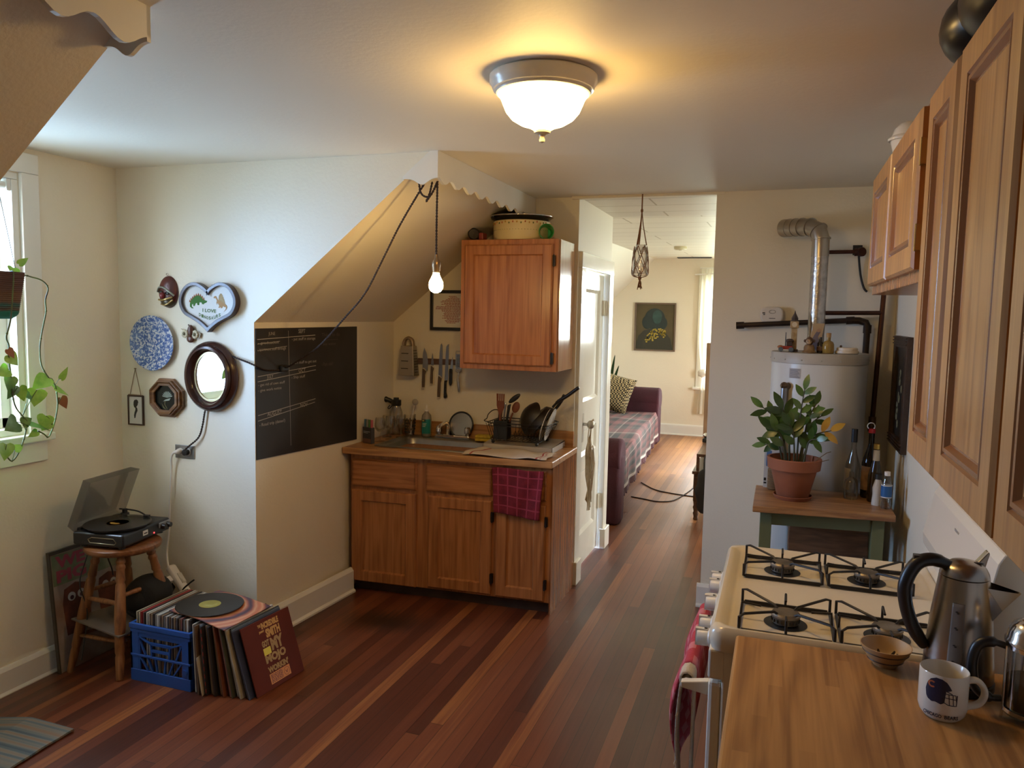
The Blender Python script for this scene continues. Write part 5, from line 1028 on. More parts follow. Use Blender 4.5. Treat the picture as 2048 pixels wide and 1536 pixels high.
# local x along the front edge (away from the camera), local -y toward the front
b = MB(); b.box(-.175, .175, -.135, .135, .012, .075); part(b, 'base', M_black, tt, bevel=.010, seg=3)
for sx2 in (-.14, .14):
    for sy2 in (-.10, .10): b = MB(); b.cyl((sx2, sy2, 0), (sx2, sy2, .014), .016, .014, 14); part(b, 'foot', M_black, tt)
b = MB(); b.lathe([(.001, .076), (.132, .076), (.134, .079), (.134, .088), (.131, .090), (.001, .090)], 48, T(-.035, .0, 0)); part(b, 'platter', mat('platter_dark', (.02, .02, .02), .4), tt, smooth=40)
b = MB(); b.box(.085, .172, -.139, -.1345, .040, .066); part(b, 'control_panel', mat('panel_silver', (.35, .37, .40), .35, .6), tt, bevel=.001)
for x in (.108, .148): b = MB(); b.cyl((x, -.139, .045), (x, -.160, .045), .014, .012, 16); part(b, 'knob', M_black, tt, smooth=40)
b = MB(); b.tube([(-.176, -.10, .038), (-.1765, -.085, .055), (-.1765, .03, .055), (-.176, .05, .045), (-.1765, .04, .030), (-.1765, -.09, .028)], .002, 6, True); part(b, 'speaker_trim', mat('gold_trim', (.30, .24, .14), .35, .8), tt, smooth=50)
b = MB(); b.box(-.035, .0, -.138, -.1345, .035, .058); b.mat(1); b.box(-.029, -.006, -.1386, -.1378, .042, .048); part(b, 'badge', [mat('badge_white', (.72, .73, .74), .4), M_black], tt)
b = MB(); b.ell((.048, -.136, .028), (.004, .003, .004), 10, 6); part(b, 'power_light', glow('red_led', (1, .05, .05), 3.0), tt)
b = MB(); b.lathe([(.001, .095), (.02, .095), (.022, .085), (.022, .075)], 18, T(.125, .085, 0)); b.cyl((.125, .085, .09), (.125, .085, .115), .012, n=14); b.tube(spline([(.125, .115, .112), (.125, .06, .112), (.118, 0, .108), (.085, -.065, .100)], 5), .004, 8); b.box(.072, .092, -.085, -.060, .094, .104); part(b, 'tonearm', M_black, tt, smooth=40)
lm = T(0, .125, .078) @ Matrix.Rotation(R(62), 4, 'X')      # lid stands open on its rear hinge, leaning back
b = MB()
L0 = [(-.172, 0, 0), (.172, 0, 0), (.160, 0, .05), (-.160, 0, .05)]
def lidm(x, y, z): return lm @ Vector((x, y, z))
ld_ = [(-.172, .005, 0), (.172, .005, 0), (.172, -.255, 0), (-.172, -.255, 0)]
vs = [(-.165, -.0, .045), (.165, -.0, .045), (.165, -.245, .045), (-.165, -.245, .045), (-.172, .005, 0), (.172, .005, 0), (.172, -.255, 0), (-.172, -.255, 0)]
b.add(vs, [[0, 1, 2, 3], [0, 4, 5, 1], [1, 5, 6, 2], [2, 6, 7, 3], [3, 7, 4, 0]], Matrix.Translation((0, .125, .078)) @ Matrix.Rotation(R(-68), 4, 'X'))
part(b, 'lid', clear('smoky_lid', (.74, .74, .75), .04, .15), tt, solid=.0025)
for x in (-.12, .12): b = MB(); b.box(x - .02, x + .02, .118, .14, .06, .085); part(b, 'hinge', M_black, tt, bevel=.004)
b = MB(); b.tube(spline([(-.12, -.02, .02), (-.15, -.03, -.03), (-.135, -.04, -.10), (-.115, -.03, -.14)], 5), .0035, 7); b.tube(spline([(.0, .16, .03), (-.05, .17, -.10), (-.12, .15, -.20), (-.10, .13, -.35), (-.16, .12, -.56)], 5), .003, 6); part(b, 'lead', M_black, tt, smooth=60)
def vinyl(name, label, loc, lab, parent=None):
    t = thing(name, label, 'record', loc)
    b = MB(); r0 = [(.0035, .0)]; b.lathe([(.0036, 0), (.150, 0), (.1515, .0009), (.150, .0018), (.146, .0020), (.052, .0020), (.050, .0018), (.0036, .0018)], 64)
    part(b, 'disc', M_vin, t, smooth=40); b = MB(); b.lathe([(.0036, .0021), (.049, .0021)], 40); b.mat(1); b.lathe([(.012, .0023), (.034, .0023)], 16, None, R(200), R(330))
    part(b, 'label', [mat(lab[0], lab[1], .5), mat(lab[0] + '_print', tuple(c * .6 for c in lab[1]), .5)], t); return t
m_ = bpy.data.materials.new('vinyl_black'); m_.use_nodes = True; n_t = m_.node_tree; p_ = n_t.nodes['Principled BSDF']; p_.inputs['Base Color'].default_value = (.008, .008, .009, 1); p_.inputs['Roughness'].default_value = .22
p_.inputs['Anisotropic'].default_value = .8; tg = n_t.nodes.new('ShaderNodeTangent'); tg.direction_type = 'RADIAL'; tg.axis = 'Z'; n_t.links.new(tg.outputs[0], p_.inputs['Tangent']); M_vin = m_
q = vinyl('vinyl_record', 'vinyl record with an orange label spinning on the record player', (0, 0, 0), ('label_orange', (.62, .33, .04)))
pv = Matrix.Translation((-3.005, 2.885, .583)) @ RZ(R(98)) @ Vector((-.035, 0, .0905)); q.location = pv

# milk crate
M_crate = mat('crate_blue', (.018, .085, .36), .42, col2=(.02, .10, .42), ns=5)
CX0, CX1, CYa, CYb, CH = -2.772, -2.425, 2.680, 3.025, .272
cr_ = thing('milk_crate', 'blue plastic milk crate packed with records', 'crate', ((CX0 + CX1) / 2, (CYa + CYb) / 2, 0))
b = MB()
b.box(CX0 + .01, CX1 - .01, CYa + .01, CYb - .01, .004, .010)
b.ring(P4(CX0, CX1, CYa, CYb), P4(CX0 + .014, CX1 - .014, CYa + .014, CYb - .014), CH - .022, CH); b.ring(P4(CX0 + .003, CX1 - .003, CYa + .003, CYb - .003), P4(CX0 + .014, CX1 - .014, CYa + .014, CYb - .014), CH - .040, CH - .026)
b.ring(P4(CX0 + .006, CX1 - .006, CYa + .006, CYb - .006), P4(CX0 + .014, CX1 - .014, CYa + .014, CYb - .014), CH - .060, CH - .022)
for z0, z1 in ((0, .055), (.118, .128)): b.ring(P4(CX0 + .0025, CX1 - .0025, CYa + .0025, CYb - .0025), P4(CX0 + .013, CX1 - .013, CYa + .013, CYb - .013), z0, z1)
part(b, 'rim_and_base', M_crate, cr_, True, bevel=.0015)
def crate_side(m, w_, name):
    b = MB(); T_ = .009
    for x0, x1 in ((0, .045), (w_ - .045, w_)): b.box(x0, x1, 0, T_, .0, CH - .03, m)
    def bar(x0, z0, x1, z1, t=.007):
        d = Vector((x1 - x0, 0, z1 - z0)); n_ = Vector((-d.z, 0, d.x)).normalized() * t / 2; b.add([(x0 - n_.x, 0, z0 - n_.z), (x1 - n_.x, 0, z1 - n_.z), (x1 + n_.x, 0, z1 + n_.z), (x0 + n_.x, 0, z0 + n_.z), (x0 - n_.x, T_, z0 - n_.z), (x1 - n_.x, T_, z1 - n_.z), (x1 + n_.x, T_, z1 + n_.z), (x0 + n_.x, T_, z0 + n_.z)], [[0, 1, 2, 3], [4, 5, 6, 7], [0, 1, 5, 4], [1, 2, 6, 5], [2, 3, 7, 6], [3, 0, 4, 7]], m)
    c = w_ / 2
    bar(.045, CH - .06, c - .055, .185); bar(w_ - .045, CH - .06, c + .055, .185); bar(c - .06, .187, c + .06, .187, .012); bar(c - .05, .155, c + .05, .155, .012); bar(c - .055, .185, c - .048, .125); bar(c + .055, .185, c + .048, .125)
    bar(.05, .20, .085, .123); bar(w_ - .05, .20, w_ - .085, .123); bar(.05, .055, .05, .21, .008)
    for x0, x1 in ((.05, .10), (.095, .125), (.14, .15), (w_ - .05, w_ - .10), (w_ - .095, w_ - .125), (w_ - .14, w_ - .15)): bar(x0, .120, x1, .052)
    m2 = m @ T(w_ - .03, 0, .085) @ Matrix.Rotation(R(90), 4, 'X'); b.lathe([(.009, 0), (.013, 0), (.013, .004), (.009, .004)], 14, m2)
    return part(b, name, M_crate, cr_, True)
crate_side(AX((CX0 + .004, CYa + .004, 0), (1, 0, 0), (0, 1, 0), (0, 0, 1)), CX1 - CX0 - .008, 'side_lattice')
crate_side(AX((CX1 - .004, CYa + .004, 0), (0, 1, 0), (-1, 0, 0), (0, 0, 1)), CYb - CYa - .008, 'side_lattice')
crate_side(AX((CX0 + .004, CYb - .004, 0), (0, -1, 0), (1, 0, 0), (0, 0, 1)), CYb - CYa - .008, 'side_lattice')
crate_side(AX((CX1 - .004, CYb - .004, 0), (-1, 0, 0), (0, -1, 0), (0, 0, 1)), CX1 - CX0 - .008, 'side_lattice')
# records
SLC = {'cream': (.50, .44, .32), 'white': (.60, .58, .53), 'red': (.36, .03, .03), 'dark': (.03, .025, .025), 'grey': (.22, .21, .20), 'brown': (.17, .10, .06), 'tan': (.34, .23, .13), 'slate': (.10, .12, .14), 'rust': (.22, .07, .03), 'olive': (.08, .08, .05), 'navy': (.035, .04, .08), 'pink': (.40, .18, .17)}
M_slv = {k: mat('sleeve_' + k, v, .5, col2=tuple(c * .72 for c in v), ns=9) for k, v in SLC.items()}
rr = random.Random(21)
def sleeve_mesh(th, wd=.312, ht_=.312):
    b = MB(); b.box(-th / 2, th / 2, 0, wd, 0, ht_); return b
_on = ['', 'first', 'second', 'third', 'fourth', 'fifth', 'sixth', 'seventh', 'eighth', 'ninth', 'tenth', 'eleventh', 'twelfth', 'thirteenth', 'fourteenth', 'fifteenth', 'sixteenth', 'seventeenth', 'eighteenth', 'nineteenth', 'twentieth']
ORD = _on[1:] + ['twenty-' + q for q in _on[1:10]] + ['thirtieth'] + ['thirty-' + q for q in _on[1:10]]
x = CX0 + .024; i = 0; seq = ['cream', 'olive', 'cream', 'red', 'red', 'dark', 'white', 'slate', 'white', 'brown', 'tan', 'dark', 'grey', 'white', 'grey', 'brown', 'tan', 'dark', 'grey', 'white', 'slate', 'brown', 'white', 'dark', 'tan', 'grey', 'dark', 'brown', 'pink', 'dark', 'grey', 'tan', 'white', 'dark', 'brown']
NL = {'cream': 'cream', 'olive': 'dark olive', 'red': 'red', 'dark': 'black', 'white': 'white', 'slate': 'slate blue', 'brown': 'brown', 'tan': 'tan', 'grey': 'grey', 'pink': 'pink'}
while x < CX1 - .022 and i < len(seq):
    th = rr.choice((.0045, .006, .006, .0075, .009)); c = seq[i]
    b = sleeve_mesh(th, .312, .310 + .004 * rr.random()); o = part(b, 'record_sleeve', M_slv[c]); o.location = (x + th / 2, CYa + .018 + .006 * rr.random(), .0105); o.rotation_euler = (0, R(rr.uniform(0, 1.0)), 0)
    lb = NL[c] + ' record sleeve upright in the blue crate, ' + ORD[i] + ' from its left end'
    if i == 0: lb = 'cream record sleeve standing first at the left end of the blue crate'
    tag(o, lb, 'record', 'records in the blue crate' if i else 'records in the blue crate'); x += th + .0025; i += 1
# leaning records beside the crate
lean = ['white', 'dark', 'brown', 'grey', 'slate', 'dark', 'tan', 'brown', 'dark', 'tan', 'brown', 'rust', 'dark', 'pink', 'olive', 'white', 'grey', 'cream', 'dark', 'slate', 'navy']
n_l = len(lean); x = -2.408; lastt = None
for k, c in enumerate(lean):
    f = k / (n_l - 1); th = (.005, .006, .007, .009, .006)[k % 5] * (1.5 if c in ('tan', 'white') else 1); ang = 2.0 + 17.0 * f ** 1.3
    b = sleeve_mesh(th, .312, .312); o = part(b, 'record_sleeve', M_slv[c]); yo = 2.690 + .045 * f - .01 * (k % 3)
    o.location = (x + th / 2, yo + .0, .002); o.rotation_euler = (0, R(-ang), R(-.5 - 4.5 * f)); x += th / math.cos(R(ang)) + .0062
    if c == 'tan' and k == 6: lb = 'thick tan record box leaning midway in the row beside the crate'
    elif k == n_l - 1: lb = 'navy record sleeve directly behind the brown jazz record at the row end'
    elif k == 0: lb = 'white record sleeve standing nearly upright against the crate side'
    else: lb = {'dark': 'black', 'slate': 'slate blue', 'olive': 'dark olive', 'rust': 'rust coloured'}.get(c, c) + ' record sleeve in the leaning row, ' + ORD[k] + ' counted from the crate'
    tag(o, lb, 'record', 'records leaning beside the crate')
    if k == 5:   # dark sleeve with red spine lettering
        b = MB()
        for j in range(9): b.ell((0, -.001, .02 + j * .034), (th * .48, .001, .011), 8, 5)
        part(b, 'red_spine_lettering', mat('spine_red', (.35, .04, .03), .5), o)
b = MB(); b.box(-.001, .001, 0, .10, 0, .175); o = solo(b, 'loose_card', mat('card_cream', (.58, .54, .46), .7), 'cream paper card slipped in front of the leaning records', 'card'); o.location = (-2.352, 2.668, .002); o.rotation_euler = (0, R(-8), R(12))
mj = thing('jazz_record', 'brown record sleeve with stacked gold lettering at the front of the leaning row', 'record', (-2.113, 2.741, .002))
m = AX((0, 0, 0), Vector((.030, .300, 0)).normalized(), Vector((-.31, .03, .95)).normalized(), Vector((.92, -.1, .30)).normalized())
zx = m.to_3x3(); X_ = Vector(zx.col[0]); Y_ = Vector(zx.col[1]); Z_ = X_.cross(Y_).normalized()
m = AX((0, 0, 0), X_, Y_, Z_)
b = MB(); b.box(0, .312, 0, .312, -.006, 0, m); part(b, 'sleeve', mat('sleeve_oxblood', (.13, .022, .012), .75, spec=.2, col2=(.10, .018, .010), ns=4), mj, bevel=.001)
M_gold1, M_gold2, M_gold3 = mat('cover_gold', (.55, .27, .03), .5), mat('cover_ochre', (.36, .20, .04), .5), mat('cover_orange', (.62, .22, .04), .5)
def tx(mats, items, name):
    b = MB()
    for (t, x0, y0, w_, h_) in items: b.text(t, h_, m @ Vector((x0, y0, .0008)), X_, Y_, w_, bold=.06)
    return part(b, name, mats, mj)
tx(M_gold1, [('THE', .098, .280, .018, .014), ('INCREDIBLE', .119, .268, .111, .029), ('JIMMY', .098, .252, .034, .012), ('SMITH', .136, .222, .092, .041)], 'gold_lettering')
tx(M_gold2, [('GOT', .098, .188, .046, .030), ('MY', .150, .158, .080, .058), ('MOJO', .098, .104, .132, .049), ("WORKIN'", .098, .070, .132, .029)], 'ochre_lettering')
b = MB(); b.add([m @ Vector(p) for p in ((.098, .152, .0008), (.144, .152, .0008), (.144, .184, .0008), (.098, .184, .0008))], [[0, 1, 2, 3]]); part(b, 'yellow_square', mat('cover_yellow', (.70, .58, .02), .5), mj)
b = MB(); b.add([m @ Vector(p) for p in ((.098, .020, .0008), (.228, .020, .0008), (.228, .066, .0008), (.098, .066, .0008))], [[0, 1, 2, 3]]); part(b, 'orange_panel', M_gold3, mj)
b = MB(); rr = random.Random(4)
for j in range(6):
    q_ = .104
    while q_ < .176: l = .006 + .012 * rr.random(); b.add([m @ Vector(p) for p in ((q_, .025 + j * .0065, .0012), (min(.178, q_ + l), .025 + j * .0065, .0012), (min(.178, q_ + l), .029 + j * .0065, .0012), (q_, .029 + j * .0065, .0012))], [[0, 1, 2, 3]]); q_ += l + .003
b.ring(circ(.018, 24, (.204, .043)), circ(.0165, 24, (.204, .043)), .0010, .0013, m); b.prism([(.195, .048), (.199, .048), (.204, .038), (.209, .048), (.213, .048), (.204, .033)], .0010, .0013, m)
part(b, 'small_print', mat('cover_print', (.16, .03, .015), .5), mj)
# open sleeve and disc on top
ts = thing('orange_sleeve', 'orange swirled record sleeve lying flat across the crate and leaning records', 'record', (-2.41, 2.86, .330))
m_ = bpy.data.materials.new('orange_swirl'); m_.use_nodes = True; n_t = m_.node_tree; p_ = n_t.nodes['Principled BSDF']; p_.inputs['Roughness'].default_value = .4
t_ = n_t.nodes.new('ShaderNodeTexCoord'); mp_ = n_t.nodes.new('ShaderNodeMapping'); mp_.inputs['Location'].default_value = (.05, .0, 0); wv_ = n_t.nodes.new('ShaderNodeTexWave'); wv_.wave_type = 'RINGS'; wv_.rings_direction = 'Z'; wv_.inputs['Scale'].default_value = 3.6; wv_.inputs['Distortion'].default_value = 2.2; wv_.inputs['Detail'].default_value = 3; wv_.inputs['Detail Scale'].default_value = 1.5
cr = n_t.nodes.new('ShaderNodeValToRGB'); els = cr.color_ramp.elements; els[0].color = (.07, .045, .07, 1); els[1].color = (.52, .17, .09, 1); q_ = els.new(.30); q_.color = (.40, .12, .07, 1); q_ = els.new(.7); q_.color = (.62, .33, .19, 1)
for a_, b__ in ((t_.outputs['Object'], mp_.inputs[0]), (mp_.outputs[0], wv_.inputs['Vector']), (wv_.outputs['Fac'], cr.inputs[0]), (cr.outputs[0], p_.inputs['Base Color'])): n_t.links.new(a_, b__)
slz = lambda x: .3345 - max(0, (x + 2.42)) * .12
b = MB(); cs = [(-2.245, 2.690), (-2.232, 3.000), (-2.560, 3.030), (-2.592, 2.738)]
b.grid(lambda u, v: ((cs[0][0] * (1 - u) + cs[3][0] * u) * (1 - v) + (cs[1][0] * (1 - u) + cs[2][0] * u) * v, (cs[0][1] * (1 - u) + cs[3][1] * u) * (1 - v) + (cs[1][1] * (1 - u) + cs[2][1] * u) * v, slz(-2.24 - .34 * u)), 14, 4)
part(b, 'cover', m_, ts, True, solid=.004)
q = vinyl('vinyl_record', 'vinyl record with a yellow label lying on the orange sleeve', (-2.468, 2.862, .3375), ('label_yellow', (.62, .55, .14))); q.rotation_euler = (0, R(1.2), R(30))
# poster propped against the wall behind the stool
po = thing('painted_sign', 'painted sign with pink letters and owl faces propped behind the stool', 'poster', (-3.24, 2.93, -.06))
pm = AX((-3.245, 2.715, -.075), (0, 1, 0), (-.085, 0, .996), (.996, 0, .085))
b = MB(); b.box(0, .43, 0, .60, -.014, 0, pm); part(b, 'board', mat('sign_pale', (.36, .30, .26), .6, col2=(.26, .16, .12), ns=7), po, True, bevel=.002)
b = MB(); b.box(0, .43, .585, .602, -.016, .002, pm); b.box(-.002, .006, 0, .602, -.016, .002, pm); b.box(.426, .434, 0, .602, -.016, .002, pm); part(b, 'edge', mat('sign_edge', (.06, .05, .04), .5), po, True)
b = MB(); X3, Y3 = Vector((0, 1, 0)), Vector((-.085, 0, .996))
b.box(.01, .42, .43, .58, 0, .0006, pm); b.mat(1)
b.text('WE', .060, pm @ Vector((.030, .512, .001)), X3, Y3, .17, bold=.05); b.text('PIG', .062, pm @ Vector((.030, .440, .001)), X3, Y3, .17, bold=.05)
part(b, 'lettering', [mat('sign_green', (.13, .17, .08), .6, col2=(.22, .22, .14), ns=12), mat('sign_pink', (.36, .06, .09), .6)], po, True)
for x0, z0, s_ in ((.13, .33, 1.0), (.33, .33, .9)):
    b = MB(); b.prism([(x0 - .07 * s_, z0 - .16 * s_), (x0 + .07 * s_, z0 - .16 * s_), (x0 + .08 * s_, z0), (x0 + .065 * s_, z0 + .07 * s_), (x0, z0 + .09 * s_), (x0 - .065 * s_, z0 + .07 * s_), (x0 - .08 * s_, z0)], 0, .0015, pm); f_ = part(b, 'painted_figure', mat('sign_brown', (.10, .03, .02), .6, col2=(.20, .06, .035), ns=16), po, True)
    b = MB()
    for dx in (-.028, .028): b.mat(0); b.prism(circ(.022 * s_, 16, (x0 + dx * s_, z0 + .025 * s_)), .0015, .003, pm); b.mat(1); b.prism(circ(.011 * s_, 12, (x0 + dx * s_, z0 + .020 * s_)), .003, .004, pm)
    part(b, 'painted_eyes', [mat('sign_white', (.55, .52, .48), .6), mat('sign_iris', (.10, .04, .05), .6)], f_, True)
# rug
rg = MB(); rg.grid(lambda u, v: (-3.30 + .685 * u + .012 * math.sin(5 * v), 1.50 + .765 * v - .015 * u, .006 + fz(-3.30 + .685 * u) + .001 * math.sin(40 * v)), 20, 60)
m_ = bpy.data.materials.new('rug_stripes'); m_.use_nodes = True; n_t = m_.node_tree; p_ = n_t.nodes['Principled BSDF']; p_.inputs['Roughness'].default_value = .95
t_ = n_t.nodes.new('ShaderNodeTexCoord'); sx_ = n_t.nodes.new('ShaderNodeSeparateXYZ'); mp_ = n_t.nodes.new('ShaderNodeMapping'); mp_.inputs['Scale'].default_value = (.5, 30, 1); nz_ = n_t.nodes.new('ShaderNodeTexNoise'); nz_.inputs['Scale'].default_value = 1; nz_.inputs['Detail'].default_value = 2
cr = n_t.nodes.new('ShaderNodeValToRGB'); els = cr.color_ramp.elements; els[0].position = .33; els[0].color = (.045, .075, .095, 1); els[1].position = .66; els[1].color = (.22, .14, .09, 1); q_ = els.new(.45); q_.color = (.10, .13, .14, 1); q_ = els.new(.54); q_.color = (.19, .18, .15, 1)
for a_, b__ in ((t_.outputs['Object'], mp_.inputs[0]), (mp_.outputs[0], nz_.inputs['Vector']), (nz_.outputs['Fac'], cr.inputs[0]), (cr.outputs[0], p_.inputs['Base Color'])): n_t.links.new(a_, b__)
solo(rg, 'striped_rug', m_, 'corner of a woven grey and brown striped rug on the floorboards', 'rug', (-2.97, 1.88, -.02), solid=.008, off=1)
# ------------------------------------------------------------------ upper cabinets on the right
FX = 0.285
def RX(y_far, z): return AX((FX, y_far, z), (0, -1, 0), (1, 0, 0), (0, 0, 1))     # door facing the room, local x toward the camera
M_hickd = wood('hickory_dark', (.22, .08, .028), (.36, .15, .055), (.48, .23, .09), 'z', .24)
M_bead = mat('stained_bead', (.27, .11, .038), .22)
def wallcab(label, ya, yb, z0, z1, doors, zd0, zd1, hinge=()):
    c = thing('kitchen_wall_cabinet', label, 'cabinet', (.43, (ya + yb) / 2, z0), group='wall cabinets on the right')
    b = MB(); b.box(FX + .020, .574, ya, yb, z0, z1); part(b, 'body', M_hickd, c, True, bevel=.002)
    for i, (yf, yn) in enumerate(doors):
        b = MB(); b.door(yf - yn, zd1 - zd0, .020, .060, .010, RX(yf, zd0), ch=.007, mould=.026); d = part(b, 'door', [M_hick, M_bead], c, True, smooth=25)
        for hy, zz in [h for h in hinge if h[0] == i and len(h) == 2]:
            b = MB(); y = yn - .004; b.box(FX + .004, FX + .022, y - .012, y, zz - .03, zz + .03); b.cyl((FX + .006, y - .004, zz - .032), (FX + .006, y - .004, zz + .032), .004, n=8); part(b, 'hinge', mat('brass_hinge', (.42, .30, .12), .3, .9), d, True)
    return c
wallcab('short two-door oak cabinet at the far end of the right wall', 1.985, 3.10, 1.815, 2.235, [(3.075, 2.60), (2.575, 2.075)], 1.845, 2.225, hinge=((1, 2.12), (1, 1.92)))
wallcab('tall oak wall cabinet with one narrow door beside the short cabinet', 1.645, 1.980, 1.405, 2.228, [(1.955, 1.662)], 1.420, 2.215)
wallcab('tall oak wall cabinet with the pale wide door in the middle of the right run', 1.210, 1.640, 1.405, 2.228, [(1.632, 1.225)], 1.420, 2.215)
wallcab('tall oak wall cabinet nearest the viewer at the right edge', .78, 1.205, 1.405, 2.228, [(1.192, .80)], 1.420, 2.215)
hm = thing('black_helmet', 'glossy black helmet shape on top of the tall right cabinets', 'helmet', (.40, 1.70, 2.228))
b = MB(); b.ell((0, 0, 0), (.108, .175, .092), 28, 16, T(.392, 1.68, 2.322)); b.warp(lambda x, y, z: (x, y, max(z, 2.229))); part(b, 'shell', mat('gloss_black', (.006, .006, .006), .30, spec=.3), hm, True, smooth=60)
b = MB(); b.ell((0, 0, 0), (.100, .130, .082), 24, 14, T(.372, 1.800, 2.308)); b.warp(lambda x, y, z: (x, y, max(z, 2.229))); part(b, 'chin_guard', mat('gloss_black', (.006, .006, .006), .12), hm, True, smooth=60)
b = MB(); b.tube(spline([(.295, 1.74, 2.352), (.288, 1.70, 2.362), (.292, 1.65, 2.360)], 4), [.001, .004, .006, .007, .007, .006, .005, .003, .001], 6); part(b, 'slit', mat('slit_grey', (.45, .43, .38), .4), hm, True, smooth=60)
wj = thing('white_jar', 'white lidded china jar on top of the short right cabinet', 'jar', (.372, 2.93, 2.236))
b = MB(); b.lathe([(.001, 0), (.036, 0), (.040, .006), (.036, .02), (.048, .055), (.055, .085), (.053, .09)], 26)
for k in range(10): a = 2 * PI * k / 10; b.box(.040 * math.cos(a) - .003, .040 * math.cos(a) + .003, .040 * math.sin(a) - .003, .040 * math.sin(a) + .003, .015, .05)
part(b, 'bowl', M_plate, wj, smooth=40)
b = MB(); b.lathe([(.062, .088), (.064, .094), (.060, .099), (.052, .104), (.046, .125), (.030, .142), (.010, .150), (.001, .151)], 28); part(b, 'lid', M_plate, wj, smooth=40)

# ------------------------------------------------------------------ worktop in front
wt = thing('butcher_block', 'butcher block worktop in the right foreground', 'worktop', (.25, 1.28, .875))
b = MB(); b.box(-.072, .573, .45, 2.000, .875, .915); part(b, 'slab', M_block, wt, True, bevel=.007, seg=3)
bc = thing('base_cabinet', 'base cabinet under the butcher block worktop', 'cabinet', (.27, 1.22, 0))
b = MB(); b.box(-.035, .570, .50, 1.985, .0, .8745); part(b, 'body', M_hickd, bc, True)
for y in (1.97, 1.23): b = MB(); b.door(.70, .70, .02, .06, .01, AX((-.0555, y, .12), (0, -1, 0), (1, 0, 0), (0, 0, 1)), mould=.02); part(b, 'door', [M_hick, M_hickd], bc, True)
# kettle
kt = thing('electric_kettle', 'brushed steel electric kettle with a black loop handle', 'kettle', (.408, 1.902, .916))
m_ = bpy.data.materials.new('kettle_steel'); m_.use_nodes = True; p_ = m_.node_tree.nodes['Principled BSDF']; p_.inputs['Base Color'].default_value = (.36, .32, .28, 1); p_.inputs['Metallic'].default_value = 1; p_.inputs['Roughness'].default_value = .27; p_.inputs['Anisotropic'].default_value = .6; M_ket = m_
b = MB(); b.lathe([(.001, 0), (.070, 0), (.073, .004), (.073, .018), (.001, .018)], 40); part(b, 'power_base', M_black, kt, smooth=40)
b = MB(); b.lathe([(.001, .019), (.069, .019), (.071, .024), (.069, .06), (.062, .15), (.0525, .225), (.0495, .248), (.047, .250), (.001, .250)], 56); part(b, 'body', M_ket, kt, smooth=40)
b = MB(); b.lathe([(.0495, .2505), (.048, .258), (.042, .270), (.028, .280), (.010, .285), (.001, .2855)], 48); l_ = part(b, 'lid', M_ket, kt, smooth=50)
b = MB(); b.ell((.022, -.008, .2815), (.013, .005, .0022), 14, 6); part(b, 'lid_latch', M_black, l_, smooth=60)
b = MB(); P_ = spline([(-.030, -.004, .268), (-.066, -.010, .280), (-.098, -.016, .268), (-.118, -.020, .225), (-.116, -.020, .180), (-.098, -.016, .125), (-.070, -.010, .080)], 6); b.tube(P_, [.013] * 4 + [.015] * (len(P_) - 8) + [.014, .013, .012, .010], 12); b.box(-.105, -.075, -.022, -.004, .276, .288); part(b, 'handle', M_black, kt, smooth=50)
b = MB(); s_ = Matrix.Translation((.060, .0, .188)); b.add([(-.018, -.030, -.045), (-.018, .030, -.045), (-.024, -.036, .048), (-.024, .036, .048), (.050, -.006, .035), (.050, .006, .035), (.012, -.024, -.002), (.012, .024, -.002)], [[0, 6, 7, 1], [6, 4, 5, 7], [0, 2, 4, 6], [1, 7, 5, 3], [0, 1, 3, 2]], s_); part(b, 'spout', M_ket, kt, bevel=.003)
b = MB(); b.prism([(.005, .246), (.038, .246), (.050, .300), (.046, .304)], -.012, .012, AX((0, .024, 0), (1, 0, 0), (0, 0, 1), (0, 1, 0))); part(b, 'lid_lever', M_ket, kt, bevel=.004)
b = MB(); g0 = R(-108); gr_ = lambda z: .0702 - (z - .03) * .0845
def wrapg(u, v, off=.0):
    z = .055 + .145 * v; a = g0 + (u - .5) * .42; r_ = gr_(z) + .0018 + off; return (r_ * math.cos(a), r_ * math.sin(a), z)
b.grid(wrapg, 8, 16); part(b, 'water_gauge', mat('gauge_grey', (.20, .175, .15), .18), kt, smooth=60, solid=.0015)
b = MB()
for v in (.12, .36, .62, .86):
    for w_2 in (0, 1): p = wrapg(.5 - .1 * w_2, v + .02 * w_2, .0012); b.ell(p, (.003, .0012, .0016), 6, 4)
part(b, 'gauge_marks', M_black, kt)
# mug with helmet picture
mg = thing('mug', 'white coffee mug with a navy football helmet and lettering', 'mug', (.350, 1.738, .9155))
b = MB(); b.lathe([(.001, 0), (.034, 0), (.036, .002), (.042, .010), (.0455, .022), (.0455, .096), (.0445, .098), (.0430, .096), (.0425, .022), (.036, .010), (.001, .008)], 48); part(b, 'cup', mat('mug_china', (.62, .58, .50), .18), mg, smooth=40)
b = MB(); b.tube(spline([(.042, 0, .078), (.060, .0, .080), (.074, 0, .066), (.076, 0, .048), (.066, 0, .031), (.043, 0, .022)], 6), [.0065] * 31, 12); b.warp(lambda x, y, z: (x * math.cos(.1) - y * 1.4 * math.sin(.1), x * math.sin(.1) + y * 1.4 * math.cos(.1), z)); part(b, 'handle', mat('mug_china', (.62, .58, .50), .18), mg, smooth=50)
A0 = R(-107)
def wrap(x, y, z): # x: mm across, y: mm up, z: lift
    a = A0 + x / .0455; r_ = .0457 + z; return (r_ * math.cos(a), r_ * math.sin(a), y)
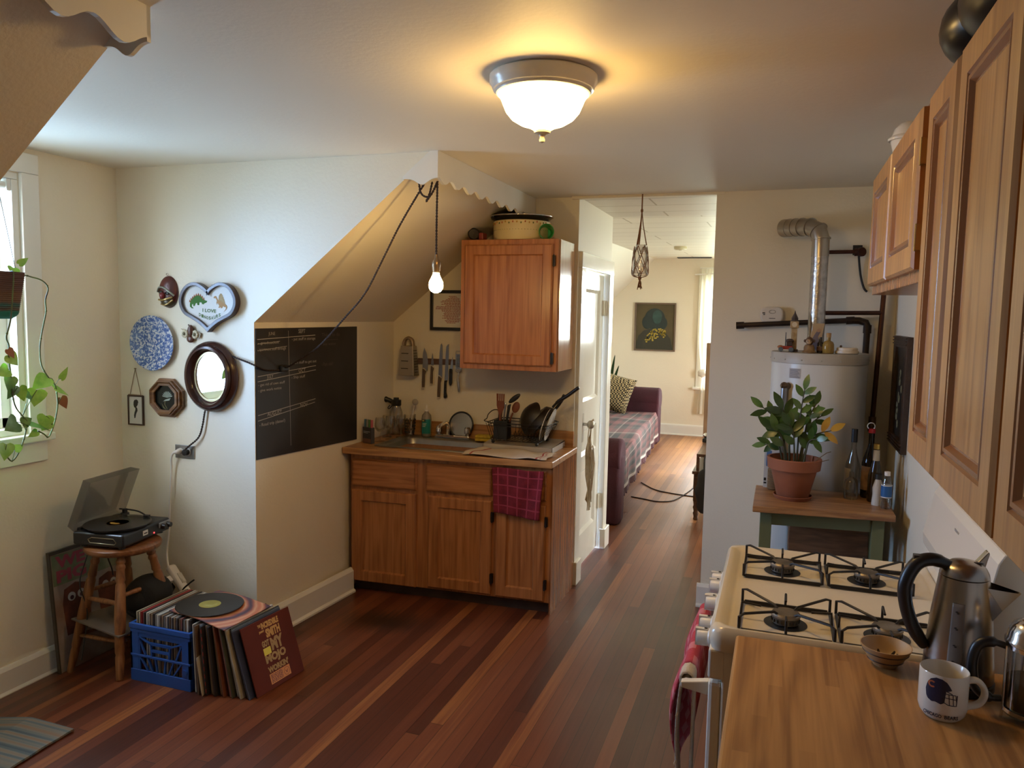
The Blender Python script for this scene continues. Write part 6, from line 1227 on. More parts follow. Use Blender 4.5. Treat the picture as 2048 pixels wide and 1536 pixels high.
def fineprism(bb, poly, lift=.0003): # subdivide into strips so that it bends around the mug
    xs = sorted(set([p[0] for p in poly])); x0, x1 = xs[0], xs[-1]; n = 24
    for i in range(n):
        xa = x0 + (x1 - x0) * i / n; xb = x0 + (x1 - x0) * (i + 1) / n
        def span(x):
            ys = []
            for j in range(len(poly)):
                p, q = poly[j], poly[(j + 1) % len(poly)]
                if (p[0] - x) * (q[0] - x) <= 0 and abs(p[0] - q[0]) > 1e-9: ys.append(p[1] + (q[1] - p[1]) * (x - p[0]) / (q[0] - p[0]))
            return (min(ys), max(ys)) if ys else None
        A, B = span(xa + 1e-7), span(xb - 1e-7)
        if A and B: bb.add([wrap(xa, A[0], lift), wrap(xb, B[0], lift), wrap(xb, B[1], lift), wrap(xa, A[1], lift)], [[0, 1, 2, 3]])
mm_ = lambda pts: [((x - 32) * .00108, .0145 + y * .00096) for x, y in pts]
b = MB(); fineprism(b, mm_([(6, 40), (5, 52), (8, 66), (14, 76), (24, 82), (34, 81), (42, 76), (47, 68), (51, 60), (44, 57), (36, 55), (38, 48), (37, 42), (40, 32), (34, 27), (24, 30), (18, 28), (10, 32)])); part(b, 'helmet_picture', mat('navy_print', (.012, .016, .045), .35), mg)
b = MB()
o2 = [(17 + 7.5 * math.cos(R(a)), 66 + 7.5 * math.sin(R(a))) for a in range(45, 316, 15)]; i2 = [(17 + 4.0 * math.cos(R(a)), 66 + 4.0 * math.sin(R(a))) for a in range(45, 316, 15)]
for j in range(len(o2) - 1): q_ = mm_([o2[j], o2[j + 1], i2[j + 1], i2[j]]); b.add([wrap(x, y, .0007) for x, y in q_], [[0, 1, 2, 3]])
part(b, 'helmet_emblem', mat('orange_print', (.42, .11, .04), .4), mg)
b = MB()
for pts in ([(38, 52), (58, 50), (60, 36)], [(36, 44), (58, 41)], [(38, 33), (46, 28), (60, 27), (61, 50)], [(46, 51), (48, 29)], [(53, 50), (55, 28)], [(40, 58), (47, 55), (52, 52)]):
    q_ = mm_(pts); q_ = [Vector(wrap(x, y, .0003)) for x, y in q_]; P_ = []
    for j in range(len(q_) - 1): P_ += [q_[j].lerp(q_[j + 1], t / 4) for t in range(4)]
    b.tube([Vector(((p.x ** 2 + p.y ** 2) ** -.5 * .0459 * p.x, (p.x ** 2 + p.y ** 2) ** -.5 * .0459 * p.y, p.z)) for p in P_ + [q_[-1]]], .0008, 5)
part(b, 'helmet_cage', mat('navy_print', (.012, .016, .045), .35), mg)
for t_w, x0, w_w in (('CHICAGO', -.031, .036), ('BEARS', .010, .026)):
    b = MB(); vs, fs, tw_, th_ = text_geo(t_w, .03); b.add([wrap(x0 + x * w_w / tw_, .0115 + y * .0078 / th_, .0003) for x, y in vs], fs); part(b, 'lettering', mat('navy_print', (.012, .016, .045), .35), mg)
# bowl
bo = thing('pottery_bowl', 'small striped pottery bowl with a dark inside at the worktop corner', 'bowl', (.268, 1.950, .9155))
b = MB(); b.lathe([(.001, .0), (.026, .0), (.028, .004), (.040, .018), (.055, .044), (.0565, .048), (.054, .048), (.038, .022), (.026, .010), (.001, .008)], 36); part(b, 'bowl', mat('stoneware', (.46, .31, .16), .4, col2=(.36, .22, .10), ns=9), bo, smooth=50)
b = MB(); b.tube([(.0385 * math.cos(2 * PI * i / 32), .0385 * math.sin(2 * PI * i / 32), .0155) for i in range(32)], .0018, 6, True); b.tube([(.050 * math.cos(2 * PI * i / 32), .050 * math.sin(2 * PI * i / 32), .034) for i in range(32)], .0012, 6, True); part(b, 'stripe', mat('stripe_dark', (.05, .025, .012), .4), bo, smooth=60)
b = MB(); rr = random.Random(2)
for i in range(6): a = rr.random() * 6; p = Vector((.014 * math.cos(a), .014 * math.sin(a), .016)); b.tube([p, p + Vector((rr.uniform(-.014, .014), rr.uniform(-.014, .014), .014))], [.005, .002], 6)
part(b, 'tea_leaves', mat('dark_tea', (.03, .018, .01), .9), bo)
# french press
fpz = thing('french_press', 'glass french press half full of coffee with chrome dome lid', 'coffee press', (.515, 1.775, .9155), R(-14))
b = MB(); b.lathe([(.001, .012), (.046, .012), (.048, .016), (.048, .165), (.0465, .165), (.0465, .018), (.001, .015)], 40); part(b, 'beaker', M_clear, fpz, smooth=40)
b = MB(); b.lathe([(.001, .0185), (.0455, .0185), (.0455, .085), (.001, .085)], 32); part(b, 'coffee', mat('coffee', (.010, .005, .003), .1), fpz, smooth=40)
b = MB(); b.lathe([(.050, .158), (.053, .160), (.053, .168), (.050, .172), (.048, .185), (.040, .200), (.024, .210), (.006, .213), (.001, .213)], 40); b.cyl((0, 0, .21), (0, 0, .24), .003, n=8); part(b, 'lid', M_chrome, fpz, smooth=45)
b = MB(); b.ell((0, 0, .246), (.010, .010, .009), 14, 8); part(b, 'knob', M_black, fpz, smooth=60)
b = MB()
for z in (.018, .150): b.ring(circ(.0505, 36), circ(.0485, 36), z, z + .008)
for k in range(4):
    a = R(20 + 90 * k); c_, s_ = math.cos(a), math.sin(a); b.tube([(.052 * c_, .052 * s_, .0), (.050 * c_, .050 * s_, .02), (.050 * c_, .050 * s_, .152)], .0028, 8)
part(b, 'frame', M_chrome, fpz, smooth=40)
b = MB(); P_ = spline([(-.048, -.008, .148), (-.075, -.012, .152), (-.098, -.016, .140), (-.106, -.018, .100), (-.098, -.016, .055), (-.075, -.012, .035), (-.050, -.008, .036)], 6); b.tube(P_, [.007] * 5 + [.011] * (len(P_) - 10) + [.007] * 5, 10); part(b, 'handle', M_black, fpz, smooth=50)

# ------------------------------------------------------------------ stove
sv = thing('gas_stove', 'cream white four burner gas stove beside the butcher block', 'stove', (.20, 2.42, 0))
M_en = mat('cream_enamel_stove', (.68, .61, .49), .22, col2=(.65, .58, .45), ns=2); M_enw = mat('white_enamel', (.68, .63, .54), .25)
YN, YF = 2.018, 2.818
b = MB(); b.box(-.105, .565, YN + .006, YF - .006, .06, .885); part(b, 'body', M_enw, sv, True, bevel=.006)
b = MB(); lv = [((-.135, .490, YN, YF, .03), .855), ((-.140, .490, YN - .002, YF + .002, .034), .870), ((-.140, .490, YN - .002, YF + .002, .034), .905), ((-.130, .486, YN + .008, YF - .008, .034), .918), ((-.112, .478, YN + .026, YF - .026, .03), .917), ((-.100, .470, YN + .036, YF - .036, .028), .906), ((-.09, .462, YN + .045, YF - .045, .02), .905)]
vs = []; fs = []
for q, z in lv: vs += [(x, y, z) for x, y in rrect(*q, n=5)]
n_ = 24
for j in range(len(lv) - 1): fs += [[j * n_ + i, j * n_ + (i + 1) % n_, (j + 1) * n_ + (i + 1) % n_, (j + 1) * n_ + i] for i in range(n_)]
fs.append([(len(lv) - 1) * n_ + i for i in range(n_)]); b.add(vs, fs); part(b, 'cooktop', M_en, sv, True, smooth=50)
BC = [(.040, 2.600), (.290, 2.600), (.048, 2.148), (.296, 2.148)]
M_al = mat('burner_aluminium', (.30, .26, .21), .45, .85, col2=(.18, .15, .12), ns=20)
for (x, y) in BC:
    b = MB(); b.lathe([(.034, .9062), (.056, .9062), (.054, .9058), (.030, .9058)], 28, T(x, y, .0002)); part(b, 'burner_hole', M_black, sv, True)
    b = MB(); b.lathe([(.030, .906), (.034, .910), (.035, .924), (.038, .928), (.038, .933), (.034, .938), (.012, .9385), (.001, .938)], 28, T(x, y, 0)); bu = part(b, 'burner', M_al, sv, True, smooth=35)
    b = MB()
    for k in range(20): a = 2 * PI * k / 20; b.box(x + .0355 * math.cos(a) - .0015, x + .0355 * math.cos(a) + .0015, y + .0355 * math.sin(a) - .0015, y + .0355 * math.sin(a) + .0015, .914, .922)
    part(b, 'burner_ports', M_black, bu, True)
    b = MB(); hx, hy = .116, .108
    b.tube(loop4(x - hx, x + hx, y - hy, y + hy, .912, .012), .0042, 6, True)
    for sx3, sy3 in ((-1, -1), (1, -1), (1, 1), (-1, 1)):
        c_ = (x + sx3 * hx, y + sy3 * hy)
        b.tube([(c_[0], c_[1], .912), (c_[0], c_[1], .948), (c_[0] - sx3 * .012, c_[1] - sy3 * .012, .953), (x + sx3 * .030, y + sy3 * .028, .944), (x + sx3 * .022, y + sy3 * .020, .936)], .0038, 6)
    for dx, dy in ((0, -1), (0, 1), (-1, 0), (1, 0)):
        b.tube([(x + dx * hx, y + dy * hy, .912), (x + dx * hx * .98, y + dy * hy * .98, .950), (x + dx * hx * .55, y + dy * hy * .55, .945)], .0034, 6)
    for s4 in (-1, 1): b.box(x - hx + .006, x + hx - .006, y + s4 * hy - .003, y + s4 * hy + .003, .907, .918)
    part(b, 'grate', M_iron, sv, True, smooth=50)
# control panel, knobs, oven door and handle
b = MB(); b.box(-.140, -.100, YN + .004, YF - .004, .775, .856); part(b, 'control_panel', M_enw, sv, True, bevel=.006)
for y in (2.660, 2.585, 2.425, 2.245, 2.150):
    b = MB(); m = AX((-.140, y, .835), (0, 1, 0), (0, 0, 1), (-1, 0, 0)); b.lathe([(.026, 0), (.026, .008), (.022, .012), (.021, .038), (.019, .042), (.001, .042)], 22, m); b.box(-.007, .007, -.024, .024, .012, .046, m); kn = part(b, 'knob', mat('knob_white', (.66, .64, .60), .3), sv, True, smooth=35)
    b = MB(); b.box(-.004, .004, .023, .0255, .014, .022, m); part(b, 'knob_mark', M_black, kn, True)
b = MB(); b.box(-.138, -.104, YN + .010, YF - .010, .20, .765); part(b, 'oven_door', M_enw, sv, True, bevel=.010)
b = MB(); b.cyl((-.198, YN + .055, .728), (-.198, YF - .055, .728), .011, n=14)
part(b, 'oven_handle', M_enw, sv, True, smooth=40)
for y in (YN + .050, YF - .050): b = MB(); b.prism([(-.212, .722), (-.212, .738), (-.138, .752), (-.138, .712)], y - .012, y + .012, XZ(0)); part(b, 'handle_bracket', M_enw, sv, True, bevel=.003)
b = MB(); b.box(-.136, -.104, YN + .010, YF - .010, .065, .19); part(b, 'drawer', M_enw, sv, True, bevel=.008)
b = MB(); pf = [(.488, .885), (.488, .925), (.497, .940), (.500, .975), (.478, .992), (.474, 1.03), (.500, 1.165), (.512, 1.188), (.535, 1.195), (.565, 1.190), (.565, .885)]
b.prism(pf, YN + .002, YF - .002, XZ(0)); part(b, 'backguard', M_enw, sv, True, bevel=.004)
b = MB(); b.box(.4935, .4965, 2.40, 2.455, 1.128, 1.138); part(b, 'nameplate', mat('nameplate_grey', (.30, .29, .27), .4), sv, True)
b = MB()
for i in range(3): b.box(.490, .4995, 2.04, 2.17, .942 + i * .011, .948 + i * .011)
part(b, 'oven_vent', M_black, sv, True)
# towels on the oven handle
b = MB(); TY = (2.150, 2.640)
def tq(u, v):
    y = TY[0] + (TY[1] - TY[0]) * u + .006 * math.sin(7 * v + 3 * u); s_ = v * 1.0
    if s_ < .16: x, z = -.182, .575 + s_ / .16 * .16
    elif s_ < .26: a = PI * (s_ - .16) / .10; x, z = -.198 + .0165 * math.cos(a), .735 + .0165 * math.sin(a)
    else: x, z = -.2145 - .010 * math.sin(u * 9) * min(1, (s_ - .26) * 4) - .030 * math.sin(PI * min(1, (s_ - .26) * 1.35)), .735 - (s_ - .26) / .74 * .30
    return (x, y, z)
b.grid(tq, 30, 60); b.m = [1 if ((i % 30) // 3 + (i // 30) // 3) % 3 == 0 else 0 for i in range(len(b.f))]
solo(b, 'red_dish_towel', [mat('towel_red', (.42, .04, .06), .95, bump=.4, bs=220), mat('towel_pink', (.52, .16, .18), .95)], 'red and pink patterned towel over the far part of the oven handle', 'towel', (-.205, 2.40, .70), solid=.005, smooth=70)
b = MB()
def tq2(u, v):
    y = 2.082 + .060 * u; s_ = v
    if s_ < .35: x, z = -.180, .735 - (.35 - s_) / .35 * .55
    elif s_ < .42: a = PI * (s_ - .35) / .07; x, z = -.198 + .018 * math.cos(a), .735 + .018 * math.sin(a)
    else: x, z = -.216 - .006 * math.sin(s_ * 14), .735 - (s_ - .42) / .58 * .62
    return (x, y + .004 * math.sin(s_ * 20), z)
b.grid(tq2, 6, 60); rr = random.Random(8)
for i in range(12): z = .16 + .48 * rr.random(); b.tube([(-.218, 2.082, z), (-.222 - .006 * rr.random(), 2.076, z - .008 - .01 * rr.random())], .0012, 4)
solo(b, 'cream_dish_towel', mat('towel_cream', (.50, .42, .32), .95, bump=.5, bs=180), 'cream towel with a frayed edge over the near end of the oven handle', 'towel', (-.205, 2.11, .70), solid=.006, smooth=70)

# ------------------------------------------------------------------ water heater corner
wh = thing('water_heater', 'white cylindrical water heater with a silver flue in the corner', 'water heater', (.195, 4.362, 0))
HC = (.195, 4.362)
b = MB(); b.lathe([(.001, .05), (.232, .05), (.236, .06), (.236, 1.500)], 56, T(*HC, 0)); part(b, 'tank', mat('tank_white', (.62, .60, .55), .3, col2=(.58, .56, .51), ns=2), wh, True, smooth=40)
b = MB(); b.lathe([(.238, 1.498), (.240, 1.500), (.240, 1.548), (.236, 1.553), (.001, 1.5535)], 56, T(*HC, 0))
for k in range(16): a = 2 * PI * k / 16; b.ell((HC[0] + .240 * math.cos(a), HC[1] + .240 * math.sin(a), 1.518), (.004, .004, .004), 6, 4)
part(b, 'top_cap', mat('cap_grey', (.40, .36, .30), .45), wh, True, smooth=40)
for k in range(4): a = R(45 + 90 * k); b = MB(); b.cyl((HC[0] + .19 * math.cos(a), HC[1] + .19 * math.sin(a), 0), (HC[0] + .19 * math.cos(a), HC[1] + .19 * math.sin(a), .055), .02, n=12); part(b, 'foot', M_iron, wh, True)
M_galv = mat('galvanised', (.52, .50, .47), .30, .95, col2=(.36, .34, .32), ns=40, bump=.25, bs=70); M_galv2 = mat('galvanised_smooth', (.42, .38, .32), .32, .95)
b = MB(); b.cyl((.172, 4.362, 1.553), (.172, 4.362, 2.135), .042, n=28); part(b, 'flue_pipe', M_galv, wh, True, smooth=40)
b = MB(); sg = [(.172, 4.362, 2.05), (.172, 4.362, 2.140), (.158, 4.375, 2.185), (.120, 4.415, 2.208), (.080, 4.462, 2.214), (.048, 4.505, 2.218), (.018, 4.540, 2.220), (-.012, 4.576, 2.222)]; b.tube(sg, [.0435, .0435, .0445, .0445, .0445, .046, .0475, .049], 24)
for i in (1, 2, 3, 4, 5, 6): p = Vector(sg[i]); d = (Vector(sg[i + 1]) - Vector(sg[i - 1])).normalized(); b.tube([p - d * .003, p + d * .003], [.049] * 2, 24)
part(b, 'flue_elbow', M_galv2, wh, True, smooth=30)
b = MB(); b.cyl((.060, 4.190, 1.385), (.032, 4.165, 1.382), .017, n=14); b.ell((.028, 4.160, 1.384), (.020, .020, .020), 14, 8); b.cyl((.040, 4.155, 1.385), (.012, 4.150, 1.386), .012, n=12); part(b, 'relief_valve', mat('valve_bronze', (.14, .09, .055), .4, .7), wh, True, smooth=40)
b = MB(); b.cyl((.028, 4.160, 1.375), (.022, 4.160, .92), .016, n=14); part(b, 'overflow_pipe', mat('pipe_zinc', (.30, .30, .31), .35, .9), wh, True, smooth=40)
b = MB()
a0, a1 = R(-128), R(-113); b.lathe([(.2375, 1.425), (.2375, 1.475)], 6, T(*HC, 0), a0, a1); b.mat(1)
for i in range(7): b.lathe([(.2382, 1.428 + i * .0065), (.2382, 1.4305 + i * .0065)], 6, T(*HC, 0), a0 + .02, a1 - .02 - .02 * (i % 3))
part(b, 'rating_label', [mat('label_tan', (.36, .30, .25), .5), mat('label_ink', (.08, .06, .05), .5)], wh, True)
# pipes on the wall
M_blk = mat('black_pipe', (.025, .018, .015), .45, .5, col2=(.05, .03, .02), ns=8); M_cop = mat('old_copper', (.10, .04, .025), .45, .7, col2=(.06, .025, .018), ns=9)
gp = thing('gas_pipe', 'black gas pipe running along the wall behind the water heater', 'pipe', (.43, 4.56, .3))
b = MB(); b.cyl((-.215, 4.575, 1.683), (.345, 4.575, 1.722), .0145, n=14); b.tube([(.345, 4.575, 1.722), (.395, 4.570, 1.722), (.428, 4.565, 1.712), (.436, 4.56, 1.690)], .019, 12); b.cyl((.436, 4.56, 1.69), (.424, 4.56, .30), .0165, n=14); part(b, 'pipe', M_blk, gp, True, smooth=40)
for a_, c_, r_ in (((-.243, 4.575, 1.681), (-.200, 4.575, 1.684), .020), ((.330, 4.575, 1.721), (.372, 4.575, 1.724), .021), ((.4365, 4.56, 1.70), (.436, 4.56, 1.655), .021)): b = MB(); b.cyl(a_, c_, r_, n=12); part(b, 'fitting', M_blk, gp, True, smooth=40)
cp = thing('water_pipe', 'old copper water pipe rising beside the water heater', 'pipe', (.50, 4.52, 1.1))
b = MB(); b.tube([(.198, 4.45, 1.553), (.198, 4.45, 1.742), (.205, 4.452, 1.757), (.220, 4.455, 1.759), (.500, 4.52, 1.765)], .0115, 12); b.cyl((.508, 4.52, 2.10), (.484, 4.52, 1.20), .0125, n=12); part(b, 'pipe', M_cop, cp, True, smooth=40)
b = MB(); b.cyl((.508, 4.52, 2.10), (.512, 4.52, 2.438), .0125, n=12); part(b, 'riser', M_cop, cp, True, smooth=40)
b = MB(); b.cyl((.484, 4.52, 1.21), (.483, 4.52, 1.13), .019, n=12); b.ell((.476, 4.49, 1.165), (.020, .020, .020), 14, 8); part(b, 'valve', mat('valve_bronze', (.14, .09, .055), .4, .7), cp, True, smooth=40)
b = MB(); b.tube([(.476 + .018 * math.cos(2 * PI * k / 20), 4.478, 1.165 + .018 * math.sin(2 * PI * k / 20)) for k in range(20)], .004, 6, True); part(b, 'valve_wheel', M_chrome, cp, True, smooth=60)
sb = thing('capped_pipe', 'short copper stub pipe with a dark wall box and loose wire', 'pipe', (.37, 4.59, 2.09))
b = MB(); b.cyl((.205, 4.585, 2.090), (.362, 4.585, 2.092), .0105, n=12); part(b, 'stub', M_cop, sb, True, smooth=40)
b = MB(); b.box(.345, .392, 4.598, 4.608, 2.075, 2.128); part(b, 'wall_hole', M_black, sb, True)
b = MB(); b.cyl((.352, 4.585, 2.088), (.378, 4.585, 2.090), .020, n=14); b.cyl((.378, 4.59, 2.090), (.392, 4.57, 2.090), .024, n=14); part(b, 'cap', M_cop, sb, True, smooth=40)
b = MB(); b.tube(spline([(.374, 4.58, 2.075), (.380, 4.59, 2.03), (.392, 4.60, 1.96), (.410, 4.602, 1.90), (.428, 4.60, 1.878)], 5), .006, 7); part(b, 'wire', M_black, sb, True, smooth=60)
# CO alarm
co = thing('carbon_monoxide_alarm', 'white oval gas alarm on the wall above the black pipe', 'alarm', (-.054, 4.60, 1.745))
b = MB(); b.prism([(x - .054, z + 1.746) for x, z in rrect(-.061, .061, -.044, .044, .032, 6)], -.036, .0, XZ(4.612)); part(b, 'case', mat('alarm_white', (.64, .60, .54), .4), co, True, bevel=.009, seg=3)
b = MB(); b.tube([(-.052 + .017 * math.cos(2 * PI * k / 24), 4.5745, 1.762 + .009 * math.sin(2 * PI * k / 24)) for k in range(24)], .0008, 5, True); b.box(-.105, -.090, 4.575, 4.576, 1.752, 1.758); b.box(-.100, -.090, 4.575, 4.576, 1.744, 1.749); b.box(-.068, -.035, 4.575, 4.5765, 1.724, 1.727); part(b, 'markings', M_black, co, True)
# things on the heater
ZT = 1.5545
bb_ = thing('clock_tower_souvenir', 'tall cream clock tower souvenir with a dark spire on the water heater', 'souvenir', (.064, 4.300, ZT))
b = MB(); b.box(-.015, .015, -.015, .015, .012, .125); b.box(-.021, .021, -.021, .021, .122, .158); part(b, 'tower', mat('tower_cream', (.45, .33, .17), .5, col2=(.34, .22, .10), ns=40), bb_, bevel=.002)
b = MB(); b.lathe([(.022, .158), (.018, .164), (.015, .170), (.018, .172), (.004, .200), (.0015, .212), (.001, .213)], 8); b.box(-.022, .022, -.022, .022, 0, .012); part(b, 'spire', mat('spire_dark', (.06, .045, .04), .5), bb_)
b = MB(); b.mat(0)
for ax in (0,): b.lathe([(.001, 0), (.013, 0), (.013, .002), (.001, .002)], 18, AX((0, -.0225, .141), (1, 0, 0), (0, 0, 1), (0, 1, 0)))
part(b, 'clock_face', mat('clock_pale', (.60, .50, .34), .4), bb_)
ty = thing('toy_vehicle', 'small red and grey toy machine with a thin mast on the water heater', 'toy', (.028, 4.262, ZT))
b = MB(); b.box(-.02, .032, -.016, .016, .012, .030); part(b, 'chassis', mat('toy_red', (.28, .03, .02), .4), ty, bevel=.004)
b = MB(); b.box(.0, .030, -.014, .014, .030, .052); b.ell((.016, 0, .056), (.022, .014, .012), 10, 6); part(b, 'cab', mat('toy_dark', (.05, .03, .025), .4), ty, bevel=.003)
for x, y in ((-.026, -.016), (.024, -.016), (-.026, .016), (.024, .016)): b = MB(); b.cyl((x, y - .005, .012), (x, y + .005, .012), .012, n=14); part(b, 'wheel', mat('toy_wheel', (.09, .11, .12), .5), ty)
b = MB(); b.ell((-.028, 0, .024), (.016, .012, .009), 10, 6); part(b, 'nose', mat('toy_orange', (.35, .12, .03), .5), ty, smooth=60)
b = MB(); b.cyl((-.004, 0, .03), (-.004, 0, .100), .0028, .0018, 8); part(b, 'mast', M_black, ty)
mo = thing('monkey_figurine', 'small brown seated figurine on the front edge of the water heater', 'figurine', (.138, 4.205, ZT))
b = MB(); b.lathe([(.001, 0), (.032, 0), (.033, .006), (.026, .012), (.026, .028), (.020, .040), (.001, .044)], 20); part(b, 'body', mat('figurine_brown', (.16, .075, .03), .4, col2=(.28, .17, .06), ns=30), mo, smooth=50)
b = MB(); b.ell((0, 0, .060), (.020, .019, .020), 16, 10); b.ell((-.021, 0, .060), (.007, .004, .008), 8, 6); b.ell((.021, 0, .060), (.007, .004, .008), 8, 6); part(b, 'head', mat('figurine_head', (.10, .05, .025), .4), mo, smooth=60)
b = MB(); b.ell((-.003, -.012, .056), (.014, .010, .014), 14, 8); part(b, 'face', mat('figurine_face', (.42, .28, .16), .5), mo, smooth=60)
b = MB(); b.ell((-.009, -.021, .060), (.002, .002, .003), 6, 4); b.ell((.003, -.022, .060), (.002, .002, .003), 6, 4); part(b, 'eyes', M_black, mo)
pc_ = thing('picture_card', 'tan picture card leaning on the flue behind the figurine', 'card', (.158, 4.27, ZT))
m = AX((.158, 4.262, ZT), (1, .1, 0), (.16, .22, .96), (0, .97, -.22))
b = MB(); b.box(-.027, .027, 0, .155, 0, .002, m); b.mat(1); b.prism([(-.022, .015), (.018, .015), (.020, .06), (.008, .085), (.016, .11), (.0, .12), (-.012, .09), (-.02, .06)], -.0008, 0, m); b.mat(2); b.prism(circ(.010, 14, (.006, .118)), -.0014, -.0008, m); solo_ = part(b, 'card', [mat('card_tan', (.42, .29, .16), .6), mat('card_blue', (.16, .13, .15), .6), mat('card_skin', (.38, .22, .13), .6)], pc_, True)
go = thing('gold_bottle', 'squat bottle of gold liquid with a cork on the water heater', 'bottle', (.228, 4.215, ZT))
b = MB(); b.lathe([(.001, 0), (.026, 0), (.028, .004), (.028, .045), (.022, .058), (.010, .064), (.010, .080), (.001, .080)], 22); part(b, 'bottle', mat('gold_glass', (.48, .30, .07), .12, trans=.5), go, smooth=45)
b = MB(); b.lathe([(.001, .080), (.011, .080), (.012, .102), (.001, .103)], 14); part(b, 'cork', mat('cork', (.40, .22, .08), .7), go, smooth=40)
dd = thing('small_dark_bottle', 'small dark bottle between the figurine and the gold bottle', 'bottle', (.190, 4.222, ZT))
b = MB(); b.lathe([(.001, 0), (.015, 0), (.016, .01), (.014, .05), (.007, .06), (.007, .08), (.001, .08)], 16); part(b, 'bottle', mat('dark_glass', (.02, .012, .008), .15), dd, smooth=45); b = MB(); b.lathe([(.0162, .012), (.0158, .034)], 14); part(b, 'label', mat('label_brown', (.12, .06, .03), .5), dd, smooth=50)
wd = thing('white_dish', 'flat white lidded dish at the right on the water heater', 'dish', (.318, 4.235, ZT))
b = MB(); b.lathe([(.001, 0), (.052, 0), (.056, .004), (.056, .014), (.050, .016), (.050, .028), (.046, .031), (.001, .032)], 36); part(b, 'dish', mat('dish_cream', (.60, .50, .37), .35), wd, smooth=35); b = MB(); b.ell((-.03, -.01, .036), (.006, .004, .007), 8, 6); part(b, 'knob', M_hbrown, wd)
# small table with bottles and plant
tbz = thing('side_table', 'small wooden topped table with sage green legs before the water heater', 'table', (.21, 3.88, 0))
M_tt = wood('table_top_wood', (.22, .10, .04), (.34, .17, .07), (.45, .25, .11), 'x', .4); M_sage = mat('sage_paint', (.13, .145, .07), .5, col2=(.11, .125, .06), ns=5)
b = MB(); b.prism([(-.085, 3.635), (.515, 3.70), (.515, 4.115), (-.085, 4.115)], .842, .870); part(b, 'top', M_tt, tbz, True, bevel=.003)
for x, y in ((-.052, 3.69), (.425, 3.735), (-.052, 4.04), (.425, 4.04)): b = MB(); b.box(x, x + .052, y, y + .052, 0, .842); part(b, 'leg', M_sage, tbz, True, bevel=.003)
b = MB(); b.prism([(-.03, 3.70), (.46, 3.752), (.46, 3.770), (-.03, 3.718)], .775, .842); b.box(-.03, .46, 4.06, 4.08, .775, .842); b.box(-.045, -.025, 3.72, 4.06, .775, .842); b.box(.45, .47, 3.76, 4.06, .775, .842); part(b, 'apron', M_sage, tbz, True)
b = MB(); b.box(-.04, .465, 3.72, 4.07, .28, .30); part(b, 'lower_shelf', M_sage, tbz, True, bevel=.003)
cbd = thing('cutting_board', 'dark wooden board standing under the small green table', 'board', (.36, 3.93, .30))
b = MB(); b.prism(rrect(-.19, .17, 0, .44, .03), -.009, .009, AX((.27, 3.90, .305), (1, .15, 0), (0, .14, .99), (-.15, .98, -.14))); part(b, 'board', wood('dark_board', (.10, .045, .02), (.16, .07, .03), (.22, .10, .045), 'x', .5), cbd, True, bevel=.004)
pt = thing('potted_plant', 'dark green potted plant with one yellow leaf cluster in a terracotta pot', 'plant', (.088, 3.875, .870))
M_ter = mat('terracotta', (.30, .10, .045), .75, col2=(.24, .075, .035), ns=7)
b = MB(); b.lathe([(.001, .006), (.068, .006), (.072, .010), (.104, .142), (.106, .146), (.119, .146), (.124, .195), (.122, .198), (.112, .198), (.108, .165), (.001, .160)], 48); part(b, 'pot', M_ter, pt, smooth=35)
b = MB(); b.lathe([(.001, .0005), (.080, .0005), (.090, .018), (.086, .020), (.078, .006), (.001, .005)], 40); part(b, 'saucer', M_ter, pt, smooth=35)
b = MB(); b.lathe([(.001, .166), (.107, .163)], 30); part(b, 'soil', mat('soil', (.03, .018, .01), .95, bump=.8, bs=60), pt)
M_zz = [mat('leaf_deep', (.022, .055, .010), .3, col2=(.04, .085, .014), ns=20), mat('leaf_mid', (.06, .12, .02), .33, col2=(.09, .16, .03), ns=20), mat('leaf_yellow', (.38, .20, .02), .4, col2=(.44, .25, .03), ns=14)]
M_stem = mat('plant_stem', (.05, .05, .018), .5)
rr = random.Random(17); OVAL = [(0, .05), (.12, .27), (.30, .45), (.50, .50), (.68, .43), (.84, .25), (.95, .10), (1.0, 0)]
stems = [((-.03, -.02), (-.165, -.02, .44), 6, .080, 1), ((-.02, .02), (-.065, .0, .43), 8, .095, 0), ((.01, .0), (.03, -.01, .53), 9, .075, 1), ((.03, .01), (.085, .01, .46), 8, .075, 1), ((.03, -.02), (.155, -.02, .34), 7, .085, 0), ((-.04, -.04), (-.10, -.05, .33), 7, .095, 0), ((.0, -.04), (-.03, -.06, .36), 7, .090, 0), ((-.05, .02), (-.14, .05, .24), 5, .080, 0), ((.02, .04), (.12, .08, .40), 6, .07, 1), ((.04, -.03), (.095, -.07, .30), 5, .075, 0)]
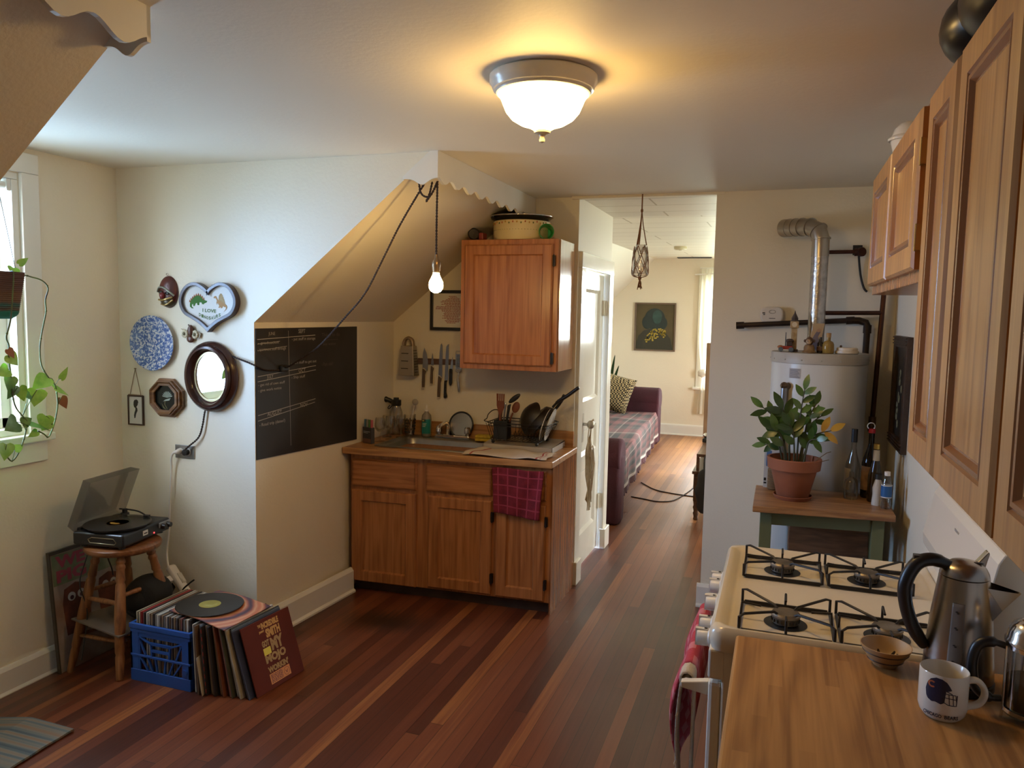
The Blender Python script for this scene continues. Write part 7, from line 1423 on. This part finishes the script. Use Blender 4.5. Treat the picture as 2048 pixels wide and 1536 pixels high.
for si, (b0, tp, nl, ll, mi) in enumerate(stems):
    P0 = Vector((b0[0], b0[1], .16)); P2 = Vector(tp); P1 = P0.lerp(P2, .5) + Vector(((P0.x - P2.x) * .18, (P0.y - P2.y) * .18, .05)); C = spline([P0, P1, P2], 10)
    b = MB(); b.tube(C, [.0052 - .0032 * i / (len(C) - 1) for i in range(len(C))], 7); s_ = part(b, 'stem', M_stem, pt, smooth=60)
    for li in range(nl):
        f = .30 + .70 * (li + .5) / nl; i_ = min(len(C) - 2, int(f * (len(C) - 1))); p = C[i_]; tdir = (C[i_ + 1] - C[i_]).normalized()
        side = tdir.cross(Vector((.25, -1, .2))).normalized() * (1 if li % 2 else -1); d = (side * .75 + tdir * .75 + Vector((rr.uniform(-.25, .25), rr.uniform(-.5, .3), rr.uniform(-.15, .25)))).normalized()
        if li == nl - 1: d = (tdir + Vector((rr.uniform(-.2, .2), 0, .2))).normalized()
        yel = si == 4 and li >= nl - 3; b = MB(); leafmesh(b, p, d, Vector((rr.uniform(-.3, .3), -1, rr.uniform(.0, .7))), ll * rr.uniform(.75, 1.05), ll * .40, OVAL); b.v = [tuple(v) for v in b.v]
        part(b, 'leaf', M_zz[2] if yel else M_zz[mi if rr.random() > .3 else 1 - mi], s_, smooth=80)
b = MB(); b.tube([(.09, -.02, .19), (.14, -.03, .235), (.158, -.03, .242)], .002, 5); b.tube([(.09, -.02, .18), (.15, -.04, .205)], .002, 5); part(b, 'dry_stalk', mat('dry_stalk', (.16, .10, .04), .7), pt)
# jar and package behind the pot
jr = thing('rope_jar', 'brown rope textured jar half hidden behind the terracotta pot', 'jar', (.0, 4.045, .870))
b = MB(); pf = [(.001, 0), (.026, 0)]
for i in range(14): pf += [(.029, .004 + i * .007), (.032, .0075 + i * .007)]
b.lathe(pf + [(.026, .108), (.001, .108)], 24); part(b, 'jar', mat('jar_brown', (.16, .10, .05), .7), jr, smooth=60); b = MB(); b.lathe([(.001, .108), (.022, .108), (.022, .125), (.001, .126)], 18); part(b, 'lid', M_iron, jr)
pk = thing('white_package', 'white and blue packet standing behind the terracotta pot', 'packet', (-.015, 4.088, .870))
b = MB(); b.box(-.035, .035, -.014, .014, 0, .20); b.mat(1); b.box(-.025, .0, -.0148, -.0138, .11, .19); b.mat(2); b.box(-.033, -.020, -.0148, -.0138, .02, .028); b.box(-.033, -.022, -.0148, -.0138, .035, .05); part(b, 'packet', [mat('packet_white', (.52, .53, .54), .5), mat('packet_blue', (.10, .18, .34), .5), M_black], pk, bevel=.002)
# bottles
def bottle(label, x, y, prof, m, name='bottle', h=None):
    t = thing(name, label, 'bottle', (x, y, .870), group='bottles on the small table'); b = MB(); b.lathe(prof, 28); part(b, 'glass', m, t, smooth=45); return t
def band(t, name, z0, z1, r_, m, a0=-170, a1=10, r1=None):
    b = MB(); b.lathe([(r_, z0), (r1 or r_, z1)], 24, None, R(a0), R(a1)); return part(b, name, m, t, smooth=50)
M_gc = clear('cloudy_glass', (.80, .78, .73), .08, .05); M_gd = mat('dark_bottle_glass', (.008, .006, .004), .08); M_gbr = mat('brown_glass', (.03, .02, .008), .08)
def wineprof(r_, h, rn, sh): return [(.001, .003), (r_ * .9, .0), (r_, .006), (r_, h * sh), (r_ * .86, h * (sh + .08)), (rn * 1.35, h * (sh + .22)), (rn, h * (sh + .30)), (rn, h), (.001, h)]
t = bottle('tall clear bottle with a black capsule at the left of the bottle row', .362, 4.070, wineprof(.036, .325, .0125, .42), M_gc); band(t, 'capsule', .262, .327, .0145, M_black, 0, 360); band(t, 'label', .03, .135, .0366, mat('label_cream', (.45, .38, .27), .5), -200, -110)
t = bottle('dark wine bottle with a red cap in the corner behind the others', .436, 4.050, wineprof(.038, .330, .013, .50), M_gd); band(t, 'red_cap', .315, .335, .0155, mat('cap_red', (.40, .03, .05), .4), 0, 360); band(t, 'label', .04, .155, .0386, mat('label_sepia', (.16, .085, .04), .5, col2=(.30, .17, .08), ns=30))
t = bottle('brown bottle with white neck label and gold cap', .452, 3.962, wineprof(.032, .272, .0135, .45), M_gbr); band(t, 'neck_label', .185, .248, .0152, mat('label_cream', (.45, .38, .27), .5), 0, 360, .0142); band(t, 'gold_cap', .252, .276, .0150, mat('gold_foil', (.50, .33, .08), .3, .9), 0, 360)
t = bottle('small clear flask in front of the tall clear bottle', .352, 3.985, [(.001, .003), (.030, 0), (.032, .005), (.032, .075), (.028, .09), (.012, .104), (.011, .130), (.001, .130)], M_gc, 'flask')
t = bottle('white crumpled squeeze bottle with a black cap beside the water bottle', .458, 3.895, [(.001, 0), (.023, 0), (.024, .01), (.021, .05), (.023, .08), (.014, .115), (.012, .125), (.001, .125)], mat('tube_white', (.56, .52, .45), .5, bump=.5, bs=40), 'squeeze_bottle'); b = MB(); b.lathe([(.001, .122), (.016, .122), (.016, .146), (.001, .147)], 16); part(b, 'cap', M_black, t)
t = bottle('small water bottle with blue label and white cap at the table corner', .488, 3.838, [(.001, .003), (.020, 0), (.022, .006), (.021, .05), (.023, .055), (.023, .105), (.020, .115), (.018, .135), (.011, .150), (.010, .156), (.001, .156)], M_gc, 'water_bottle'); band(t, 'label', .055, .105, .0236, mat('label_blue', (.02, .10, .28), .4), 0, 360)
for z in (.052, .106): band(t, 'label_edge', z, z + .004, .0238, mat('label_white', (.6, .6, .6), .4), 0, 360)
b = MB(); b.lathe([(.001, .152), (.0125, .152), (.0125, .170), (.001, .171)], 18); part(b, 'cap', mat('cap_white', (.75, .70, .62), .4), t, smooth=35)
# carved picture on the right wall
cpn = thing('carved_picture', 'dark carved frame with pale flowers on the right wall beyond the cabinets', 'picture', (.574, 4.16, 1.38))
pm = AX((.574, 4.385, 1.105), (0, -1, 0), (0, 0, 1), (-1, 0, 0))
b = MB(); b.ring(P4(0, .44, 0, .545), P4(.055, .385, .055, .49), 0, .026, pm)
for z in (.010, .025, .040, .505, .520, .535): b.box(.0, .44, z, z + .007, .026, .032, pm)
part(b, 'frame', mat('carved_dark', (.05, .025, .014), .45, col2=(.03, .016, .01), ns=14, bump=.4, bs=50), cpn, True, bevel=.002)
b = MB(); b.box(.05, .39, .05, .495, .006, .012, pm); part(b, 'panel', mat('picture_dark', (.018, .015, .012), .4), cpn, True)
rr = random.Random(9); b = MB()
for i in range(10): b.prism(circ(.012 + .02 * rr.random(), 9, (.20 + rr.uniform(-.06, .06), .12 + .028 * i + rr.uniform(-.01, .01)), ry=.02), .0122, .013, pm)
part(b, 'flowers', mat('faded_flower', (.20, .17, .09), .6), cpn, True)
# ------------------------------------------------------------------ passage and far room
jp = thing('macrame_hanger', 'glass jar hanging in a brown knotted macrame net in the passage opening', 'hanging jar', (-.806, 4.600, 2.44))
M_mac = mat('macrame_brown', (.22, .10, .045), .9)
JZ = 1.962; JC = (-.806, 4.600)
b = MB(); b.lathe([(.001, .006), (.036, .0), (.046, .006), (.047, .014), (.042, .05), (.041, .08), (.044, .12), (.042, .15), (.030, .172), (.028, .182), (.026, .182), (.028, .170), (.039, .15), (.041, .12), (.038, .08), (.039, .05), (.043, .015), (.001, .010)], 30, T(JC[0], JC[1], JZ)); part(b, 'jar', clear('jar_glass', (.93, .91, .89), .08, .05), jp, True, smooth=50)
b = MB(); b.tube([(JC[0], JC[1], 2.437), (JC[0], JC[1], 2.34)], .004, 6); b.ell((JC[0], JC[1], 2.340), (.008, .008, .013), 10, 6)
for a in (20, 140, 260):
    for s_ in (-.1, .1):
        a2 = R(a) + s_; b.tube(spline([(JC[0], JC[1], 2.345), (JC[0] + .010 * math.cos(a2), JC[1] + .010 * math.sin(a2), 2.26), (JC[0] + .034 * math.cos(a2), JC[1] + .034 * math.sin(a2), JZ + .178)], 4), .0026, 6)
n_ = 6
for k in range(n_):
    a = 2 * PI * k / n_ + .3; h = PI / n_; rz_ = lambda z: .0475 if z < .02 else (.045 if z < .13 else .040)
    for s_ in (-1, 1):
        pts = []
        for (f, z) in ((0, .172), (1, .118), (2, .060), (3, .004)):
            aa = a + s_ * h * f; r_ = .036 if f == 0 else rz_(z) + .002; pts.append((JC[0] + r_ * math.cos(aa), JC[1] + r_ * math.sin(aa), JZ + z))
        pts.append((JC[0], JC[1], JZ - .012)); b.tube(spline(pts, 4), .0022, 5)
part(b, 'net', M_mac, jp, True)
b = MB(); b.ell((JC[0], JC[1], JZ - .016), (.010, .010, .012), 10, 6); rr = random.Random(6)
for i in range(12): b.tube(spline([(JC[0], JC[1], JZ - .02), (JC[0] + rr.uniform(-.012, .012), JC[1] + rr.uniform(-.012, .012), JZ - .05), (JC[0] + rr.uniform(-.015, .015), JC[1] + rr.uniform(-.015, .015), JZ - .065 - .02 * rr.random())], 3), .0026, 5)
part(b, 'tassel', M_mac, jp, True)
sd = thing('smoke_alarm', 'small cream round alarm on the far room ceiling', 'alarm', (-1.13, 9.05, 2.527))
b = MB(); b.lathe([(.001, 0), (.072, 0), (.075, -.006), (.072, -.030), (.055, -.038), (.001, -.040)], 30); part(b, 'case', mat('alarm_cream', (.62, .55, .36), .4), sd, smooth=40); b = MB(); b.lathe([(.001, -.040), (.02, -.040), (.018, -.044), (.001, -.045)], 16); part(b, 'button', mat('alarm_button', (.5, .44, .3), .4), sd)
# painting: a plain stand-in, dark shapes with a yellow bunch
pa = thing('painting', 'olive toned painting with a yellow bouquet on the far wall', 'painting', (-1.752, 11.445, 1.57))
pm = AX((-2.053, 11.446, 1.222), (1, 0, 0), (-.004, 0, 1), (0, -1, 0))
b = MB(); b.ring(P4(0, .60, 0, .705), P4(.022, .578, .022, .683), 0, .03, pm); part(b, 'frame', mat('painting_frame', (.15, .10, .07), .45), pa, True, bevel=.003)
b = MB(); b.box(.02, .58, .02, .685, .006, .014, pm); part(b, 'canvas', mat('canvas_olive', (.10, .075, .03), .6, col2=(.075, .058, .026), ns=4), pa, True)
b = MB(); b.prism([(.03, .024), (.03, .12), (.06, .22), (.14, .30), (.24, .33), (.36, .32), (.46, .27), (.53, .18), (.565, .024)], .0141, .015, pm); part(b, 'dark_vase', mat('canvas_dark', (.035, .034, .022), .6), pa, True)
b = MB(); b.prism(circ(.150, 26, (.295, .47), ry=.155), .0151, .016, pm); b.prism(circ(.080, 20, (.19, .42), ry=.10), .0151, .0165, pm); b.prism(circ(.07, 20, (.41, .41), ry=.09), .0151, .0165, pm); part(b, 'dark_foliage', mat('canvas_teal', (.018, .030, .028), .6), pa, True)
b = MB(); b.prism(circ(.07, 20, (.33, .50), ry=.10), .0166, .0172, pm); part(b, 'teal_bloom', mat('canvas_bloom', (.035, .085, .075), .6, col2=(.02, .05, .045), ns=9), pa, True)
b = MB(); rr = random.Random(12)
for i in range(60):
    a = rr.random() * 2 * PI; q_ = rr.random() ** .6; cx2, cz2 = .31 + .16 * q_ * math.cos(a), .255 + .085 * q_ * math.sin(a) - .10 * max(0, -math.cos(a)) * q_; b.prism(circ(.008 + .010 * rr.random(), 6, (cx2, cz2), ry=.012), .0173, .0182, pm)
part(b, 'yellow_flowers', mat('canvas_yellow', (.40, .30, .04), .6), pa, True)
# curtain
M_cur = sheer('curtain_sheer', (.80, .76, .66), .45)
ct_ = thing('curtain', 'white curtain tied in a knot at the left of the far window', 'curtain', (-.98, 11.36, 1.5))
b = MB()
def cu(u, v):
    z = 2.42 - v * 2.08; k = 1 - .62 * math.exp(-((z - .93) / .30) ** 2); xc = -1.03; wd_ = .30 * k * (1 if z > .9 else .85); x = xc + (u - .35) * wd_ + (.02 if z < .9 else 0)
    return (x, 11.36 + .020 * math.sin(u * 26) * k + .010 * math.sin(u * 11 + v * 3), z)
b.grid(cu, 40, 60); part(b, 'panel', M_cur, ct_, True, smooth=70)
b = MB(); b.ell((-1.04, 11.345, .93), (.065, .038, .06), 14, 10); b.warp(lambda x, y, z: (x + .008 * math.sin(z * 90), y, z + .006 * math.sin(x * 110))); part(b, 'knot', mat('curtain_white', (.72, .68, .60), .9), ct_, True, smooth=60)
cr2 = thing('curtain_rod', 'white curtain rod above the far window', 'rod', (-.6, 11.40, 2.36))
b = MB(); b.cyl((-1.20, 11.35, 2.335), (1.12, 11.35, 2.415), .010, n=12); part(b, 'rod', M_trim, cr2, True, smooth=40)
for x, zr in ((-1.185, 2.336), (1.10, 2.414)): b = MB(); b.tube([(x, 11.35, zr), (x, 11.445, zr)], .007, 8); part(b, 'bracket', M_trim, cr2, True)
# framed board leaning behind the sofa
lf2 = thing('leaning_frame', 'large empty frame with a thin tan wood edge leaning behind the sofa', 'picture', (-2.25, 11.35, .0))
lm2 = AX((-2.68, 11.32, .005), (1, 0, 0), (0, .06, 1), (0, -1, .06))
b = MB(); b.ring(P4(0, .70, 0, .69), P4(.055, .645, .055, .635), 0, .03, lm2); part(b, 'frame', wood('tan_frame', (.35, .18, .07), (.46, .27, .11), (.54, .33, .15), 'x', .4), lf2, True, bevel=.002)
b = MB(); b.box(.05, .65, .05, .64, .004, .010, lm2); part(b, 'panel', mat('pale_panel', (.60, .58, .50), .5), lf2, True)
# sofa
so = thing('sofa', 'burgundy slipcovered sofa along the left of the far room', 'sofa', (-1.75, 8.5, 0))
m_ = mat('burgundy_cover', (.055, .010, .018), .95, col2=(.038, .007, .013), ns=4, bump=.3, bs=120)
SYN, SYF, SXF = 6.12, 10.75, -1.36
def arm(y0, y1):
    b = MB(); prof = [(y0 + .02, 0), (y0, .30), (y0 - .01, .58), (y0 + .03, .68), ((y0 + y1) / 2, .72), (y1 - .03, .68), (y1 + .01, .58), (y1, .30), (y1 - .02, 0)]
    return b
b = MB(); b.prism([(-2.30, SYN + .05), (SXF + .155, SYN + .05), (SXF + .175, SYN + .12), (SXF + .165, SYN + .31), (-2.30, SYN + .31)], .0, .58); b.cyl((-2.30, SYN + .18, .56), (SXF + .168, SYN + .18, .56), .150, n=28); part(b, 'arm', m_, so, True, bevel=.03, seg=4, smooth=50)
b = MB(); b.box(-2.30, SXF - .155, SYF - .335, SYF - .035, .0, .62); b.cyl((-2.30, SYF - .18, .60), (SXF - .150, SYF - .18, .60), .160, n=28); part(b, 'arm', m_, so, True, bevel=.03, seg=4, smooth=50)
b = MB(); b.prism([(-2.25, SYN + .30), (SXF + .05, SYN + .30), (SXF - .20, SYF - .30), (-2.25, SYF - .30)], .02, .44); part(b, 'seat', m_, so, True, bevel=.04, seg=3)
b = MB(); b.box(-2.68, -2.25, SYN + .10, SYF - .10, .02, .84); part(b, 'back', m_, so, True, bevel=.05, seg=3)
bl = thing('plaid_blanket', 'fringed plaid throw in pink, black and grey spread over the sofa seat', 'blanket', (-1.75, 8.4, .45))
m_ = bpy.data.materials.new('plaid_wool'); m_.use_nodes = True; n_t = m_.node_tree; p_ = n_t.nodes['Principled BSDF']; p_.inputs['Roughness'].default_value = .95
t_ = n_t.nodes.new('ShaderNodeTexCoord'); sx_ = n_t.nodes.new('ShaderNodeSeparateXYZ'); n_t.links.new(t_.outputs['UV'], sx_.inputs[0])
def ramp(sock, cols, k):
    m1 = n_t.nodes.new('ShaderNodeMath'); m1.operation = 'MULTIPLY'; m1.inputs[1].default_value = k; n_t.links.new(sock, m1.inputs[0]); m2 = n_t.nodes.new('ShaderNodeMath'); m2.operation = 'FRACT'; n_t.links.new(m1.outputs[0], m2.inputs[0])
    c = n_t.nodes.new('ShaderNodeValToRGB'); c.color_ramp.interpolation = 'CONSTANT'; e_ = c.color_ramp.elements; e_[0].position = 0; e_[0].color = (*cols[0][1], 1); e_[1].position = cols[1][0]; e_[1].color = (*cols[1][1], 1)
    for p3, c3 in cols[2:]: q3 = e_.new(p3); q3.color = (*c3, 1)
    n_t.links.new(m2.outputs[0], c.inputs[0]); return c.outputs[0]
pkc, bkc, gyc, whc = (.15, .045, .042), (.014, .010, .009), (.055, .042, .036), (.24, .19, .16)
cA = ramp(sx_.outputs['X'], [(0, pkc), (.2, bkc), (.38, gyc), (.45, whc), (.5, pkc), (.7, gyc), (.85, bkc)], 3.2); cB = ramp(sx_.outputs['Y'], [(0, bkc), (.15, pkc), (.35, gyc), (.5, whc), (.55, bkc), (.75, pkc), (.9, gyc)], 3.6)
mx_ = n_t.nodes.new('ShaderNodeMix'); mx_.data_type = 'RGBA'; mx_.inputs['Factor'].default_value = .5; n_t.links.new(cA, mx_.inputs['A']); n_t.links.new(cB, mx_.inputs['B']); n_t.links.new(mx_.outputs['Result'], p_.inputs['Base Color'])
BY0, BY1 = 6.50, 10.28
def bk(u, v):
    y = BY0 + (BY1 - BY0) * u; xf = SXF + .07 - .25 * (y - 6.42) / 4.03
    s_ = v * 1.25
    if s_ < .78: x, z = -2.20 + (xf + 2.20) * s_ / .78, .455 + .012 * math.sin(9 * u + 5 * v)
    else:
        d = (s_ - .78) / .47; x = xf + .025 * math.sin(min(1, d * 3) * PI / 2) + .010 * math.sin(u * 46) * d + .006 * math.sin(u * 19 + 1) * d; z = .455 - .29 * d - .004 * math.sin(u * 23) * d
    return (x, y, z)
b = MB(); b.grid(bk, 90, 40); o = part(b, 'throw', m_, bl, True, solid=.008, smooth=70)
uvl = o.data.uv_layers.new(name='UVMap')
for pl_ in o.data.polygons:
    for li, vi in zip(pl_.loop_indices, pl_.vertices): uvl.data[li].uv = ((vi % 91) / 90, (vi // 91) / 40)
b = MB()
for i in range(80):
    p = bk((i + .5) / 80, 1.0); b.box(p[0] - .004, p[0] + .010, p[1] - .012, p[1] + .012, p[2] - .085 - .012 * math.sin(i * 2.7), p[2] - .018)
part(b, 'fringe', mat('fringe_mauve', (.13, .05, .06), .95), bl, True)
b = MB(); b.grid(lambda u, v: (bk(u, 1)[0] + .006, bk(u, 1)[1], bk(u, 1)[2] - .022 + .03 * v), 90, 2); part(b, 'edge_stripe', mat('edge_pale', (.45, .40, .36), .95), bl, True, solid=.004)
cs_ = thing('houndstooth_cushion', 'black and cream checked cushion against the far sofa arm', 'cushion', (-2.06, 10.05, .47))
m_ = bpy.data.materials.new('houndstooth'); m_.use_nodes = True; n_t = m_.node_tree; p_ = n_t.nodes['Principled BSDF']; p_.inputs['Roughness'].default_value = .95; t_ = n_t.nodes.new('ShaderNodeTexCoord'); ck = n_t.nodes.new('ShaderNodeTexChecker'); ck.inputs['Scale'].default_value = 48; ck.inputs['Color1'].default_value = (.50, .40, .22, 1); ck.inputs['Color2'].default_value = (.02, .018, .016, 1); n_t.links.new(t_.outputs['Object'], ck.inputs['Vector']); n_t.links.new(ck.outputs['Color'], p_.inputs['Base Color'])
b = MB()
def pil(s_):
    def f(u, v):
        a, c = u * 2 - 1, v * 2 - 1; e = (1 - a ** 4) * (1 - c ** 4); k = 1 - .08 * (1 - abs(a)) * 0; return (.25 * a * (1 - .05 * (1 - c * c)), s_ * .085 * e ** .6, .25 * c * (1 - .05 * (1 - a * a)))
    return f
b.grid(pil(1), 18, 18); b.grid(pil(-1), 18, 18); b.warp(lambda x, y, z: tuple(Matrix.Rotation(R(-22), 3, 'X') @ (Matrix.Rotation(R(14), 3, 'Y') @ Vector((x, y, z))) + Vector((0, 0, .245)))); part(b, 'cover', m_, cs_, smooth=80)
# plant behind the cushion
hpn = thing('leafy_plant', 'dark strap leaf plant peeking past the door casing in the far room', 'plant', (-2.32, 10.95, 0))
b = MB(); b.lathe([(.001, 0), (.11, 0), (.14, .26), (.13, .27), (.12, .24), (.001, .22)], 28); part(b, 'pot', M_ter, hpn, smooth=40)
for i, (dx, dz, k) in enumerate(((.20, .62, 0), (.10, .95, 1), (.16, .80, 1), (-.15, .9, 0), (-.25, .6, 0), (.30, .50, 0))):
    b = MB(); P_ = spline([(0, 0, .22), (dx * .4, -.03, .22 + dz * .6), (dx, -.08, .22 + dz)], 8); n_ = len(P_)
    vs = []
    for j, p in enumerate(P_): w_ = .030 * math.sin(PI * (j + 1) / (n_ + .3)) + .002; vs += [p + Vector((-w_ * .7, 0, w_ * .5)), p + Vector((0, .006, -.004)), p + Vector((w_ * .7, 0, -w_ * .5))]
    b.add(vs, [[j * 3 + q, j * 3 + q + 1, j * 3 + q + 4, j * 3 + q + 3] for j in range(n_ - 1) for q in (0, 1)]); part(b, 'leaf', mat('strap_leaf', (.02, .05, .012), .35), hpn, smooth=80)
# desk with things at the right of the passage
M_dk = wood('dark_walnut', (.05, .02, .01), (.09, .04, .02), (.14, .065, .03), 'y', .35)
dk = thing('writing_desk', 'dark wooden desk with turned legs just past the passage wall', 'desk', (-.35, 7.3, 0))
DX, DY0, DY1 = -.655, 6.58, 8.3
b = MB(); b.box(DX, .12, DY0, DY1, .405, .43); part(b, 'top', M_dk, dk, True, bevel=.004)
for x, y in ((DX + .02, DY0 + .04), (.06, DY0 + .04), (DX + .02, DY1 - .08), (.06, DY1 - .08)):
    b = MB(); b.lathe([(.016, 0), (.022, .01), (.018, .03), (.026, .06), (.020, .075), (.028, .11), (.022, .13), (.026, .16), (.026, .405)], 16, T(x + .02, y + .02, 0)); part(b, 'leg', M_dk, dk, True, smooth=45)
b = MB(); b.box(DX + .015, .10, DY0 + .02, DY0 + .05, .17, .40); b.box(DX + .012, DX + .04, DY0 + .03, DY1 - .05, .28, .40); part(b, 'apron', M_dk, dk, True, bevel=.004)
b = MB(); b.box(DX + .03, .10, DY0 + .03, DY1 - .03, .55, .575); b.box(DX + .03, DX + .055, DY0 + .03, DY0 + .055, .43, .55); b.box(.07, .10, DY0 + .03, DY0 + .06, .43, .55); b.box(DX + .03, DX + .055, DY1 - .06, DY1 - .03, .43, .55); part(b, 'riser_shelf', M_dk, dk, True, bevel=.003)
for i, (x, y, z, lb) in enumerate(((-.60, 7.30, .575, 'black and silver gadget at the front corner of the dark desk'), (-.58, 7.75, .575, 'black and silver gadget farther back on the dark desk'))):
    g = thing('desk_gadget', lb, 'gadget', (x, y, z)); b = MB(); b.box(-.04, .06, -.05, .05, 0, .035); part(b, 'base', M_black, g, bevel=.006); b = MB(); b.ell((-.01, 0, .06), (.03, .03, .026), 12, 8); part(b, 'dome', M_chrome, g, smooth=60)
bgk = thing('dark_coat', 'dark cloth bag hanging at the end of the desk past the wall edge', 'bag', (-.53, 6.50, .10))
b = MB(); b.ell((0, 0, 0), (.070, .05, .19), 16, 12, T(-.545, 6.515, .28)); b.warp(lambda x, y, z: (x + .01 * math.sin(z * 40), y, z)); part(b, 'bag', mat('bag_black', (.015, .013, .014), .8), bgk, True, smooth=60); b = MB(); b.tube(spline([(-.55, 6.515, .46), (-.55, 6.53, .56), (-.52, 6.56, .585), (-.51, 6.515, .46)], 5), .006, 6); part(b, 'strap', mat('bag_black', (.015, .013, .014), .8), bgk, True)
# chair or curtain edge beside the passage wall
tr2 = thing('tall_bookcase', 'brown edge of a tall shelf just beyond the right side of the passage', 'bookcase', (-.40, 8.9, 0))
b = MB(); bx_ = -.755
b.box(bx_, .10, 8.60, 8.625, 0, 1.45); b.box(bx_, .10, 9.10, 9.125, 0, 1.45)
for z in (.05, .42, .80, 1.15, 1.43): b.box(bx_, .10, 8.625, 9.10, z, z + .02)
part(b, 'case', wood('mid_brown', (.12, .06, .03), (.20, .11, .055), (.28, .16, .08), 'z', .45), tr2, True, bevel=.003)
M_fc = mat('floor_cord', (.02, .012, .01), .6)
b = MB(); b.tube(spline([(-1.30, 7.92, .006), (-1.12, 7.65, .005), (-.95, 7.55, .005), (-.75, 7.50, .005), (-.60, 7.48, .006)], 8), .005, 6); solo(b, 'extension_cord', M_fc, 'thin dark cord crossing the far room floor nearer the window', 'cord', (-.95, 7.6, 0), smooth=60)
b = MB(); b.tube(spline([(-1.28, 7.25, .005), (-1.15, 7.20, .005), (-1.02, 7.15, .005), (-.90, 7.22, .005), (-.84, 7.40, .006), (-.78, 7.75, .006), (-.72, 8.3, .008), (-.64, 8.45, .25), (-.60, 8.35, .42)], 8), .005, 6); solo(b, 'lamp_cord', M_fc, 'dark cord curling from under the sofa to the desk', 'cord', (-.95, 7.4, 0), smooth=60)
b = MB(); b.box(-1.42, -.95, 11.02, 11.10, 2.548, 2.556)
for k in range(3): b.box(-1.41, -.96, 11.03 + k * .025, 11.042 + k * .025, 2.543, 2.549)
solo(b, 'ceiling_vent', mat('vent_dark', (.05, .05, .05), .5), 'narrow dark slot vent on the far room ceiling near the window', 'vent', (-1.18, 11.06, 2.552))
